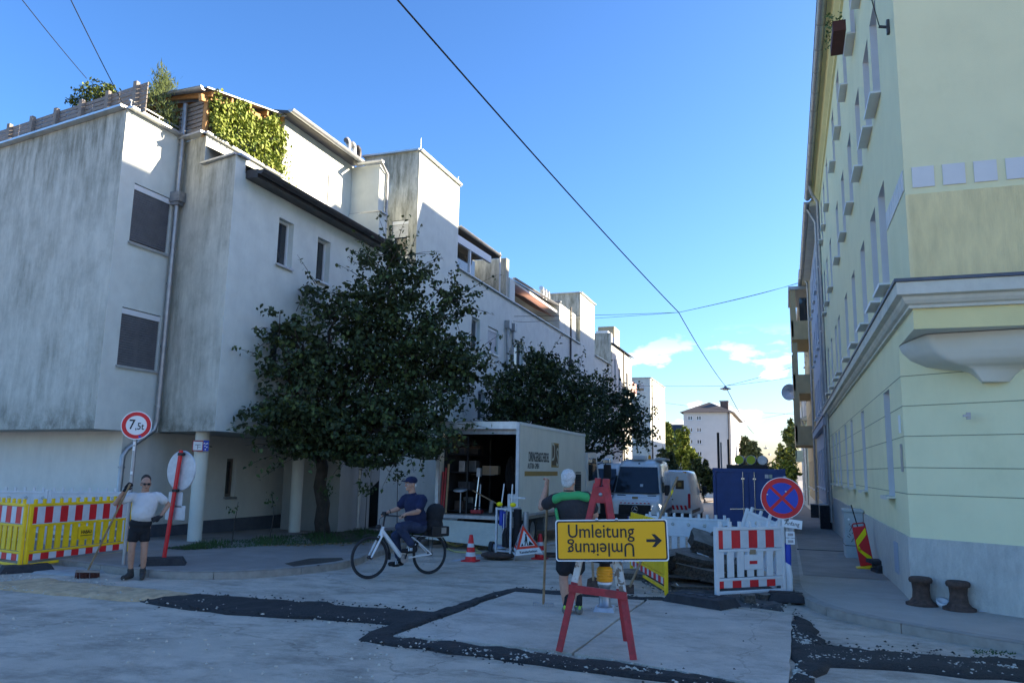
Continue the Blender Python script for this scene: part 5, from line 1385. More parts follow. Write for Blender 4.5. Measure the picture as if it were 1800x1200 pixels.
# 7,5t sign post
SP = thing('weight_limit_sign', 'round red rimmed 7,5t weight limit sign on a grey post by the fence', 'road sign', (-10.59, 10.64, .0), R(40))
b = MB(); b.cyl((0, 0, 0), (0, 0, 2.66), .032, 'zinc', 12); b.build('post', SP)
def disc(name, parent, c, r, th, m, n=40):
    b = MB(); b.lathe([(0, 0), (r, 0), (r, th), (0, th)], m, n, Matrix.Translation(c) @ Matrix.Rotation(R(90), 4, 'X'), False); return b.build(name, parent)
sd = disc('sign_plate', SP, (0, -.045, 2.45), .245, .012, 'sign_white')
b = MB(); M90 = Matrix.Translation((0, -.0575, 2.45)) @ Matrix.Rotation(R(90), 4, 'X')
b.lathe([(.165, 0), (.228, 0), (.228, .002), (.165, .002), (.165, 0)], 'red', 44, M90, False); b.build('red_ring', sd)
text(sd, '7', .235, face_front(-.07, -.0605, 2.455), 'black', sx=.85, bold=.002)
text(sd, ',5t', .165, face_front(.052, -.0605, 2.43), 'black', sx=.82, bold=.001)
b = MB(); b.box((.05, -.061, 2.24), (.09, -.0595, 2.275), 'blue_sign'); b.build('sticker', sd)
b = MB()
for z, s_ in ((2.12, .05), (2.02, .07), (1.62, .05)): b.box((-.028, -.0335, z), (.01, -.031, z + s_), 'sign_white')
b.build('sticker_remains', SP)['kind'] = 'stuff'
# temporary sign seen from behind on a red post
RS = thing('temporary_sign', 'round road sign seen from behind with two small plates on a leaning red post', 'road sign', (-10.07, 10.98, .12))
tilt = Vector((.09, .0, 1)).normalized()
b = MB(); b.bar((0, 0, .05), tilt * 1.93, .055, .04, 'red'); b.build('post', RS)
MS = Matrix.Rotation(R(-6), 4, 'Y') @ Matrix.Rotation(R(-8), 4, 'Z')
b = MB(); b.lathe([(0, 0), (.33, 0), (.345, .012), (.345, .02), (.33, .014), (0, .014)], 'steel_pale', 40, Matrix.Translation(tilt * 1.58 + Vector((.02, .05, 0))) @ Matrix.Rotation(R(8), 4, 'Z') @ Matrix.Rotation(R(-90), 4, 'X') @ Matrix.Diagonal((.80, 1, 1, 1)), False)
b.build('sign_back', RS)
for z in (1.86, 1.24): b = MB(); b.rbox((tilt.x * z - .04, -.03, z - .03), (tilt.x * z + .06, .045, z + .02), 'black', .008); b.build('clamp', RS)
for (x, z, w, h) in ((.10, 1.08, .30, .26), (.12, .86, .42, .24)):
    b = MB(); b.rbox((x - w / 2, .04, z - h / 2), (x + w / 2, .052, z + h / 2), 'steel_pale', .005); b.build('small_plate', RS)
foot('dark rubber base of the leaning red sign post', (-10.07, 10.98, .122), R(38), .72, .45)
# bracket sign on the column
CS = thing('notice_box', 'small white and blue notice sign strapped to the first white column', 'sign', (-12.36, 14.3, 2.2), R(42))
b = MB(); b.box((-.17, -.03, -.12), (.05, .0, .12), 'red_worn'); b.box((-.155, -.034, -.095), (.035, -.0305, .095), 'sign_white'); b.build('white_panel', CS)
b = MB(); b.box((.052, -.03, -.11), (.17, .0, .13), 'blue_sign'); bp_ = b.build('blue_panel', CS)
b = MB()
for x, z in ((.07, .06), (.11, .05), (.14, .06), (.09, .0), (.13, -.02), (.1, -.07)): b.box((x - .012, -.034, z - .014), (x + .012, -.0305, z + .014), 'sign_white')
b.build('print', bp_)['kind'] = 'stuff'
b = MB(); b.box((-.12, -.0365, .02), (.0, -.0345, .03), 'black'); b.box((-.065, -.0365, -.07), (-.055, -.0345, .02), 'black'); b.box((-.05, -.0365, -.03), (.0, -.0345, -.024), 'black'); b.build('print', CS)['kind'] = 'stuff'
b = MB(); b.tube([(.17, -.01, 0), (.24, .06, -.01), (.2, .2, -.01)], .008, 'black', 6); b.build('strap', CS)

# no stopping sign
NS = thing('no_stopping_sign', 'round blue and red no stopping sign with an Anfang plate on a wrapped post', 'road sign', (-.06, 12.92, 0), R(2))
b = MB(); b.cyl((.02, .0, 0), (.02, .0, 1.8), .03, 'zinc', 12); b.build('post', NS)
b = MB(); b.tube([(.02, 0, .4), (.025, -.01, .62), (.03, 0, .8)], [.045, .05, .045], 'blue_sign', 10); b.build('blue_wrap', NS)
b = MB(); b.tube([(.0, -.02, .02), (.03, -.03, .12), (.035, -.03, .3), (.02, -.03, .46), (.0, -.02, .52)], [.04, .05, .05, .045, .02], 'white_plastic', 10); b.build('white_sleeve', NS)
zc = 1.47; r_ = .315
sd = disc('sign_plate', NS, (-.03, -.045, zc), r_, .012, 'sign_white', 48)
Mx_ = Matrix.Translation((-.03, -.0575, zc)) @ Matrix.Rotation(R(90), 4, 'X')
b = MB(); b.lathe([(0, 0), (.305, 0), (.305, .002), (0, .002)], 'red', 48, Mx_, False); rd = b.build('red_disc', sd)
b = MB(); b.lathe([(0, .002), (.232, .002), (.232, .004), (0, .004)], 'blue_sign', 48, Mx_, False); b.build('blue_disc', sd)
b = MB()
for a in (45, -45): b.box((-.237, -.022, .004), (.237, .022, .006 + (.0005 if a > 0 else 0)), 'red', Mx_ @ Matrix.Rotation(R(a), 4, 'Z'))
b.build('red_cross', sd)
b = MB(); b.lathe([(0, .0065), (.013, .0065), (.0, .0068)], 'sign_white', 10, Mx_ @ Matrix.Translation((.055, .10, 0))); b.lathe([(0, .0065), (.012, .0065), (.0, .0068)], 'sign_white', 10, Mx_ @ Matrix.Translation((-.215, .05, 0))); b.build('paint_fleck', sd)['kind'] = 'stuff'
b = MB(); b.rbox((-.16, -.05, 1.03), (.13, -.04, 1.16), 'sign_white', .02); ap = b.build('anfang_plate', NS); ap.rotation_euler = (0, R(6), 0)
text(ap, 'Anfang', .085, face_front(-.015, -.0515, 1.095), 'black', sx=.9)
for z in (.93, .83):
    b = MB(); b.rbox((.0, -.06, z - .045), (.13, -.05, z + .045), 'sign_white', .012); o = b.build('small_plate', NS); b = MB(); b.rbox((.03, -.063, z - .02), (.11, -.0605, z + .02), 'steel', .004); b.build('print', o)
b = MB(); b.rbox((-.27, -.02, .93), (-.11, -.012, 1.08), 'sign_white', .012); o = b.build('small_plate', NS); text(o, 'lt', .08, face_front(-.19, -.0225, 1.0), 'black', sx=.9)
b = MB(); b.rbox((-.02, -.05, 1.12), (.06, .03, 1.2), 'black', .006); b.build('clamp', NS)

# sawhorse tripod and detour sign
SH = thing('sawhorse', 'tall three legged wooden trestle, red with peeling white middle, holding the detour sign', 'trestle', (-1.85, 8.2, 0))
ap_ = Vector((-1.865, 8.28, 1.70)); feet = [Vector((-2.24, 7.98, .03)), Vector((-1.475, 7.93, .03)), Vector((-1.70, 8.74, .03))]
offs = [Vector((-.05, -.03, 0)), Vector((.05, -.03, 0)), Vector((.02, .05, 0))]
for ft, of in zip(feet, offs):
    tp = ap_ + of
    segs = [(0, .30, 'red_worn'), (.30, .66, 'paint_peeling'), (.66, 1.0, 'red_worn')] if ft is not feet[0] else [(0, .30, 'red_worn'), (.30, .60, 'paint_peeling'), (.60, 1.0, 'red_worn')]
    b = MB()
    for (s0, s1, m) in segs: b.bar(tp.lerp(ft, s0), tp.lerp(ft, s1), .062, .045, m, (0, 1, 0))
    b.build('leg', SH, True)
l0, l1 = (ap_ + offs[0]).lerp(feet[0], .63), (ap_ + offs[1]).lerp(feet[1], .65)
b = MB(); b.bar(l0 + Vector((-.035, -.05, 0)), l1 + Vector((.04, -.05, 0)), .03, .072, 'red_worn'); b.build('crossbar', SH, True)
b = MB(); b.rbox((ap_.x - .09, ap_.y - .075, ap_.z - .20), (ap_.x + .09, ap_.y - .045, ap_.z - .03), 'red_worn', .008); b.build('head_board', SH, True)
b = MB(); b.rbox((ap_.x - .075, ap_.y - .04, ap_.z - .02), (ap_.x - .015, ap_.y + .05, ap_.z + .06), 'red_worn', .012); b.rbox((ap_.x + .01, ap_.y - .04, ap_.z - .02), (ap_.x + .075, ap_.y + .05, ap_.z + .055), 'red_worn', .012); b.build('head', SH, True)
b = MB(); b.lathe([(0, 0), (.022, 0), (.015, .012), (0, .014)], 'zinc', 12, Matrix.Translation((ap_.x, ap_.y - .0755, ap_.z - .11)) @ Matrix.Rotation(R(90), 4, 'X')); b.build('bolt', SH, True)
sc_ = at(1074.5, 949, 7.98)
UM = thing('detour_sign', 'large yellow Umleitung detour sign with a black arrow, its wording repeated upside down', 'road sign', sc_, rot=(R(-4), R(-2.2), R(10)))
SW, SHh = .565, .205
def rrect(w, h, r, k=5):
    out = []
    for (sx_, sy_, a0_) in ((1, 1, 0), (-1, 1, 90), (-1, -1, 180), (1, -1, 270)):
        for j in range(k + 1):
            a = R(a0_ + 90 * j / k); out.append((sx_ * (w - r) + r * math.cos(a), sy_ * (h - r) + r * math.sin(a)))
    return out
MF = Matrix.Rotation(R(90), 4, 'X')
def plate(name, parent, w, h, r, z0, z1, m):
    b = MB(); b.prism(rrect(w, h, r), z0, z1, m, MF); return b.build(name, parent)
sp_ = plate('sign_plate', UM, SW, SHh, .03, -.012, .0, 'sign_white')
plate('black_border', sp_, SW - .012, SHh - .012, .024, .0005, .002, 'black')
plate('yellow_face', sp_, SW - .026, SHh - .026, .016, .0025, .004, 'yellow_sign')
tx = face_front(-.09, -.0065, .085)
text(sp_, 'Umleitung', .19, face_front(-.105, -.0065, .085), 'black', sx=.86, bold=.0005)
text(sp_, 'Umleitung', .19, face_front(-.105, -.0065, -.085, math.pi), 'black', sx=.86, bold=.0005)
b = MB(); b.prism([(-.075, -.014), (.015, -.014), (-.022, -.062), (.012, -.062), (.078, 0), (.012, .062), (-.022, .062), (.015, .014), (-.075, .014)], .0045, .006, 'black', Matrix.Translation((.425, 0, -.005)) @ MF)
b.build('arrow', sp_)
b = MB(); b.box((.02, -.0052, -.207), (.5, -.0051, -.206), 'black')
for (x, z) in ((-.14, SHh), (.06, SHh), (-.25, -SHh), (.1, -SHh)):
    b = MB(); b.lathe([(0, 0), (.016, 0), (.016, .008), (0, .01)], 'zinc_light', 10, Matrix.Translation((x, -.001, z)) @ MF); b.build('bolt', UM)

# rammer
rg = gnd(1060, 1078)
RMr = thing('tamping_rammer', 'yellow tamping rammer with orange bellows standing behind the red trestle', 'rammer', (rg.x, rg.y + .1, .03), R(8)); RMr.scale = (.9, .9, .9)
b = MB(); b.add([(-.15, -.2, 0), (.15, -.2, 0), (.15, .17, 0), (-.15, .17, 0), (-.13, -.17, .05), (.13, -.17, .05), (.13, .17, .05), (-.13, .17, .05)], [(3, 2, 1, 0), (4, 5, 6, 7), (0, 1, 5, 4), (1, 2, 6, 5), (2, 3, 7, 6), (3, 0, 4, 7)], 'steel_pale'); b.build('foot', RMr)
b = MB(); b.lathe([(.12, .05), (.085, .08), (.085, .33), (.10, .34), (.10, .40), (0, .4)], 'steel', 20); b.build('ram_leg', RMr)
b = MB(); b.lathe([(.105, .37), (.105, .40), (.0, .40)], 'white_paint', 20); b.build('label_ring', RMr)
b = MB(); prof = [(.09, .40)]
for k in range(5): z = .40 + k * .04; prof += [(.105 + .012 * (k not in (0,)), z + .005), (.125 - .008 * (k == 4), z + .02), (.105, z + .036)]
prof += [(.08, .62)]; b.lathe(prof, 'orange', 24); b.build('bellows', RMr)
b = MB(); b.lathe([(.08, .60), (.08, .66), (.19, .68), (.19, .70), (0, .70)], 'black', 20); b.build('collar', RMr)
b = MB(); b.rbox((-.11, -.12, .70), (.11, .16, .98), 'black', .03); b.add([(-.07, -.14, .70), (.07, -.14, .70), (.045, -.14, .80), (-.045, -.14, .80), (-.07, -.11, .7), (.07, -.11, .7), (.045, -.11, .8), (-.045, -.11, .8)], [(0, 1, 2, 3), (1, 5, 6, 2), (4, 0, 3, 7), (3, 2, 6, 7)], 'steel'); b.build('engine', RMr)
text(RMr, 'A', .05, face_front(0, -.142, .745), 'white_paint')
for s_ in (-1, 1): b = MB(); b.rbox((s_ * .17 - .045, -.1, .72), (s_ * .17 + .045, .16, 1.02), 'yellow_plastic', .03); b.build('side_tank', RMr)
b = MB(); b.tube([(-.2, .1, .8), (-.22, .35, 1.05), (-.2, .42, 1.12), (.2, .42, 1.12), (.22, .35, 1.05), (.2, .1, .8)], .018, 'black', 8); b.build('handle', RMr)
# shovel beside it and long broom handle leaning on the barrier
s0 = gnd(1043, 1047)
SV = thing('shovel', 'worn shovel with dark blade standing left of the rammer', 'shovel', (s0.x, s0.y, .0))
tp = at(1038, 930, s0.y + .15); lo = Vector((s0.x, s0.y, .22))
b = MB(); b.tube([lo, tp], .019, 'wood_handle', 8); b.build('handle', SV, True)
b = MB(); b.add([(s0.x - .09, s0.y, .24), (s0.x + .09, s0.y, .24), (s0.x + .11, s0.y - .02, .05), (s0.x, s0.y - .03, .0), (s0.x - .11, s0.y - .02, .05), (s0.x, s0.y + .03, .28)], [(0, 1, 2, 3, 4), (0, 5, 1)], 'rust'); b.build('blade', SV, True)
h0, h1 = gnd(1107, 1043), at(1191, 838, 13.0)
LH = thing('long_shovel', 'long wooden tool handle leaning up over the white barrier towards the vans', 'shovel', h0)
b = MB(); b.tube([h0 + Vector((0, 0, .1)), h1], .02, 'wood_handle', 8); b.build('handle', LH, True)
b = MB(); b.add([h0 + Vector(v) for v in ((-.08, 0, .12), (.06, .02, .14), (.07, -.02, .0), (-.12, -.03, .0))], [(0, 1, 2, 3)], 'rust'); b.build('blade', LH, True)
pm_ = h0.lerp(h1, .86)
b = MB(); b.tube([h0.lerp(h1, .84), h0.lerp(h1, .88)], .024, 'yellow_bright', 8); b.build('tape', LH, True)

# cones
def cone(label, p):
    t = thing('traffic_cone', label, 'traffic cone', p, group='traffic cones')
    b = MB(); b.rbox((-.15, -.15, 0), (.15, .15, .03), 'red', .01); b.build('base', t)
    b = MB(); zs = [(.115, .03, 'red'), (.104, .10, 'red'), (.09, .185, 'reflect_white'), (.075, .28, 'red'), (.062, .355, 'reflect_white'), (.048, .44, 'red'), (.034, .52, 'red')]
    for (r1, z1, m1), (r2, z2, m2) in zip(zs, zs[1:]):
        b.lathe([(r1, z1), (r2, z2)], {0: 'red', .1: 'reflect_white'}.get(z1, None) or ('reflect_white' if z1 in (.10, .28) else 'red'), 24)
    b.lathe([(.034, .52), (.02, .522), (.0, .5)], 'red', 24); b.build('cone', t); return t
c1 = gnd(827, 986); cone('red and white traffic cone nearest the cyclist, left of the pump frame', c1)
c2 = gnd(949, 982); cone('red and white traffic cone right of the folding triangular sign', c2)
# folding pyramid sign
tg = gnd(919, 984)
TS = thing('folding_sign', 'folding red and white pyramid sign with digging man and the word Kanalarbeiten', 'warning sign', (tg.x, tg.y - .05, 0), R(-14)); TS.scale = (.95, .95, .84)
apx = Vector((.0, .0, .80)); base3 = [Vector((-.43, .20, .15)), Vector((.04, -.36, .10)), Vector((.40, .22, .15))]
for i, (a, c) in enumerate(((base3[0], base3[1]), (base3[1], base3[2]))):
    n = (c - a).cross(apx - a).normalized()
    if n.y > 0: n = -n
    P = lambda u, v, o=0.: (a.lerp(c, u)).lerp(apx, v) + n * o           # v: 0 base .. 1 apex
    b = MB(); b.add([P(0, 0), P(1, 0), P(0, 1), P(0, 0, -.006), P(1, 0, -.006), P(0, 1, -.006)], [(0, 1, 2), (5, 4, 3), (0, 3, 4, 1)], 'sign_white'); f_ = b.build('face', TS)
    b = MB()
    b.add([P(0, .2, .002), P(1, .2, .002), P(.0, 1, .002)], [(0, 1, 2)], 'red_orange'); b.build('red_triangle', f_)
    b = MB(); b.add([P(.13, .28, .004), P(.87, .28, .004), P(.5, .83, .004)], [(0, 1, 2)], 'sign_white'); b.build('white_triangle', f_)
    b = MB(); g3 = .006
    b.add([P(.18, .30, g3), P(.32, .30, g3), P(.25, .40, g3)], [(0, 1, 2)], 'black'); b.add([P(.56, .30, g3), P(.84, .30, g3), P(.70, .45, g3)], [(0, 1, 2)], 'black')
    for q in ([(.36, .30), (.41, .30), (.50, .47), (.44, .47)], [(.50, .30), (.55, .30), (.56, .47), (.49, .47)], [(.42, .46), (.58, .46), (.66, .62), (.52, .64)], [(.34, .42), (.37, .42), (.60, .56), (.56, .57)]): b.add([P(u, v, g3) for u, v in q], [(0, 1, 2, 3)], 'black')
    cc = P(.60, .67, g3); uu = (c - a).normalized() * .022; vv = (apx - (a + c) / 2).normalized() * .022
    b.add([cc + uu * math.cos(k * .785) + vv * math.sin(k * .785) for k in range(8)], [tuple(range(8))], 'black'); b.build('digging_man', f_)
    X = (c - a).normalized(); Yv = n.cross(X).normalized()
    if Yv.z < 0: Yv = -Yv
    ce = P(.5, .09, .003); MT = Matrix(((X.x, Yv.x, n.x, ce.x), (X.y, Yv.y, n.y, ce.y), (X.z, Yv.z, n.z, ce.z), (0, 0, 0, 1)))
    text(f_, 'Kanalarbeiten', .085, MT, 'black', sx=.9, bold=.001)
for q in base3: b = MB(); b.tube([apx + Vector((0, 0, .03)), q, Vector((q.x * 1.1, q.y * 1.1, 0))], .008, 'steel', 6); b.build('leg', TS)
# pump frame on round cover
eg = gnd(868, 984)
MC = thing('manhole_cover', 'thick round iron cover lying on the road under the pump frame', 'manhole cover', (eg.x, eg.y + .25, 0))
b = MB(); b.lathe([(0, .09), (.30, .09), (.34, .075), (.36, .07), (.36, .03), (.30, .0), (0, 0)], 'rust', 32); b.build('cover', MC)
MC2 = thing('manhole_cover', 'round iron ring on the road behind the second cone', 'manhole cover', (c2.x + .12, c2.y + .25, 0))
b = MB(); b.lathe([(.22, .0), (.30, .0), (.30, .05), (.22, .05), (.22, .0)], 'rust', 28); b.build('ring', MC2)
PF = thing('pump_trolley', 'tall grey steel frame trolley holding a pump with blue and yellow fittings behind the truck', 'pump trolley', (eg.x + .12, eg.y + .5, .09), R(-8))
w, d, h = .17, .2, .93
for sx_ in (-1, 1):
    for sy_ in (-1, 1): b = MB(); b.box((sx_ * w - .02, sy_ * d - .02, 0), (sx_ * w + .02, sy_ * d + .02, h), 'steel_pale'); b.build('post', PF)
for z in (.04, h - .03):
    b = MB(); b.box((-w + .021, -d - .018, z - .018), (w - .021, -d + .018, z + .018), 'steel_pale'); b.box((-w + .021, d - .018, z - .018), (w - .021, d + .018, z + .018), 'steel_pale')
    b.box((-w - .018, -d + .021, z - .018), (-w + .018, d - .021, z + .018), 'steel_pale'); b.box((w - .018, -d + .021, z - .018), (w + .018, d - .021, z + .018), 'steel_pale'); o = b.build('rail', PF); o['kind'] = 'stuff'
b = MB(); b.rbox((-.1, -.1, .1), (.12, .14, .5), 'black', .04); b.cyl((-.05, -.1, .5), (-.05, -.1, .85), .04, 'blue_sign', 10); b.rbox((-.14, -.16, .55), (-.06, -.1, .9), 'blue_sign', .02); b.build('pump', PF)['kind'] = 'stuff'
b = MB(); b.tube([(.08, -.14, .85), (.1, -.19, .6), (.04, -.19, .35), (.09, -.19, .1)], .022, 'black_soft', 8); b.tube([(-.02, -.16, .8), (.0, -.2, .5), (-.08, -.19, .3)], .012, 'steel_pale', 6); b.build('cable', PF)['kind'] = 'stuff'
for x, z1, tl in ((-.12, 1.42, .06), (.12, 1.42, .02)): b = MB(); b.tube([(x, -.1, h), (x + tl, -.1, z1)], .014, 'white_plastic', 8); b.build('rod', PF)
for x in (-.15, .17): b = MB(); b.ell((x, -.12, h + .06), (.07, .06, .05), 'yellow_bright', 10, 6); b.build('yellow_grip', PF)
b = MB(); b.box((.02, -.05, h), (.07, .0, 1.15), 'steel_pale'); b.box((.03, -.05, 1.12), (.42, .0, 1.15), 'steel_pale'); b.build('lever', PF)
b = MB(); b.tube([(.25, -.05, .02), (.25, -.05, .9)], .09, 'black_soft', 10); b.tube([(.42, 0, .1), (.42, 0, .85)], .06, 'steel', 10); b.build('hose_bundle', PF)['kind'] = 'stuff'
WS = thing('electric_motor', 'small electric motor with a wheel lying at the left foot of the pump frame', 'motor', (eg.x - .25, eg.y + .9, 0))
b = MB(); b.tube([(-.1, 0, .12), (.22, 0, .1)], .09, 'steel', 14); b.build('motor', WS)
b = MB(); b.tube([(-.17, -.02, .13), (-.09, -.02, .13)], .13, 'rubber', 18); b.build('wheel', WS)
# hose on the road
HO = MB(); hp = [gnd(775, 950, .05), gnd(782, 962, .02), gnd(800, 969, .02), gnd(827, 971, .02), gnd(845, 971, .02)]
ctr = gnd(797, 953, .1)
loop = [ctr + Vector((math.cos(a) * .26, math.sin(a) * .25, .0 + .06 * math.sin(a * 2))) for a in [k * .45 for k in range(15)]]
HO.tube(loop, .024, 'hose', 8); HO.tube(hp, .024, 'hose', 8); HO.tube([gnd(845, 971, .02), gnd(836, 965, .02), gnd(842, 958, .04)], .024, 'hose', 8)
ho = HO.build('hose'); tag(ho, 'yellowish hose looped on the road in front of the truck tail', 'hose')

# chevron beacon, cabinet, bollards, litter
CV = thing('chevron_beacon', 'red and yellow chevron guide beacon leaning against the lilac plinth', 'beacon', (1.40, 16.9, .12 + gz(16.9)), rot=(0, R(-9), R(4)))
b = MB(); b.rbox((-.125, -.02, .06), (.125, .02, .80), 'red', .02); bo = b.build('board', CV)
b = MB(); yy = -.0225
for poly in ([(-.11, .42), (-.11, .55), (.105, .77), (.105, .64)], [(-.11, .42), (-.11, .36), (.105, .10), (.105, .22)]):
    b.add([(x, yy, z) for x, z in poly], [(0, 1, 2, 3)], 'yellow_bright')
b.add([(-.11, yy, .36), (-.11, yy, .42), (-.07, yy, .44), (-.06, yy, .40), (-.07, yy, .34)], [(4, 3, 2, 1, 0)], 'yellow_bright'); b.build('chevron', bo)
b = MB(); b.tube([(-.11, 0, .79), (-.11, 0, .84), (-.09, 0, .86), (.09, 0, .86), (.11, 0, .84), (.11, 0, .79)], .014, 'red_worn', 8); b.build('handle', CV)
b = MB(); b.bar((-.02, .0, .78), (-.05, .03, 1.22), .02, .02, 'black'); b.build('strap', CV)
b = MB(); b.rbox((-.2, -.12, 0), (.12, .12, .06), 'yellow_plastic', .02); b.build('base', CV)
BS = thing('beacon_weight', 'stack of dark rubber weights at the wall beside the chevron beacon', 'weight', (1.56, 16.25, .12 + gz(16.2)), R(10))
for k, (x, y) in enumerate(((0, 0), (.02, -.02), (-.05, .1))): b = MB(); b.rbox((x - .12, y - .22, k * .075), (x + .12, y + .22, k * .075 + .068), 'rubber', .012); b.build('weight', BS)
CB = thing('utility_cabinet', 'pale grey utility cabinet with scribbles standing against the right wall', 'cabinet', (1.34, 19.7, .12 + gz(19.7)))
b = MB(); b.rbox((-.17, -.35, .0), (.22, .35, 1.0), 'cabinet_grey', .015); bd = b.build('body', CB)
b = MB(); b.rbox((-.19, -.38, 1.0), (.24, .38, 1.06), 'cabinet_grey', .02); b.build('lid', CB)
b = MB(); b.box((-.175, -.354, .27), (.225, -.351, .285), 'black'); b.box((-.174, -.352, .27), (-.171, .35, .285), 'black'); b.build('seam', bd)
b = MB(); rnd = random.Random(2)
for k in range(9): x = -.05 + .03 * math.sin(k * 2.1); b.bar((x, -.353, .36 + k * .045), (x + rnd.uniform(-.05, .05), -.353, .40 + k * .045), .004, .012, 'black')
b.build('scribble', bd)['kind'] = 'stuff'
b = MB(); b.cyl((-.08, -.356, .85), (-.08, -.35, .85), .025, 'sign_white', 10); b.build('sticker', bd)
for lab, (x, y) in (('rusty cast iron bollard nearest the house corner', (1.66, 12.22)), ('second rusty cast iron bollard, right of the one at the corner', (2.07, 12.0))):
    t = thing('bollard', lab, 'bollard', (x, y, .12), group='cast iron bollards')
    b = MB(); b.lathe([(.20, 0), (.20, .03), (.15, .05), (.115, .10), (.105, .2), (.115, .29), (.14, .30), (.15, .33), (.14, .36), (.12, .37), (0, .36)], 'rust', 24); b.build('body', t)
t = thing('paper_cup', 'crumpled white paper cup lying between the two bollards', 'litter', (1.90, 12.18, .12))
b = MB(); b.lathe([(0, 0), (.05, 0), (.075, .05), (.08, .1), (.06, .09), (.0, .05)], 'litter', 12, Matrix.Rotation(R(25), 4, 'X')); b.build('cup', t)
t = thing('paper_scrap', 'flat white scrap of rubbish right of the second bollard', 'litter', (2.36, 11.98, .125))
b = MB(); b.add([(-.08, -.03, 0), (.06, -.05, .01), (.09, .03, .03), (-.04, .05, .02)], [(0, 1, 2, 3)], 'litter'); b.build('scrap', t)
# far right: bin like boxes along the wall
for lab, y, h_ in (('dark planter box against the blue grey house wall', 33.5, .9), ('smaller dark box further along the right wall', 47, .7)):
    t = thing('wall_box', lab, 'box', (1.35, y, .12 + gz(y))); b = MB(); b.rbox((-.2, -.3, 0), (.2, .3, h_), 'rubber', .02); b.build('body', t); b = MB(); b.rbox((-.22, -.32, h_), (.22, .32, h_ + .05), 'steel', .01); b.build('lid', t)
# ------------------------------------------------------------------ vehicles
def wheel(parent, x, y, z, r, w, M=None):
    t = MB(); t.lathe([(r * .62, -w / 2), (r * .95, -w / 2), (r, -w * .35), (r, w * .35), (r * .95, w / 2), (r * .62, w / 2)], 'rubber', 26, Matrix.Translation((x, y, z)) @ Matrix.Rotation(R(90), 4, 'Y'))
    o = t.build('wheel', parent)
    t = MB(); t.lathe([(r * .62, -w * .42), (r * .5, -w * .3), (r * .2, -w * .2), (0, -w * .2)], 'steel', 20, Matrix.Translation((x, y, z)) @ Matrix.Rotation(R(90), 4, 'Y'))
    t.lathe([(r * .62, w * .42), (r * .5, w * .3), (r * .2, w * .2), (0, w * .2)], 'steel', 20, Matrix.Translation((x, y, z)) @ Matrix.Rotation(R(90), 4, 'Y'))
    t.build('rim', o); return o
# box truck seen from behind, its rear open
TG = gz(18)
TK = thing('box_truck', 'white box truck with open rear full of gear and black lettering on its side', 'truck', (-7.17, 18.0, TG), 0)
zf, zt_ = .80, 2.98; hw = 1.08; LB = 6.55
def bb(name, lo, hi, m, parent=TK): b = MB(); b.box(lo, hi, m); return b.build(name, parent)
side = bb('side_wall', (hw - .05, 0.0, zf - .02), (hw, LB, zt_), 'box_white'); bb('side_wall', (-hw, 0, zf - .02), (-hw + .05, LB, zt_), 'box_white')
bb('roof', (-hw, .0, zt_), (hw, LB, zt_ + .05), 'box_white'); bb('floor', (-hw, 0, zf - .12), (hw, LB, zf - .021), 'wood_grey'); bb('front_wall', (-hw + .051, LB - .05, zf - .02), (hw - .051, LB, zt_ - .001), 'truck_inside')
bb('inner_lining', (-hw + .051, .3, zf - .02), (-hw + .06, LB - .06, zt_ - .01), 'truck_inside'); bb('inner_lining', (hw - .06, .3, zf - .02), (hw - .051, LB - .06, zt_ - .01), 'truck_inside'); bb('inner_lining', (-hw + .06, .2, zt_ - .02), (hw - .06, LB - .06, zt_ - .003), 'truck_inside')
b = MB(); b.box((-hw - .01, -.05, zf - .1), (-hw + .07, -.001, zt_ + .04), 'steel_pale'); b.box((hw - .07, -.05, zf - .1), (hw + .01, -.001, zt_ + .04), 'steel_pale'); b.box((-hw + .07, -.048, zt_ - .12), (hw - .07, -.003, zt_ + .06), 'zinc_light'); b.box((-hw + .07, -.06, zf - .11), (hw - .07, -.002, zf - .03), 'steel'); b.build('rear_frame', TK)
b = MB(); b.box((hw - .001, .02, zt_ - .02), (hw + .018, LB, zt_ + .055), 'white_paint'); b.box((hw + .001, .02, zf - .04), (hw + .015, LB, zf + .02), 'zinc_light'); b.build('edge_trim', side)
bb('rolled_tarp', (-hw + .3, .15, zt_ - .24), (hw - .1, .28, zt_ - .12), 'steel')
# lettering and badge on the right side
SX = hw + .002
def side_m(y, z): return Matrix(((0, 0, 1, SX), (1, 0, 0, y), (0, 1, 0, z), (0, 0, 0, 1)))
XS = -7.17 + hw
def sy(px, py): p = atx(px, py, XS); return p.y - 18.0, p.z - TG
ya, za = sy(927, 795); yb, zb = sy(967, 812)
text(side, 'DIRINGER&SCHEIDEL', .34, side_m((ya + yb) / 2, sy(947, 804)[1]), 'black', sx=(yb - ya) / 3.6, bold=.004)
ya, za = sy(926, 818); yb, zb = sy(949, 820)
text(side, 'AUSTRIA GMBH', .20, side_m((ya + yb) / 2, (za + zb) / 2), 'black', sx=(yb - ya) / 1.6)
(ya, za), (yb, zb) = sy(922, 837), sy(980, 828)
b = MB(); b.box((hw + .001, ya, sy(950, 836)[1]), (hw + .004, yb, sy(950, 828)[1]), 'gold'); b.build('gold_bar', side)
(ya, za), (yb, zb) = sy(969, 821), sy(982, 779)
b = MB(); b.box((hw + .001, ya, za), (hw + .004, yb, zb), 'gold'); bd = b.build('badge', side)
b = MB(); b.box((hw + .0041, ya + .06, za + .06), (hw + .006, yb - .06, zb - .05), 'logo_brown'); b.build('badge_field', bd)
SX = hw + .007
ym, zm = (ya + yb) / 2, (za + zb) / 2
text(bd, 'D', .72, side_m(ym - .2, zm + .06), 'cornice_grey', sx=.72); text(bd, 'S', .74, side_m(ym + .22, zm - .08), 'cornice_grey', sx=.72)
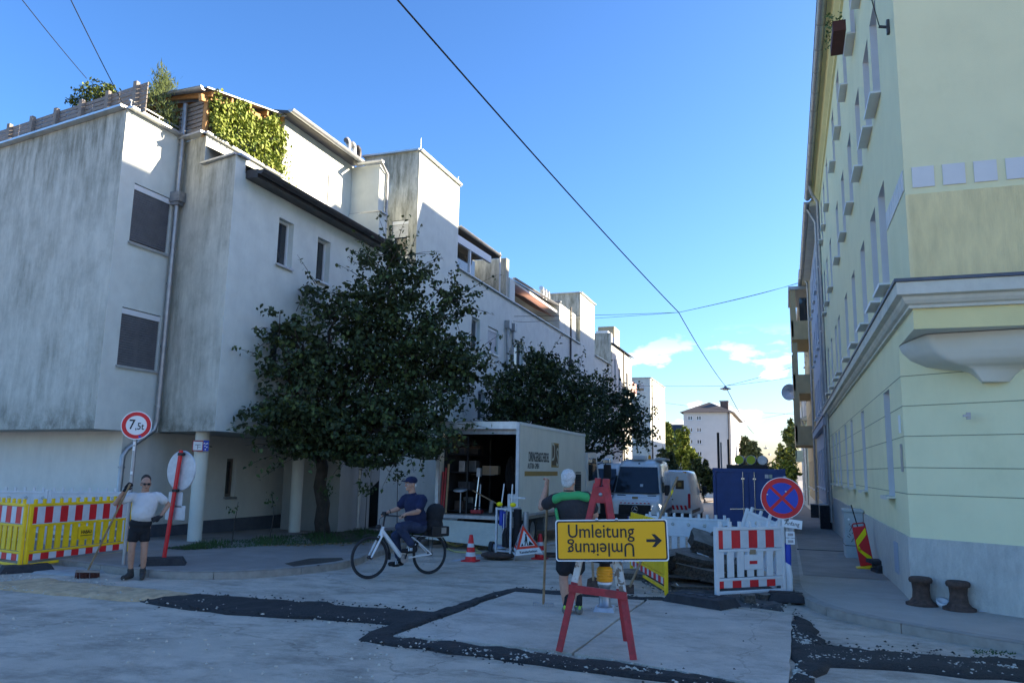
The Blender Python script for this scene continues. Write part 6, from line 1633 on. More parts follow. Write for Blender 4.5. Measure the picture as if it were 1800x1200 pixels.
(ya, za), (yb, zb) = sy(1010, 870), sy(1021, 833)
b = MB(); b.box((hw + .001, ya, za), (hw + .01, yb, zb), 'black')
for k in range(9): b.box((hw + .0101, ya + .05, za + .06 + k * .075), (hw + .016, yb - .05, za + .09 + k * .075), 'rubber')
b.build('vent_grille', side)
# chassis, wheels, tail lift
b = MB()
for x in (-.42, .42): b.box((x - .05, .1, zf - .32), (x + .05, 9.0, zf - .13), 'black')
b.box((-.9, 1.0, zf - .45), (.95, 1.06, zf - .13), 'black'); b.box((.75, 2.4, zf - .5), (1.0, 4.3, zf - .16), 'steel'); b.box((.8, 4.6, zf - .5), (1.02, 5.6, zf - .16), 'black'); b.build('chassis', TK)['kind'] = 'stuff'
for x in (-.85, .85): wheel(TK, x, 1.45, .38 - .02, .38, .28); wheel(TK, x, 7.3, .34 - .05, .38, .24)
b = MB(); b.box((.72, 1.0, zf - .14), (1.05, 1.95, zf - .125), 'black'); b.build('mudguard', TK)
b = MB(); b.add([(-hw + .02, -.10, zf - .15), (hw - .12, -.10, zf - .20), (hw - .12, -.55, .14), (-hw + .02, -.55, .26), (-hw + .02, -.14, zf - .19), (hw - .12, -.14, zf - .24), (hw - .12, -.59, .10), (-hw + .02, -.59, .22)], [(3, 2, 1, 0), (4, 5, 6, 7), (0, 1, 5, 4), (2, 3, 7, 6), (1, 2, 6, 5), (3, 0, 4, 7)], 'cornice_grey'); b.build('tail_lift', TK)
b = MB(); b.cyl((hw + .02, -.35, .32), (hw + .05, -.35, .32), .32, 'rubber', 24); b.cyl((hw + .051, -.35, .32), (hw + .056, -.35, .32), .2, 'steel', 20)
wl = b.build('spare_wheel', TK); wl.location = (-.12, .1, .28)
# cab ahead of the box
b = MB(); pr_ = [(0, .35), (0, 1.45), (.15, 2.35), (1.35, 2.4), (1.85, 1.5), (1.95, .5), (1.95, .35)]
M_ = Matrix.Translation((-1.05, LB + .35, .1)) @ Matrix(((0, 0, 1, 0), (1, 0, 0, 0), (0, 1, 0, 0), (0, 0, 0, 1)))
b.prism(pr_, 0, 2.1, 'van_white', M_); cabo = b.build('cab', TK)
b = MB(); b.add([(1.055, LB + .6, 1.55), (1.055, LB + 1.9, 1.6), (1.055, LB + 1.65, 2.3), (1.055, LB + .6, 2.3)], [(0, 1, 2, 3)], 'window_glass'); b.build('door_window', cabo)
b = MB(); b.tube([(1.05, LB + 1.9, 2.1), (1.3, LB + 2.0, 2.2), (1.34, LB + 2.0, 1.7), (1.05, LB + 2, 1.5)], .02, 'black', 8); b.rbox((1.25, LB + 1.92, 1.55), (1.5, LB + 2.05, 2.1), 'black', .03); b.rbox((1.22, LB + 1.9, 2.13), (1.5, LB + 2.05, 2.3), 'chrome', .03); b.build('mirror', cabo)
# gear inside the truck; each piece is a thing of its own
def gear(name, label, cat, loc, fn):
    t = thing(name, label, cat, (TK.location.x + loc[0], 18 + loc[1], TG + loc[2])); fn(t); return t
def g_lamp(t):
    b = MB(); b.rbox((-.25, -.05, -.03), (.25, .05, .03), 'lamp_lit', .01); b.build('tube', t)
    b = MB(); b.box((-.28, -.07, .03), (.28, .07, .06), 'steel'); b.build('housing', t)
gear('ceiling_lamp', 'lit strip lamp under the roof of the open truck', 'lamp', (-.55, .55, zt_ - .14), g_lamp)
def g_shelf(t):
    rnd = random.Random(3)
    b = MB()
    for x in (-.28, .28):
        for y in (0, 1.6): b.box((x - .02, y - .02, 0), (x + .02, y + .02, 1.9), 'black')
    b.build('frame', t)['kind'] = 'stuff'
    for z in (.05, .55, 1.0, 1.45): b = MB(); b.box((-.3, 0, z), (.3, 1.6, z + .03), 'black'); b.build('shelf', t)
    for k in range(12):
        z = (.08, .58, 1.03, 1.48)[k % 4]; y = rnd.uniform(.02, .5) + .4 * (k // 4)
        b = MB(); b.rbox((-.22 + rnd.uniform(0, .2), y, z), (.05 + rnd.uniform(0, .2), y + .25, z + rnd.uniform(.12, .3)), rnd.choice(['black', 'rubber', 'black_soft', 'steel', 'truck_inside', 'rust']), .01); b.build('box', t)
gear('storage_shelf', 'steel shelf crammed with boxes along the left inside of the truck', 'shelf', (-.68, .35, zf - .02), g_shelf)
def g_reel(t):
    b = MB()
    for k in range(5): b.tube([(0 + .05 * k, .3 * 0 + math.sin(a) * (.5 - .02 * k), .95 + math.cos(a) * (.5 - .02 * k)) for a in [i * .33 for i in range(19)]], .03, 'rubber', 8, closed=True)
    b.build('hose', t)
    b = MB(); b.bar((.1, -.5, 0), (.1, 0, .95), .05, .05, 'steel'); b.bar((.1, .5, 0), (.1, 0, .95), .05, .05, 'steel'); b.build('stand', t)
gear('hose_reel', 'big reel of dark hose standing deep inside the truck', 'hose reel', (.15, 2.2, zf - .02), g_reel)
def g_saw(t):
    b = MB(); b.lathe([(0, 0), (.17, 0), (.18, .02), (0, .03)], 'steel_pale', 24, Matrix.Rotation(R(15), 4, 'X')); b.build('blade_guard', t)
    b = MB(); b.tube([(.0, .02, -.55), (0, .02, .02)], .02, 'steel', 8); b.build('stand', t)
gear('saw_table', 'pale round guard on a stand just inside the truck, left of centre', 'saw', (-.55, .28, zf + .55), g_saw)
def g_bars(t):
    b = MB(); b.tube([(0, 0, 0), (.06, .1, 1.0)], .025, 'chrome', 8); b.build('pole', t); b = MB(); b.tube([(.12, 0, 0), (.10, .1, .7)], .02, 'steel_pale', 8); b.build('pole', t)
    b = MB(); b.cbox((.06, .08, 1.0), (.1, .1, .22), 'steel_pale'); b.build('head', t)
gear('drill_stand', 'upright shiny steel poles standing inside the truck near the shelf', 'drill stand', (-.28, .6, zf + .0), g_bars)
def g_box(t):
    b = MB(); b.rbox((-.22, -.1, -.1), (.22, .1, .12), 'cardboard', .01); b.build('carton', t); b = MB(); b.box((-.02, -.103, -.1), (.02, -.1005, .12), 'wood_grey'); b.build('tape', t)
gear('carton', 'brown carton on a ledge halfway up inside the truck', 'box', (-.08, 1.2, zf + 1.05), g_box)
b = MB(); b.bar((.05, 1.2, zf + .94), (-.6, 1.2, zf + .94), .3, .02, 'wood_grey'); b.build('ledge', TK)
def g_tool(t):
    b = MB(); b.rbox((-.14, -.1, 0), (.14, .1, .09), 'red_worn', .03); b.build('body', t); b = MB(); b.tube([(-.1, 0, .09), (-.06, 0, .15), (.08, 0, .15), (.12, 0, .08)], .015, 'black', 8); b.build('handle', t)
gear('power_tool', 'small red power tool lying on the truck floor', 'power tool', (-.12, .35, zf), g_tool)
def g_bench(t):
    b = MB(); b.bar((-.5, 0, .55), (.1, .1, .25), .05, .03, 'wood_handle'); b.build('plank', t); b = MB(); b.bar((0, 0, 0), (0, .1, .3), .08, .08, 'wood_grey'); b.build('post', t)
gear('work_bench', 'slanting wooden plank on a short post inside the truck', 'bench', (.15, .6, zf), g_bench)
def g_sheet(t):
    b = MB(); b.rbox((-.13, 0, 0), (.13, .03, .5), 'steel_pale', .01); b.build('panel', t)
    b = MB(); b.box((-.13, -.03, 0), (.13, -.002, .05), 'steel'); b.build('foot', t)
gear('metal_panel', 'grey panel leaning inside the right rear edge of the truck', 'panel', (.82, .3, zf), g_sheet)
def g_pipes(t):
    for k in range(3):
        b = MB(); b.tube([(k * .07, 0, 0), (k * .07 + .02, .05, 1.0 + .1 * k)], .03, 'red_worn' if k < 2 else 'wood_handle', 8); b.build('pole', t)
gear('pole_bundle', 'red and brown poles standing at the left rear corner of the truck', 'poles', (-.98, .08, zf), g_pipes)
def g_sacks(t):
    for k in range(5):
        b = MB(); b.ell((k * .11, 0, .12), (.06, .12, .14), 'plaster_dim', 10, 7); b.build('sack', t)
gear('sack_row', 'row of pale sacks on the truck floor at the back', 'sacks', (.1, 2.9, zf + .35), g_sacks)

# vans
VST = [(0.0, .78, .74, .36, .60, .78), (.05, .92, .86, .28, .74, 1.0), (.40, .985, .90, .25, .95, 1.12), (.80, 1.0, .86, .25, 1.10, 1.24), (1.22, 1.0, .80, .25, 1.18, 1.84), (1.62, 1.0, .80, .25, 1.2, 2.36), (1.95, 1.0, .82, .25, 1.2, 2.52), (2.6, 1.0, .84, .25, 1.2, 2.60), (5.75, 1.0, .84, .25, 1.2, 2.60), (5.88, .97, .80, .28, 1.2, 2.52)]
def van(label, loc, rotz, H=1.0, rear=False, lit=False, L=None):
    t = thing('delivery_van', label, 'van', loc, rotz, 'white site vans')
    st = [(y if y < 2.61 or not L else y - 5.88 + L, w, wt, zb, zc, zt * H if zt > 1.3 else zt) for (y, w, wt, zb, zc, zt) in VST]
    b = MB(); rows = []
    for (y, w, wt, zb, zc, zt) in st:
        hgt = zt - zc
        half = [(w * .94, zb), (w, zb + .12), (w, zc), (w + (wt - w) * .55, zc + hgt * .55), (wt, zc + hgt * .84), (wt * .93, zc + hgt * .96), (wt * .7, zt), (0, zt + .015)]
        rows.append([(x, y, z) for x, z in half] + [(-x, y, z) for x, z in half[-2::-1]])
    n = len(rows[0])
    b.add([p for r in rows for p in r], [(i * n + j, (i + 1) * n + j, (i + 1) * n + j + 1, i * n + j + 1) for i in range(len(rows) - 1) for j in range(n - 1)], 'van_white', True)
    b.add(rows[0], [tuple(range(n))], 'van_white'); b.add(rows[-1], [tuple(range(n))[::-1]], 'van_white')
    b.add([p for r in rows for p in (r[0], r[-1])], [(2 * i, 2 * i + 1, 2 * i + 3, 2 * i + 2) for i in range(len(rows) - 1)], 'black')
    bd = b.build('body', t)
    zr = rows[5][7][2]
    s = MB(); d = Vector((0, -.05, .032))
    s.add([Vector(v) + d for v in ((-.86, .83, 1.27), (.86, .83, 1.27), (.74, 1.56, zr * .955), (-.74, 1.56, zr * .955))], [(0, 1, 2, 3)], 'window_glass'); wsn = s.build('windscreen', t)
    s = MB(); s.add([Vector(v) + d * 1.15 for v in ((-.9, .815, 1.245), (.9, .815, 1.245), (.88, .835, 1.275), (-.88, .835, 1.275))], [(0, 1, 2, 3)], 'black')
    s.add([Vector(v) + d * 1.2 for v in ((.1, 1.0, 1.5), (.22, 1.0, 1.5), (.22, 1.06, 1.6), (.1, 1.06, 1.6))], [(0, 1, 2, 3)], 'reflect_white'); s.build('windscreen_note', wsn)
    for sx in (-1, 1):
        s = MB(); q = [(1.0, 1.30), (2.05, 1.30), (2.05, 1.95), (1.5, 1.95)]
        xo = lambda z: sx * (1.012 + (.83 - 1.0) * (z - 1.2) / 1.15 * .9)
        s.add([(xo(z), y, z) for y, z in q], [(0, 1, 2, 3) if sx > 0 else (3, 2, 1, 0)], 'window_glass'); s.build('side_window', t)
        s = MB(); s.rbox((sx * 1.14 - .1, 1.0, 1.22), (sx * 1.14 + .1, 1.14, 1.62), 'black', .04); s.tube([(sx * .97, 1.15, 1.35), (sx * 1.1, 1.1, 1.35)], .03, 'black', 8); s.build('mirror', t)
        s = MB(); s.add([(sx * .60, -.005, .72), (sx * .93, .10, .70), (sx * .975, .30, .86), (sx * .90, .10, .92), (sx * .66, .015, .86)], [(0, 1, 2, 3, 4) if sx > 0 else (4, 3, 2, 1, 0)], 'headlamp_lit' if lit and sx > 0 else 'chrome'); s.build('headlight', t)
        for y in (1.0, (L or 5.88) - 1.3): wheel(t, sx * .86, y, .34, .34, .22)
        s = MB(); s.box((sx * 1.004 - .006, 2.2, .45), (sx * 1.004 + .006, (L or 5.8) - .2, .6), 'black'); s.box((sx * 1.0 - .003, 2.12, .5), (sx * 1.0 + .003, 2.135, 2.0), 'steel'); s.box((sx * 1.0 - .003, 3.3, .5), (sx * 1.0 + .003, 3.315, 2.0), 'steel'); o = s.build('side_trim', t); o['kind'] = 'stuff'
    # front: grille, star, bumper, warning stripes, plate
    s = MB(); s.add([(-.62, -.02, .52), (.62, -.02, .52), (.60, -.005, .88), (-.60, -.005, .88), (-.5, .0, .45), (.5, 0, .45)], [(0, 1, 2, 3)], 'black')
    for k in range(4): s.box((-.56, -.035, .56 + k * .08), (.56, -.022, .58 + k * .08), 'rubber')
    gr_ = s.build('grille', t)
    s = MB(); s.lathe([(.115, 0), (.13, .004), (.115, .008), (.108, .004), (.115, 0)], 'chrome', 32, Matrix.Translation((0, -.04, .71)) @ MF)
    for k in range(3):
        a = R(90 + 120 * k); s.add([(0 + .02 * math.cos(a + 1.57), -.046, .71 + .02 * math.sin(a + 1.57)), (.11 * math.cos(a), -.044, .71 + .11 * math.sin(a)), (.02 * math.cos(a - 1.57), -.046, .71 + .02 * math.sin(a - 1.57)), (0, -.052, .71)], [(0, 1, 3), (1, 2, 3)], 'chrome')
    s.build('star_badge', gr_)
    s = MB(); s.rbox((-.95, -.05, .26), (.95, .15, .52), 'black', .05); s.build('bumper', t)
    s = MB(); s.box((-.26, -.062, .33), (.26, -.052, .45), 'sign_white'); pl_ = s.build('number_plate', t); text(pl_, 'LL-309PY', .11, face_front(.02, -.064, .39), 'black', sx=.85, bold=.001)
    s = MB(); s.box((-.26, -.0645, .33), (-.22, -.0625, .45), 'blue_sign'); s.build('country_band', pl_)
    s = MB(); s.add([(-.62, .02, .92), (.62, .02, .92), (.60, .09, 1.02), (-.60, .09, 1.02)], [(0, 1, 2, 3)], 'reflect_white'); wb = s.build('warning_band', t)
    s = MB()
    for k in range(4):
        for sx in (-1, 1):
            x = .05 + k * .15
            q = [(sx * x, .015, .921), (sx * (x + .075), .015, .921), (sx * (x + .0), .083, 1.021), (sx * max(0, x - .075), .083, 1.021)]
            s.add(q if sx > 0 else q[::-1], [(0, 1, 2, 3)], 'red')
    s.build('red_chevron', wb)
    s = MB(); s.box((-.12, .18, 1.095), (.10, .21, 1.17), 'gold'); s.build('sticker', t)
    s = MB(); s.bar((-.42, .62, 1.2), (-.75, .66, 1.205), .03, .03, 'black'); s.bar((.42, .62, 1.2), (.75, .66, 1.205), .03, .03, 'black'); s.build('wiper', t)['kind'] = 'stuff'
    if rear:
        yr = (L or 5.88) + .002
        for sx in (-1, 1):
            s = MB(); s.rbox((sx * .90 - .06, yr - .03, .7), (sx * .90 + .06, yr + .02, 1.35), 'red', .02); s.build('tail_light', t)
            s = MB(); s.box((sx * .02 - .006, yr, .5), (sx * .02 + .006, yr + .012, zr), 'steel'); s.build('door_seam', t)
            s = MB(); s.rbox((sx * .48 - .19, yr + .0, 1.55), (sx * .48 + .19, yr + .014, 1.95), 'logo_brown', .02); o = s.build('rear_window', t); s = MB(); s.box((sx * .48 - .08, yr + .0145, 1.65), (sx * .48 + .08, yr + .017, 1.85), 'gold'); s.build('sticker', o)
            s = MB(); s.rbox((sx * .7 - .08, yr - .1, zr + .06), (sx * .7 + .08, yr - .02, zr + .16), 'orange', .02); s.build('marker_lamp', t)
            s = MB(); s.box((sx * .12 - .06, yr + .001, 1.05), (sx * .12 + .06, yr + .03, 1.1), 'black'); s.build('handle', t)
        s = MB(); s.box((-.84, yr + .001, .62), (.84, yr + .008, .82), 'reflect_white'); wb = s.build('warning_band', t)
        s = MB()
        for k in range(9):
            for sx in (1,):
                x = -.82 + k * .19; s.add([(x + .10, yr + .009, .62), (x, yr + .009, .62), (x - .0 + .06, yr + .009, .82), (x + .16, yr + .009, .82)], [(0, 1, 2, 3)], 'red')
        s.build('red_stripe', wb)
        s = MB(); s.rbox((-.95, yr - .05, .3), (.95, yr + .08, .48), 'black', .03); s.build('bumper', t)
    return t
v1 = van('white van facing the camera with lit headlight and roof box', (-5.50, 30.0, gz(30)), R(4), 1.0, lit=True)
rt = MB(); rt.rbox((-.30, 1.9, 2.58), (.22, 2.6, 2.76), 'white_plastic', .04); rt.build('roof_box', v1)
rt = MB(); rt.box((-.6, 2.2, 2.55), (1.0, 2.26, 2.62), 'steel_pale'); rt.box((.62, 2.0, 2.6), (1.0, 4.8, 2.68), 'steel_pale'); rt.build('roof_rack', v1)['kind'] = 'stuff'
rt = MB(); rt.lathe([(.06, 2.62), (.06, 2.70), (.04, 2.78), (0, 2.80)], 'orange', 14, Matrix.Translation((.36, 2.3, .0))); rt.build('beacon', v1)
rt = MB(); rt.ell((0, 1.72, 2.40), (.05, .03, .07), 'black', 10, 6); rt.build('camera', v1)
van('white van parked beside the lit headlight van, only its slanting windscreen edge showing', (-7.45, 31.2, gz(31.2)), R(2), .97)
van('white van seen from behind with red tail light and orange roof markers', (-5.18, 42.9, gz(40)), R(180), .92, rear=True)
# container
CGz = gz(28.6)
CN = thing('container', 'dark blue steel site container with locking bars on its double doors', 'container', (-1.27, 28.5, CGz))
w2, hC, lC = 1.20, 2.27, 6.0
b = MB(); 
for x in (-w2, w2 - .1): b.box((x, 0, .0), (x + .1, .1, hC), 'container_blue')
b.box((-w2 + .1, .002, hC - .14), (w2 - .1, .098, hC - .002), 'container_blue'); b.box((-w2 + .1, .002, .02), (w2 - .1, .098, .16), 'container_blue')
for x in (-w2, w2 - .16): b.box((x - .004, -.012, hC - .13), (x + .164, .12, hC + .006), 'container_blue')
b.build('door_frame', CN)
b = MB()
for sx in (-w2 + .012, w2 - .012):
    k = 0; y = .1; pts = []
    while y < lC: pts += [(y, 0), (y + .12, 0), (y + .16, 1), (y + .28, 1)]; y += .32
    for (ya, da), (yb, db) in zip(pts, pts[1:]): b.quad((sx - math.copysign(.035 * da, sx), ya, .1), (sx - math.copysign(.035 * db, sx), yb, .1), (sx - math.copysign(.035 * db, sx), yb, hC - .05), (sx - math.copysign(.035 * da, sx), ya, hC - .05), 'container_blue')
b.box((-w2, .1, hC - .06), (w2, lC, hC), 'container_blue'); b.box((-w2, lC - .05, 0), (w2, lC, hC - .061), 'container_blue'); b.build('wall', CN)
for sx in (-1, 1):
    b = MB(); x0, x1 = (-w2 + .11, -.008) if sx < 0 else (.008, w2 - .11)
    b.box((x0, .03, .165), (x1, .06, hC - .145), 'container_blue')
    for z in (.35, 1.05, 1.75): b.box((x0 + .06, .018, z), (x1 - .06, .029, z + .03), 'container_blue')
    dr = b.build('door', CN)
    b = MB(); x = sx * .19; b.cyl((x, -.005, .15), (x, -.005, hC - .12), .02, 'chrome', 10)
    for z in (.25, .9, hC - .35): b.cbox((x, .0, z), (.1, .03, .05), 'chrome')
    b.bar((x, -.02, .9), (x + sx * .45, -.02, .88), .02, .035, 'chrome'); b.build('locking_bar', dr)
    b = MB(); b.box((sx * .66 - .12, .014, 1.95), (sx * .66 + .0, .017, 2.08), 'steel_pale'); b.box((sx * .66 + .02, .014, 1.95), (sx * .66 + .12, .017, 2.08), 'plaster_mint'); o = b.build('sticker', dr) if sx > 0 else None
b = MB(); b.box((-.95, .013, .28), (-.80, .017, .34), 'sign_white'); b.build('sticker', CN)
text(CN, 'CONTAINER', .07, face_front(-.80, .012, 1.15), 'steel_pale', name='faded_lettering') if 0 else None
b = MB(); b.rbox((-.75, .3, hC + .0), (.62, 2.6, hC + .13), 'black', .02); PT = b.build('pallet'); PT.location = CN.location; tag(PT, 'dark flat tray on the container roof under the pipes', 'tray')
for k, (x, m) in enumerate(((-.32, 'lime'), (.08, 'lime'), (.46, 'steel_pale'))):
    t = thing('pipe_roll', ('yellow green capped roll at the left on the container roof', 'second yellow green capped roll on the container roof', 'grey roll at the right on the container roof')[k], 'roll', (CN.location.x + x, 28.9, CGz + hC + .13), group='rolls on the container roof')
    b = MB(); b.cyl((0, 0, .17), (0, 1.6, .17), .165, 'steel', 20); b.build('roll', t); b = MB(); b.cyl((0, -.02, .17), (0, -.001, .17), .15, m, 20); b.build('cap', t)
for k, (px, top, m, wd) in enumerate(((1264, 760, 'black', .045), (1269, 777, 'steel', .03), (1282, 772, 'black', .04))):
    bs_ = at(px, 825, 30.5 + k * .3); tp = at(px - 2, top, 30.5 + k * .3)
    t = thing('steel_pole', ('thick dark pole standing upright behind the container, leftmost', 'thin grey pole standing between the two dark ones behind the container', 'dark pole behind the container nearest the yellow rolls')[k], 'pole', (bs_.x, bs_.y, CGz), group='poles behind the container')
    b = MB(); b.tube([(bs_.x, bs_.y, CGz), tp], wd, m, 8); b.build('shaft', t, True)
# ------------------------------------------------------------------ people and the bicycle
def capsule(b, p, q, r0, r1, n=14, flat=1.0):
    p, q = Vector(p), Vector(q); d = (q - p).normalized()
    b.tube([p - d * r0 * .95, p - d * r0 * .6, p, p.lerp(q, .5), q, q + d * r1 * .6, q + d * r1 * .95], [r0 * .25, r0 * .8, r0, (r0 + r1) / 2, r1, r1 * .8, r1 * .25], 'skin', n)
def chainr(b, pts, rs, n=14):
    """one tapering limb through several points"""
    pts = [Vector(p) for p in pts]
    out, orr = [], []
    for i in range(len(pts) - 1):
        for k in range(4):
            t = k / 4; out.append(pts[i].lerp(pts[i + 1], t)); orr.append(rs[i] + (rs[i + 1] - rs[i]) * t)
    out.append(pts[-1]); orr.append(rs[-1])
    d0 = (out[1] - out[0]).normalized(); d1 = (out[-1] - out[-2]).normalized()
    out = [out[0] - d0 * orr[0] * .7] + out + [out[-1] + d1 * orr[-1] * .7]; orr = [orr[0] * .45] + orr + [orr[-1] * .45]
    b.tube(out, orr, 'skin', n)
    for p, r in zip(pts[1:-1], rs[1:-1]): b.ell(p, (r, r, r), 'skin', 12, 8)
def blob(b, c, r, X=None, Z=None, n=16, k=12):
    X = (X or Vector((1, 0, 0))).normalized(); Z = (Z or Vector((0, 0, 1))).normalized()
    Y = Z.cross(X).normalized(); X = Y.cross(Z)
    M = Matrix(((X.x, Y.x, Z.x, c[0]), (X.y, Y.y, Z.y, c[1]), (X.z, Y.z, Z.z, c[2]), (0, 0, 0, 1)))
    b.ell((0, 0, 0), r, 'skin', n, k, M)
def fuse(name, b, m, parent, voxel=.012, it=4, fac=.5):
    """merge overlapping volumes into one continuous skin"""
    me = b.mesh('tmp'); ob = bpy.data.objects.new('tmp', me); COL.objects.link(ob)
    r = ob.modifiers.new('r', 'REMESH'); r.mode = 'VOXEL'; r.voxel_size = voxel; r.use_smooth_shade = True
    s = ob.modifiers.new('s', 'SMOOTH'); s.iterations = it; s.factor = fac
    dg = bpy.context.evaluated_depsgraph_get(); me2 = bpy.data.meshes.new_from_object(ob.evaluated_get(dg))
    bpy.data.objects.remove(ob); me2.name = name
    me2.materials.clear(); me2.materials.append(MATS[m])
    me2.polygons.foreach_set('use_smooth', [True] * len(me2.polygons)); me2.polygons.foreach_set('material_index', [0] * len(me2.polygons))
    me2.transform(chain(parent).inverted())
    return put(name, me2, parent)
def hand(b, w, d, pn, s, side, grip=True):
    """palm and five fingers: w wrist, d towards the knuckles, pn the way the palm faces"""
    d = d.normalized(); pn = (pn - d * pn.dot(d)).normalized(); lat = d.cross(pn) * side
    kn = w + d * .095 * s
    blob(b, w + d * .05 * s, (.042 * s, .018 * s, .055 * s), lat, d)
    capsule(b, w - d * .02 * s, w + d * .02 * s, .026 * s, .028 * s)
    for i, (o, L) in enumerate(((-.032, .9), (-.011, 1.05), (.011, 1.0), (.032, .8))):
        p0 = w + d * .078 * s + lat * o * s
        c = 1.0 if grip else .35
        p1 = kn + lat * o * 1.05 * s + d * (.030 * L) * s * (1 - .3 * c) + pn * .012 * s * c
        p2 = p1 + (d * (.028 * L) * (1 - .95 * c) + pn * .032 * L * c + d * .004) * s
        p3 = p2 + (pn * .006 * c - d * .022 * L * c + d * .02 * (1 - c)) * s
        r = .0095 * s
        for a, c_ in ((p0, p1), (p1, p2), (p2, p3)): capsule(b, a, c_, r, r * .92, 8)
    t0 = w + d * .03 * s - lat * .03 * s; t1 = t0 + (d * .03 - lat * .022 + pn * .018) * s; t2 = t1 + (d * .022 + lat * .006 + pn * .018) * s
    capsule(b, t0, t1, .012 * s, .011 * s, 8); capsule(b, t1, t2, .011 * s, .009 * s, 8)
def head(b, c, f, up, s):
    """c centre of the skull, f the way the face looks"""
    f = f.normalized(); up = (up - f * up.dot(f)).normalized(); rt = f.cross(up)
    P = lambda x, y, z: c + (rt * x + f * y + up * z) * s
    blob(b, P(0, -.012, .02), (.076 * s, .098 * s, .105 * s), rt, up); blob(b, P(0, .032, -.055), (.058 * s, .058 * s, .068 * s), rt, up)
    blob(b, P(0, .062, -.095), (.03 * s, .026 * s, .022 * s), rt, up)                       # chin
    capsule(b, P(0, .088, .012), P(0, .108, -.030), .009 * s, .0155 * s, 8)                # nose
    capsule(b, P(-.045, .075, .027), P(.045, .075, .027), .015 * s, .015 * s, 8)            # brow
    capsule(b, P(-.022, .085, -.062), P(.022, .085, -.062), .009 * s, .009 * s, 8)          # lips
    for q in (-1, 1):
        blob(b, P(.078 * q, -.012, -.01), (.010 * s, .022 * s, .034 * s), rt, up); blob(b, P(.042 * q, .058, -.035), (.026 * s, .024 * s, .026 * s), rt, up)
    return P, rt, up
def eyes(parent, P, s):
    b = MB()
    for q in (-1, 1): b.ell(P(.031 * q, .078, .004), (.0125 * s,) * 3, 'sign_white', 10, 7); b.ell(P(.031 * q, .0865, .004), (.0062 * s,) * 3, 'black', 8, 6)
    b.build('eyes', parent, True)['kind'] = 'stuff'

class Fr:
    """upright frame through a point, facing a direction: positions as (right, up-from-ground, forward)"""
    def __init__(s, P, fwd):
        s.P = Vector((P[0], P[1], P[2])); s.f = Vector((fwd[0], fwd[1], 0)).normalized(); s.r = Vector((s.f.y, -s.f.x, 0))
    def px(s, x, y, off=0.):
        """point on the image ray lying off metres in front of the frame's plane"""
        d = ray(x, y); Q = s.P + s.f * off; t = (Q - C0).dot(s.f) / d.dot(s.f); return C0 + d * t
cam_dir = lambda p: Vector((-p.x, -p.y, 0)).normalized()

# --- man with broom -------------------------------------------------------------------
fp = gnd(241, 1017)
PA = thing('person', 'man in white T-shirt, black shorts and sunglasses leaning on a broom', 'person', (fp.x, fp.y, 0))
F_ = Fr(fp, cam_dir(fp)); s = .93
X = F_.px
J = dict(head=X(256.5, 849.5, .02), neck=X(254.5, 866, 0), shR=X(233.5, 872, .0), shL=X(277, 871, .0), elR=X(203, 884.5, .10), wrR=X(219.5, 861, .22), elL=X(296.5, 886.5, -.04), wrL=X(282, 907.5, .09),
         hipR=X(236.5, 925, 0), hipL=X(255.5, 925, 0), knR=X(231, 966, .03), knL=X(253.5, 965, .02), anR=X(229, 1003, -.02), anL=X(251, 1003, 0))
chest, belly, pel = X(255, 885, .02), X(251.5, 901, .05), X(247, 921, .01)
rt = F_.r * -1
b = MB()
fdir = (F_.f + F_.r * -.15 + Vector((0, 0, -.12)))
Pq, hr, hu = head(b, J['head'], fdir, Vector((0, 0, 1)), s * 1.02)
chainr(b, [J['neck'] - Vector((0, 0, .03)), J['head'] - Vector((0, 0, .07))], [.066 * s, .06 * s])
blob(b, chest, (.19 * s, .125 * s, .20 * s), F_.r); blob(b, belly, (.175 * s, .14 * s, .16 * s), F_.r); blob(b, pel, (.165 * s, .12 * s, .12 * s), F_.r)
chainr(b, [J['neck'] + Vector((0, 0, -.05)), J['shR']], [.06 * s, .06 * s]); chainr(b, [J['neck'] + Vector((0, 0, -.05)), J['shL']], [.06 * s, .06 * s])
chainr(b, [J['shR'], J['elR'], J['wrR']], [.062 * s, .043 * s, .029 * s]); chainr(b, [J['shL'], J['elL'], J['wrL']], [.062 * s, .043 * s, .029 * s])
for k in 'RL': chainr(b, [J['hip' + k], J['kn' + k], J['kn' + k].lerp(J['an' + k], .35), J['an' + k]], [.088 * s, .056 * s, .055 * s, .036 * s])
tip = X(226.5, 853, .25)
hand(b, J['wrR'], tip - J['wrR'], F_.f * -1 + F_.r * -.3, s, 1); hand(b, J['wrL'], X(270, 913, .14) - J['wrL'], F_.f * -1, s, -1)
fuse('body', b, 'skin_tan', PA, .0075, 3)
b = MB(); blob(b, chest, (.205 * s, .145 * s, .21 * s), F_.r); blob(b, (chest + belly) / 2, (.20 * s, .155 * s, .19 * s), F_.r); blob(b, belly - Vector((0, 0, .0)), (.19 * s, .158 * s, .17 * s), F_.r); blob(b, belly - Vector((0, 0, .07)) - F_.f * .03, (.18 * s, .145 * s, .12 * s), F_.r)
chainr(b, [J['neck'] + Vector((0, 0, -.075)), J['shR']], [.07 * s, .078 * s]); chainr(b, [J['neck'] + Vector((0, 0, -.075)), J['shL']], [.07 * s, .078 * s])
chainr(b, [J['shR'], J['shR'].lerp(J['elR'], .62)], [.078 * s, .072 * s]); chainr(b, [J['shL'], J['shL'].lerp(J['elL'], .62)], [.078 * s, .078 * s])
fuse('t_shirt', b, 'shirt_white', PA, .010, 9)
b = MB(); blob(b, pel + Vector((0, 0, .02)), (.185 * s, .145 * s, .115 * s), F_.r)
for q, k in ((-1, 'R'), (1, 'L')): chainr(b, [J['hip' + k] + F_.r * -.012 * q * -1, J['hip' + k].lerp(J['kn' + k], .60)], [.098 * s, .086 * s])
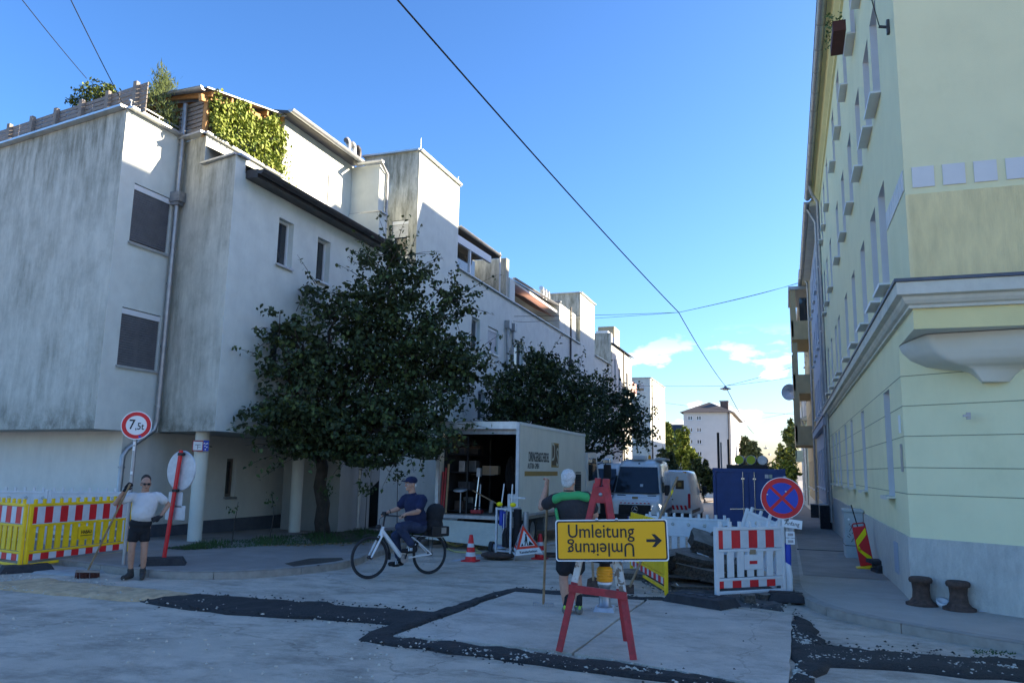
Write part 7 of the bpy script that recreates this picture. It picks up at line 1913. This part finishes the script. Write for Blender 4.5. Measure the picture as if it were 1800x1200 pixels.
blob(b, pel + Vector((0, 0, -.075)), (.13 * s, .118 * s, .10 * s), F_.r)
fuse('shorts', b, 'cloth_black', PA, .010, 4)
for k, tx in (('R', (218, 1014)), ('L', (249, 1019))):
    a = J['an' + k]; toe = gnd(*tx, .05); toe = a + (toe - a).normalized() * min(.21, (toe - a).length + .03); toe.z = .045; hl = Vector((a.x, a.y, .045)) - (toe - a).normalized() * .04; hl.z = .045
    b = MB(); capsule(b, hl, toe, .045 * s, .042 * s); capsule(b, a + Vector((0, 0, .02)), hl, .052 * s, .05 * s); capsule(b, hl.lerp(toe, .3) + Vector((0, 0, .03)), hl.lerp(toe, .7), .045 * s, .04 * s)
    o = fuse('shoe', b, 'shoe_dark', PA, .009, 3)
    b = MB(); capsule(b, a + Vector((0, 0, .08)), a, .042 * s, .043 * s); fuse('sock', b, 'cloth_black', PA, .009, 2)
b = MB(); P2 = Pq; blob(b, P2(0, -.022, .045), (.083 * s, .103 * s, .098 * s), hr, hu); blob(b, P2(0, -.06, -.01), (.078 * s, .055 * s, .07 * s), hr, hu)
hd = fuse('hair', b, 'hair_dark', PA, .009, 2)
hd.location = -(F_.f * .022) + Vector((0, 0, .012))
b = MB()
for q in (-1, 1): b.ell(P2(.034 * q, .094, .004), (.027 * s, .012 * s, .021 * s), 'black', 12, 8, None)
b.tube([P2(-.078, .02, .01), P2(-.066, .085, .012), P2(0, .106, .012), P2(.066, .085, .012), P2(.078, .02, .01)], .004, 'black', 6); b.build('sunglasses', PA, True)
b = MB(); b.add([P2(-.024, .101, -.062), P2(.024, .101, -.062), P2(.02, .099, -.069), P2(-.02, .099, -.069)], [(0, 1, 2, 3)], 'terracotta'); b.build('mouth', PA, True)
b = MB(); hand(b, J['wrR'], tip - J['wrR'], F_.f * -1 + F_.r * -.3, s * 1.12, 1); fuse('glove', b, 'cloth_black', PA, .009, 2)
b = MB(); hand(b, J['wrL'] , X(270, 913, .14) - J['wrL'], F_.f * -1, s * 1.10, -1); fuse('glove', b, 'cloth_charcoal', PA, .009, 2)
# broom
bg_ = gnd(153, 1016, .0); bt = X(229, 850, .29)
BRM = thing('broom', 'wide street broom with wooden handle held by the man in the white T-shirt', 'broom', (bg_.x, bg_.y, 0))
b = MB(); b.tube([bg_ + Vector((0, 0, .12)), bt], .0155, 'wood_handle', 8); b.build('handle', BRM, True)
bx = Vector((-bg_.y, bg_.x, 0)).normalized() * -1; q0 = bg_ + Vector((0, 0, .0))
b = MB(); b.bar(q0 - bx * .17 + Vector((0, 0, .12)), q0 + bx * .17 + Vector((0, 0, .10)), .07, .035, 'wood_grey'); b.build('head', BRM, True)
b = MB()
for k in range(22):
    for j in (-1, 0, 1):
        p = q0 + bx * (-.165 + .0157 * k) + cam_dir(q0) * j * .02 + Vector((0, 0, .10)); b.tube([p, p + Vector((random.gauss(0, .008), random.gauss(0, .008), -.095))], .007, 'terracotta', 4)
b.build('bristles', BRM, True)['kind'] = 'stuff'

# --- white haired man from behind ------------------------------------------------------
fp = gnd(1007, 1082)
PB = thing('person', 'white haired man seen from behind in dark and green shirt, hand on rake', 'person', (fp.x, fp.y, 0))
F_ = Fr(fp, cam_dir(fp)); X = F_.px; s = 1.0
J = dict(head=X(1000, 844, .0), neck=X(1000, 862, -.0), shL=X(976, 877, .0), shR=X(1034, 874, .0), elL=X(951.5, 891, -.04), wrL=X(959.5, 857, -.10), elR=X(1046, 905, -.05), wrR=X(1030, 925, -.24),
         hipL=X(993, 968, 0), hipR=X(1013, 968, 0), knL=X(990.5, 1018, -.03), knR=X(1014.5, 1017, -.03), anL=X(995.5, 1066, .0), anR=X(1017.5, 1065, .0))
chest, belly, pel = X(1005, 896, -.02), X(1004, 930, -.06), X(1003, 957, -.01)
b = MB(); Pq, hr, hu = head(b, J['head'], F_.f * -1 + F_.r * -.35, Vector((0, 0, 1)), s)
chainr(b, [J['neck'] - Vector((0, 0, .05)), J['head'] - Vector((0, 0, .07))], [.072, .064])
blob(b, chest, (.205, .13, .22), F_.r); blob(b, belly, (.185, .15, .19), F_.r); blob(b, pel, (.175, .13, .13), F_.r)
for k in 'LR':
    chainr(b, [J['neck'] + Vector((0, 0, -.06)), J['sh' + k]], [.065, .066]); chainr(b, [J['sh' + k], J['el' + k], J['el' + k].lerp(J['wr' + k], .35), J['wr' + k]], [.064, .047, .046, .031])
    chainr(b, [J['hip' + k], J['kn' + k], J['kn' + k].lerp(J['an' + k], .33), J['an' + k]], [.09, .058, .061, .038])
hand(b, J['wrL'], X(962, 846, -.12) - J['wrL'], F_.f * -.6 + F_.r * .8, 1.05, 1); hand(b, J['wrR'], X(1022, 932, -.3) - J['wrR'], F_.f * -1, 1.0, -1)
fuse('body', b, 'skin', PB, .0075, 3)
b = MB(); blob(b, chest, (.228, .155, .235), F_.r); blob(b, belly, (.207, .18, .20), F_.r); blob(b, pel + Vector((0, 0, .0)), (.195, .16, .12), F_.r)
for k in 'LR': chainr(b, [J['neck'] + Vector((0, 0, -.085)), J['sh' + k]], [.075, .082]); chainr(b, [J['sh' + k], J['sh' + k].lerp(J['el' + k], .72)], [.083, .078])
sh = fuse('work_shirt', b, 'cloth_charcoal', PB, .011, 5)
b = MB()                          # green yoke over the shoulders and side flash
nk = J['neck']; pts = [J['shL'] + Vector((0, 0, .066)), J['shL'].lerp(nk, .5) + Vector((0, 0, .045)), nk + Vector((0, 0, -.012)), J['shR'].lerp(nk, .5) + Vector((0, 0, .045)), J['shR'] + Vector((0, 0, .06))]
for p, q in zip(pts, pts[1:]):
    for k in range(6): c = p.lerp(q, k / 6) + F_.f * .045 - Vector((0, 0, .062)); blob(b, c, (.045, .080, .060), F_.r)
fuse('green_yoke', b, 'cloth_green', PB, .01, 3)
b = MB()
for k in range(6): blob(b, X(977.5 + k * .9, 897 + k * 4.5, .04), (.022, .10, .04), F_.r)
fuse('green_flash', b, 'cloth_green', PB, .009, 3)
b = MB(); blob(b, nk + Vector((0, 0, .0)), (.072, .075, .028), F_.r); fuse('collar', b, 'cloth_charcoal', PB, .009, 2)
b = MB(); blob(b, pel + Vector((0, 0, -.05)), (.20, .155, .15), F_.r)
for k in 'LR': chainr(b, [J['hip' + k], J['hip' + k].lerp(J['kn' + k], .68)], [.112, .108])
fuse('shorts', b, 'cloth_black', PB, .011, 4)
for k, tx in (('L', (990, 1078)), ('R', (1018, 1077))):
    a = J['an' + k]; base = Vector((a.x, a.y, .05 + .03)); fw = (F_.f * -1 + F_.r * (-.25 if k == 'L' else .1)).normalized()
    hl = base + fw * -.05; toe = base + fw * .17
    b = MB(); capsule(b, hl, toe, .05, .044); capsule(b, a + Vector((0, 0, -.01)), base, .046, .05); fuse('shoe', b, 'shoe_grey', PB, .009, 3)
    b = MB(); blob(b, a + Vector((0, 0, .0)), (.05, .05, .016), F_.r); blob(b, hl + fw * -.038 + Vector((0, 0, .035)), (.018, .014, .03), F_.r); fuse('shoe_lining', b, 'green_shoe', PB, .008, 2)
    b = MB(); capsule(b, a + Vector((0, 0, .13)), a + Vector((0, 0, .02)), .046, .044); fuse('sock', b, 'cloth_black', PB, .009, 2)
b = MB(); blob(b, Pq(0, -.022, .035), (.087, .108, .105), hr, hu); blob(b, Pq(0, -.07, -.03), (.078, .05, .075), hr, hu)
rnd = random.Random(9)
for k in range(60):
    d = Vector((rnd.gauss(0, 1), rnd.gauss(-.5, 1), rnd.gauss(.2, .8))).normalized(); blob(b, Pq(d.x * .083, -.025 + d.y * .10, .03 + d.z * .098), (.016, .016, .026), hr, hu, 8, 6)
hd = fuse('hair', b, 'hair_white', PB, .008, 1); hd.location = F_.f * .018 + Vector((0, 0, .01))
eyes(PB, Pq, 1.0)
b = MB(); b.tube([Pq(-.085, -.02, .012), Pq(-.072, .085, .015), Pq(-.03, .105, .012), Pq(.07, .085, .012), Pq(.082, -.02, .012)], .005, 'black', 6); b.build('glasses', PB, True)
# rake
rg_ = gnd(955, 1069); rtop = X(963, 842, -.13)
RK = thing('rake', 'long handled asphalt rake held upright by the white haired man', 'rake', (rg_.x, rg_.y, .03))
b = MB(); b.tube([rg_ + Vector((0, 0, .06)), rtop], .017, 'wood_handle', 8); b.build('handle', RK, True)
b = MB(); dx = Vector((.98, .2, 0)); b.bar(rg_ - dx * .14 + Vector((0, 0, .07)), rg_ + dx * .14 + Vector((0, 0, .07)), .02, .02, 'steel'); b.build('head', RK, True)
for k in range(10):
    b = MB(); p = rg_ + dx * (-.13 + .029 * k) + Vector((0, 0, .06)); b.tube([p, p + Vector((0, -.01, -.03))], .004, 'steel', 5); b.build('tine', RK, True)

# --- cyclist ---------------------------------------------------------------------------
w0, w1 = gnd(648, 1017), gnd(754, 1008.5)                # front and rear tyre contact
bd_ = (w0 - w1).normalized()
BK = thing('bicycle', 'white step-through electric bicycle with black mudguards and rear luggage', 'bicycle', (w0.x, w0.y, 0))
F_ = Fr((w0 + w1) / 2, Vector((bd_.y, -bd_.x, 0)))
if F_.f.dot(cam_dir(w0)) < 0: F_.f = -F_.f; F_.r = -F_.r
X = F_.px
wr = .345
hubf, hubr = w0 + Vector((0, 0, wr)), w1 + Vector((0, 0, wr))
lat = F_.f
def bwheel(c):
    u = bd_; v = Vector((0, 0, 1))
    t = MB(); t.tube([c + (u * math.cos(a) + v * math.sin(a)) * (wr - .018) for a in [k * math.pi / 18 for k in range(36)]], .019, 'rubber', 8, closed=True); o = t.build('wheel', BK, True)
    t = MB(); t.tube([c + (u * math.cos(a) + v * math.sin(a)) * (wr - .042) for a in [k * math.pi / 18 for k in range(36)]], .010, 'black', 6, closed=True); t.build('rim', o, True)
    t = MB()
    for k in range(20):
        a = k * math.pi / 10; t.tube([c + lat * .03 * (-1) ** k, c + (u * math.cos(a + .25 * (-1) ** (k // 2)) + v * math.sin(a + .25 * (-1) ** (k // 2))) * (wr - .045)], .0014, 'steel', 4)
    t.build('spokes', o, True)['kind'] = 'stuff'
    t = MB(); t.tube([c - lat * .05, c + lat * .05], .03, 'black', 10); t.build('hub', o, True)
bwheel(hubf); bwheel(hubr)
ht, hb = X(673.5, 925), X(669, 941); bbk = X(708, 981); st = X(723, 943)
b = MB(); b.tube([ht + Vector((0, 0, .0)), hb], .03, 'white_paint', 10); b.tube([ht.lerp(hb, .45), X(685, 951), X(702, 974), bbk], [.036, .038, .038, .03], 'white_paint', 10); b.tube([X(700, 971), X(707, 973), X(716, 970), X(728, 958), X(733, 955)], .015, 'white_paint', 8)
b.tube([st, X(720, 955), bbk], .022, 'white_paint', 8)
for s_ in (-1, 1): o_ = lat * .06 * s_; b.tube([st + lat * .02 * s_, X(733, 951) + lat * .03 * s_, hubr + o_], .012, 'white_paint', 8); b.tube([bbk + lat * .03 * s_, hubr + o_], .013, 'white_paint', 8)
b.build('frame', BK, True)
b = MB()
for s_ in (-1, 1): b.tube([hb + lat * .05 * s_, hb.lerp(hubf, .5) + lat * .055 * s_, hubf + lat * .055 * s_], [.016, .02, .013], 'white_paint', 8)
b.tube([hb - lat * .06, hb + lat * .06], .02, 'white_paint', 8); b.build('fork', BK, True)
for c, a0_, a1_ in ((hubf, .15, 2.6), (hubr, .2, 2.9)):
    b = MB(); k = 14; pr_ = [c + (bd_ * math.cos(a0_ + (a1_ - a0_) * i / k) * -1 + Vector((0, 0, math.sin(a0_ + (a1_ - a0_) * i / k)))) * (wr + .025) for i in range(k + 1)]
    if c is hubf: pr_ = [c + (bd_ * -math.cos(-.15 + 2.1 * i / k) + Vector((0, 0, math.sin(-.15 + 2.1 * i / k)))) * (wr + .025) for i in range(k + 1)]
    for p, q in zip(pr_, pr_[1:]): b.bar(p, q, .055, .006, 'black', (0, 0, 1))
    b.build('mudguard', BK, True)
b = MB(); b.tube([bbk - lat * .05, bbk + lat * .05], .062, 'black', 18); b.tube([bbk + lat * .052 + Vector((0, 0, 0)), bbk + lat * .06], .075, 'steel', 20); b.build('motor', BK, True)
pdl, pdr = X(712, 968), X(697, 996)
b = MB(); b.tube([bbk + lat * .08, bbk + lat * .085 + (pdl - bbk) * .9], .011, 'black', 8); b.tube([bbk - lat * .08, bbk - lat * .085 + Vector((0, 0, -.13)) + bd_ * .06], .011, 'black', 8); b.build('crank', BK, True)
footL = bbk + lat * .13 + (pdl - bbk) * .9; footR = bbk - lat * .13 + Vector((0, 0, -.13)) + bd_ * .06
for p in (footL, footR): b = MB(); b.cbox((0, 0, 0), (.1, .09, .022), 'black', Matrix.Translation(p) @ Matrix.Rotation(math.atan2(bd_.y, bd_.x), 4, 'Z')); b.build('pedal', BK, True)
b = MB(); b.tube([st, X(728, 938), X(731, 934)], .014, 'black', 8); b.build('seat_post', BK, True)
sd_ = X(733, 930.5); b = MB(); blob(b, sd_, (.12, .085, .03), bd_); blob(b, sd_ + bd_ * .10, (.10, .03, .022), bd_); fuse('saddle', b, 'black_soft', BK, .01, 2)
hbr = X(677, 905)
b = MB(); b.tube([ht, X(675.5, 912), hbr], .016, 'black', 8); b.tube([hbr + lat * .30 - bd_ * .20 + Vector((0, 0, -.02)), hbr + lat * .24 - bd_ * .06, hbr, hbr - lat * .24 - bd_ * .06, hbr - lat * .30 - bd_ * .20 + Vector((0, 0, -.02))], .012, 'black', 8); b.build('handlebar', BK, True)
gL, gR = hbr + lat * .30 - bd_ * .17, hbr - lat * .30 - bd_ * .17
for g in (gL, gR): b = MB(); b.tube([g + bd_ * .06, g - bd_ * .06 + Vector((0, 0, -.012))], .019, 'black_soft', 10); b.build('grip', BK, True)
b = MB(); b.rbox((-.03, -.03, -.02), (.03, .03, .03), 'black', .01, Matrix.Translation(hbr + bd_ * .02 + Vector((0, 0, .03)))); b.build('display', BK, True)
b = MB(); b.tube([hbr + bd_ * .02, hbr + bd_ * .10 + Vector((0, 0, -.06)), hb + bd_ * .05], .005, 'black', 6); b.tube([ht + bd_ * .06 + Vector((0, 0, .0)), ht + bd_ * .12], .035, 'black', 12); b.build('headlamp', BK, True)
rk = X(757, 943)
b = MB()
for s_ in (-1, 1): b.tube([st + lat * .05 * s_ + Vector((0, 0, .03)), rk + lat * .06 * s_, X(777, 943) + lat * .06 * s_], .006, 'steel_pale', 6); b.tube([rk + lat * .06 * s_, hubr + lat * .065 * s_], .005, 'black', 6)
b.build('luggage_rack', BK, True)
BG = thing('backpack', 'black backpack in a basket on the bicycle rear rack', 'bag', tuple(X(763, 940)))
b = MB(); blob(b, X(764, 905), (.17, .14, .21), bd_); blob(b, X(762, 922), (.18, .15, .16), bd_); blob(b, X(770, 897), (.12, .13, .12), bd_); fuse('bag', b, 'black_soft', BG, .014, 3)
b = MB(); cM = Matrix.Translation(X(766, 932)) @ Matrix.Rotation(math.atan2(bd_.y, bd_.x), 4, 'Z'); b.rbox((-.19, -.15, -.09), (.17, .15, .08), 'black', .02, cM); b.build('basket', BG, True)
b = MB(); b.box((-.12, -.154, -.04), (-.02, -.1505, .06), 'steel', cM); b.box((-.12, .1505, -.04), (-.02, .154, .06), 'steel', cM); b.build('reflector_label', BG, True)['kind'] = 'stuff'
# rider
PC = thing('person', 'older man in navy polo shirt, jeans and cap riding the white bicycle', 'person', tuple(X(733, 935)))
up = Vector((0, 0, 1)); s = .97
hipc = X(734, 922); chest = X(728, 890); nk = X(725, 866); hc = X(721.5, 850.5)
side_ = lambda p, o: p + lat * o
shL, shR = side_(X(735, 876), .17), side_(X(722, 876), -.17)
wL, wR = gL + Vector((0, 0, .03)) - bd_ * .05, gR + Vector((0, 0, .03)) - bd_ * .05
elL = shL.lerp(wL, .5) + Vector((0, 0, -.09)) - bd_ * .07; elR = shR.lerp(wR, .5) + Vector((0, 0, -.06)) - bd_ * .03
hL, hR = side_(hipc, .085), side_(hipc, -.085)
anL_, anR_ = footL + Vector((0, 0, .10)) - bd_ * .07, footR + Vector((0, 0, .10)) - bd_ * .07
def knee(h, a, L1, L2):
    d = a - h; D = min(d.length, L1 + L2 - .01); t = (L1 * L1 - L2 * L2 + D * D) / (2 * D); hh = math.sqrt(max(0, L1 * L1 - t * t)); dn = d.normalized(); pf = (bd_ + Vector((0, 0, .2))); pf = (pf - dn * pf.dot(dn)).normalized(); return h + dn * t + pf * hh
kL, kR = knee(hL, anL_, .42, .42), knee(hR, anR_, .42, .42)
b = MB(); Pq, hr, hu = head(b, hc, bd_ + Vector((0, 0, -.05)), up + bd_ * .05, s)
chainr(b, [nk - up * .03, hc - up * .06 - bd_ * .02], [.066, .06]); ax = (nk - hipc).normalized()
blob(b, chest, (.19, .13, .21), lat, ax); blob(b, X(730, 908) , (.18, .17, .17), lat, ax); blob(b, hipc, (.175, .15, .13), lat)
for (a, e, w) in ((shL, elL, wL), (shR, elR, wR)): chainr(b, [nk - up * .06, a], [.06, .06]); chainr(b, [a, e, e.lerp(w, .35), w], [.06, .045, .043, .029])
hand(b, wL, bd_ * 1 + up * -.25, up * -1, .98, -1); hand(b, wR, bd_ + up * -.25, up * -1, .98, 1)
for (h, k, a) in ((hL, kL, anL_), (hR, kR, anR_)): chainr(b, [h, k, a], [.085, .056, .037])
fuse('body', b, 'skin', PC, .0075, 3)
b = MB(); blob(b, chest, (.212, .155, .225), lat, ax); blob(b, X(730, 908), (.205, .195, .185), lat, ax); blob(b, X(733, 920), (.195, .175, .11), lat, ax)
for (a, e) in ((shL, elL), (shR, elR)): chainr(b, [nk - up * .085, a], [.07, .08]); chainr(b, [a, a.lerp(e, .72)], [.082, .078])
chainr(b, [nk - up * .06, nk - up * .0], [.075, .07])
fuse('polo_shirt', b, 'cloth_navy', PC, .011, 5)
b = MB(); blob(b, hipc - up * .03, (.19, .165, .12), lat)
for (h, k, a) in ((hL, kL, anL_), (hR, kR, anR_)): chainr(b, [h, h.lerp(k, .5), k, k.lerp(a, .5), a.lerp(k, .12)], [.105, .095, .076, .07, .066])
fuse('jeans', b, 'jeans', PC, .011, 5)
for p, a in ((footL, anL_), (footR, anR_)):
    toe = p + bd_ * .11 + up * .035; hl = p - bd_ * .12 + up * .035
    b = MB(); capsule(b, hl, toe, .043, .038); capsule(b, a + up * .0, hl + up * .02, .045, .045); so_ = fuse('shoe', b, 'black_soft', PC, .009, 3)
    b = MB()
    for k in range(3): c = p + bd_ * (.0 + .03 * k - .03) + up * (.058); b.bar(c - lat * .046 - up * .03, c + up * .022 - lat * .03 + bd_ * -.01, .012, .004, 'sign_white'); b.bar(c + lat * .046 - up * .03, c + up * .022 + lat * .03 + bd_ * -.01, .012, .004, 'sign_white')
    b.build('stripes', so_, True)['kind'] = 'stuff'
b = MB(); blob(b, Pq(0, -.02, .062), (.092, .115, .075), hr, hu); cp = fuse('cap', b, 'cloth_navy', PC, .008, 2)
b = MB(); blob(b, Pq(0, .115, .055), (.075, .075, .010), hr, hu - hu.cross(hr) * .15); fuse('peak', b, 'cloth_navy', cp, .006, 1)
b = MB(); blob(b, Pq(0, -.075, -.02), (.072, .035, .05), hr, hu); fuse('hair', b, 'hair_white', PC, .007, 1)
b = MB(); blob(b, Pq(0, .098, -.052), (.03, .012, .010), hr, hu, 10, 8); fuse('moustache', b, 'hair_white', PC, .005, 1)
eyes(PC, Pq, s)
b = MB()
for q in (-1, 1): b.tube([Pq(.034 * q + .022 * math.cos(a), .098, .004 + .017 * math.sin(a)) for a in [k * .63 for k in range(10)]], .002, 'steel', 5, closed=True); b.tube([Pq(.056 * q, .095, .008), Pq(.08 * q, .0, .012)], .002, 'steel', 5)
b.build('glasses', PC, True)['kind'] = 'stuff'
b = MB(); b.tube([elR.lerp(wR, .75), elR.lerp(wR, .85)], .036, 'black', 10); b.build('watch', PC, True)
# ------------------------------------------------------------------ cables and lamps over the street
def cable(label, pts, r, sag=0., n=18, name='overhead_cable', group='cables over the street'):
    b = MB(); out = []
    for p, q in zip(pts, pts[1:]):
        p, q = Vector(p), Vector(q)
        for k in range(n): t = k / n; out.append(p.lerp(q, t) - Vector((0, 0, sag * 4 * t * (1 - t))))
    out.append(Vector(pts[-1])); b.tube(out, r, 'black', 6)
    o = b.build(name); tag(o, label, 'cable', group); return o
nd1 = at(1193, 549, 36); nd2 = at(1275, 678, 62)
cable('thick dark cable from above the camera down to the wire junction', [at(690, -10, 12.5), nd1], .02, .12)
cable('dark cable running from the wire junction to the hanging street lamp', [nd1, nd2], .02, .2)
cable('thin cable running on from the hanging lamp down the street', [nd2, at(1325, 762, 130)], .03, .4)
cable('upper span wire from the left terrace to the junction', [at(850, 556, 36 * .92), nd1], .010, .05); cable('lower span wire from the left terrace to the junction', [at(850, 557, 36 * .92), at(920, 566, 33.5), nd1], .008, .03)
cable('span wire from the junction to the ochre house on the right', [nd1, at(1403, 498, 50)], .011, .05); cable('second span wire from the junction to the right, just below the first', [nd1, at(1330, 518, 46), at(1403, 497, 50.3)], .009, .02)
cable('span wire from the far block to the hanging lamp', [at(1080, 677, 64), nd2], .012, .05); cable('span wire from the hanging lamp to the balconies on the right', [nd2, at(1403, 641, 66)], .014, .1); cable('lower span wire right of the hanging lamp', [nd2, at(1403, 661, 66)], .012, .05)
cable('faint far span wire below the clouds', [at(1170, 708, 95), at(1405, 728, 98)], .015, .2)
cable('faint farthest span wire over the container', [at(1290, 742, 110), at(1405, 722, 112)], .015, .1)
cable('left of two thin wires at the top left corner above the fence', [at(35, -5, 9), at(152, 138, 13.0)], .008, .02); cable('right of two thin wires at the top left, ending at the parapet corner', [at(122, -5, 9), at(228, 205, 12.7)], .009, .02)
cable('short wire from the top edge to the anchor on the corner house', [at(1530, -8, 10.2), (1.47, 11.42, 8.18)], .008, 0, 4)
HL = thing('street_lamp', 'flat hanging street lamp on the cable in the middle of the street', 'street lamp', tuple(nd2 - Vector((0, 0, .22))), group='hanging street lamps')
b = MB(); b.lathe([(0, .20), (.08, .19), (.14, .10), (.40, .03), (.44, -.02), (.30, -.05), (0, -.06)], 'steel', 22); b.build('shade', HL)
b = MB(); b.lathe([(.30, -.052), (.2, -.10), (0, -.11)], 'cornice_grey', 16); b.build('bowl', HL)
b = MB(); b.cyl((0, 0, .19), (0, 0, .24), .02, 'black', 8); b.build('hanger', HL)
for lab, (px, py, Y) in (('small far hanging lamp over the end of the street, upper one', (1346, 788, 130)), ('tiny farthest hanging lamp over the end of the street', (1352, 799, 165))):
    p = at(px, py, Y); t = thing('street_lamp', lab, 'street lamp', tuple(p), group='hanging street lamps')
    b = MB(); b.lathe([(0, .20), (.2, .12), (.42, .02), (.30, -.06), (0, -.08)], 'steel', 14); b.build('shade', t)
    b = MB(); b.cyl((0, 0, .18), (0, 0, .5), .03, 'black', 6); b.build('hanger', t)
lp = gnd(1244, 866, 0); tp = at(1239.5, 722, lp.y)
LP = thing('lamp_post', 'tall pale concrete lamp post standing in front of the white house', 'lamp post', tuple(lp))
b = MB(); b.tube([lp, tp], [.16, .11], 'corbel_white', 12); b.build('post', LP, True)
b = MB(); b.rbox((-.25, -.4, -.05), (.25, .5, .08), 'steel', .03, Matrix.Translation(tp)); b.build('head', LP, True)
p = gnd(1228, 868, 0); MR = thing('traffic_mirror', 'small round sign seen from behind on a thin post beside the lamp post', 'road sign', tuple(p)); q = at(1231, 833, p.y)
b = MB(); b.tube([p, q], .04, 'zinc', 8); b.build('post', MR, True); b = MB(); b.lathe([(0, 0), (.36, 0), (.36, .04), (0, .04)], 'steel_pale', 20, Matrix.Translation(q) @ MF); b.build('disc', MR, True)
GF = thing('garden_fence', 'pale garden fence in the sun left of the lamp post', 'fence', (-9.2, 72, gz(72)))
for k in range(12): b = MB(); b.box((-8.9 + k * .14, 72.0, gz(72)), (-8.79 + k * .14, 72.04, gz(72) + 1.5), 'plaster_white'); b.build('board', GF, True)
GB = thing('hedge_post', 'yellow green post in the sun behind the far van', 'post', (-9.1, 70, gz(70))); b = MB(); b.box((-.2, -.2, 0), (.2, .2, 1.2), 'leaf_yellow'); b.box((-.25, -.25, 1.2), (.25, .25, 1.3), 'leaf_mid'); b.build('body', GB)
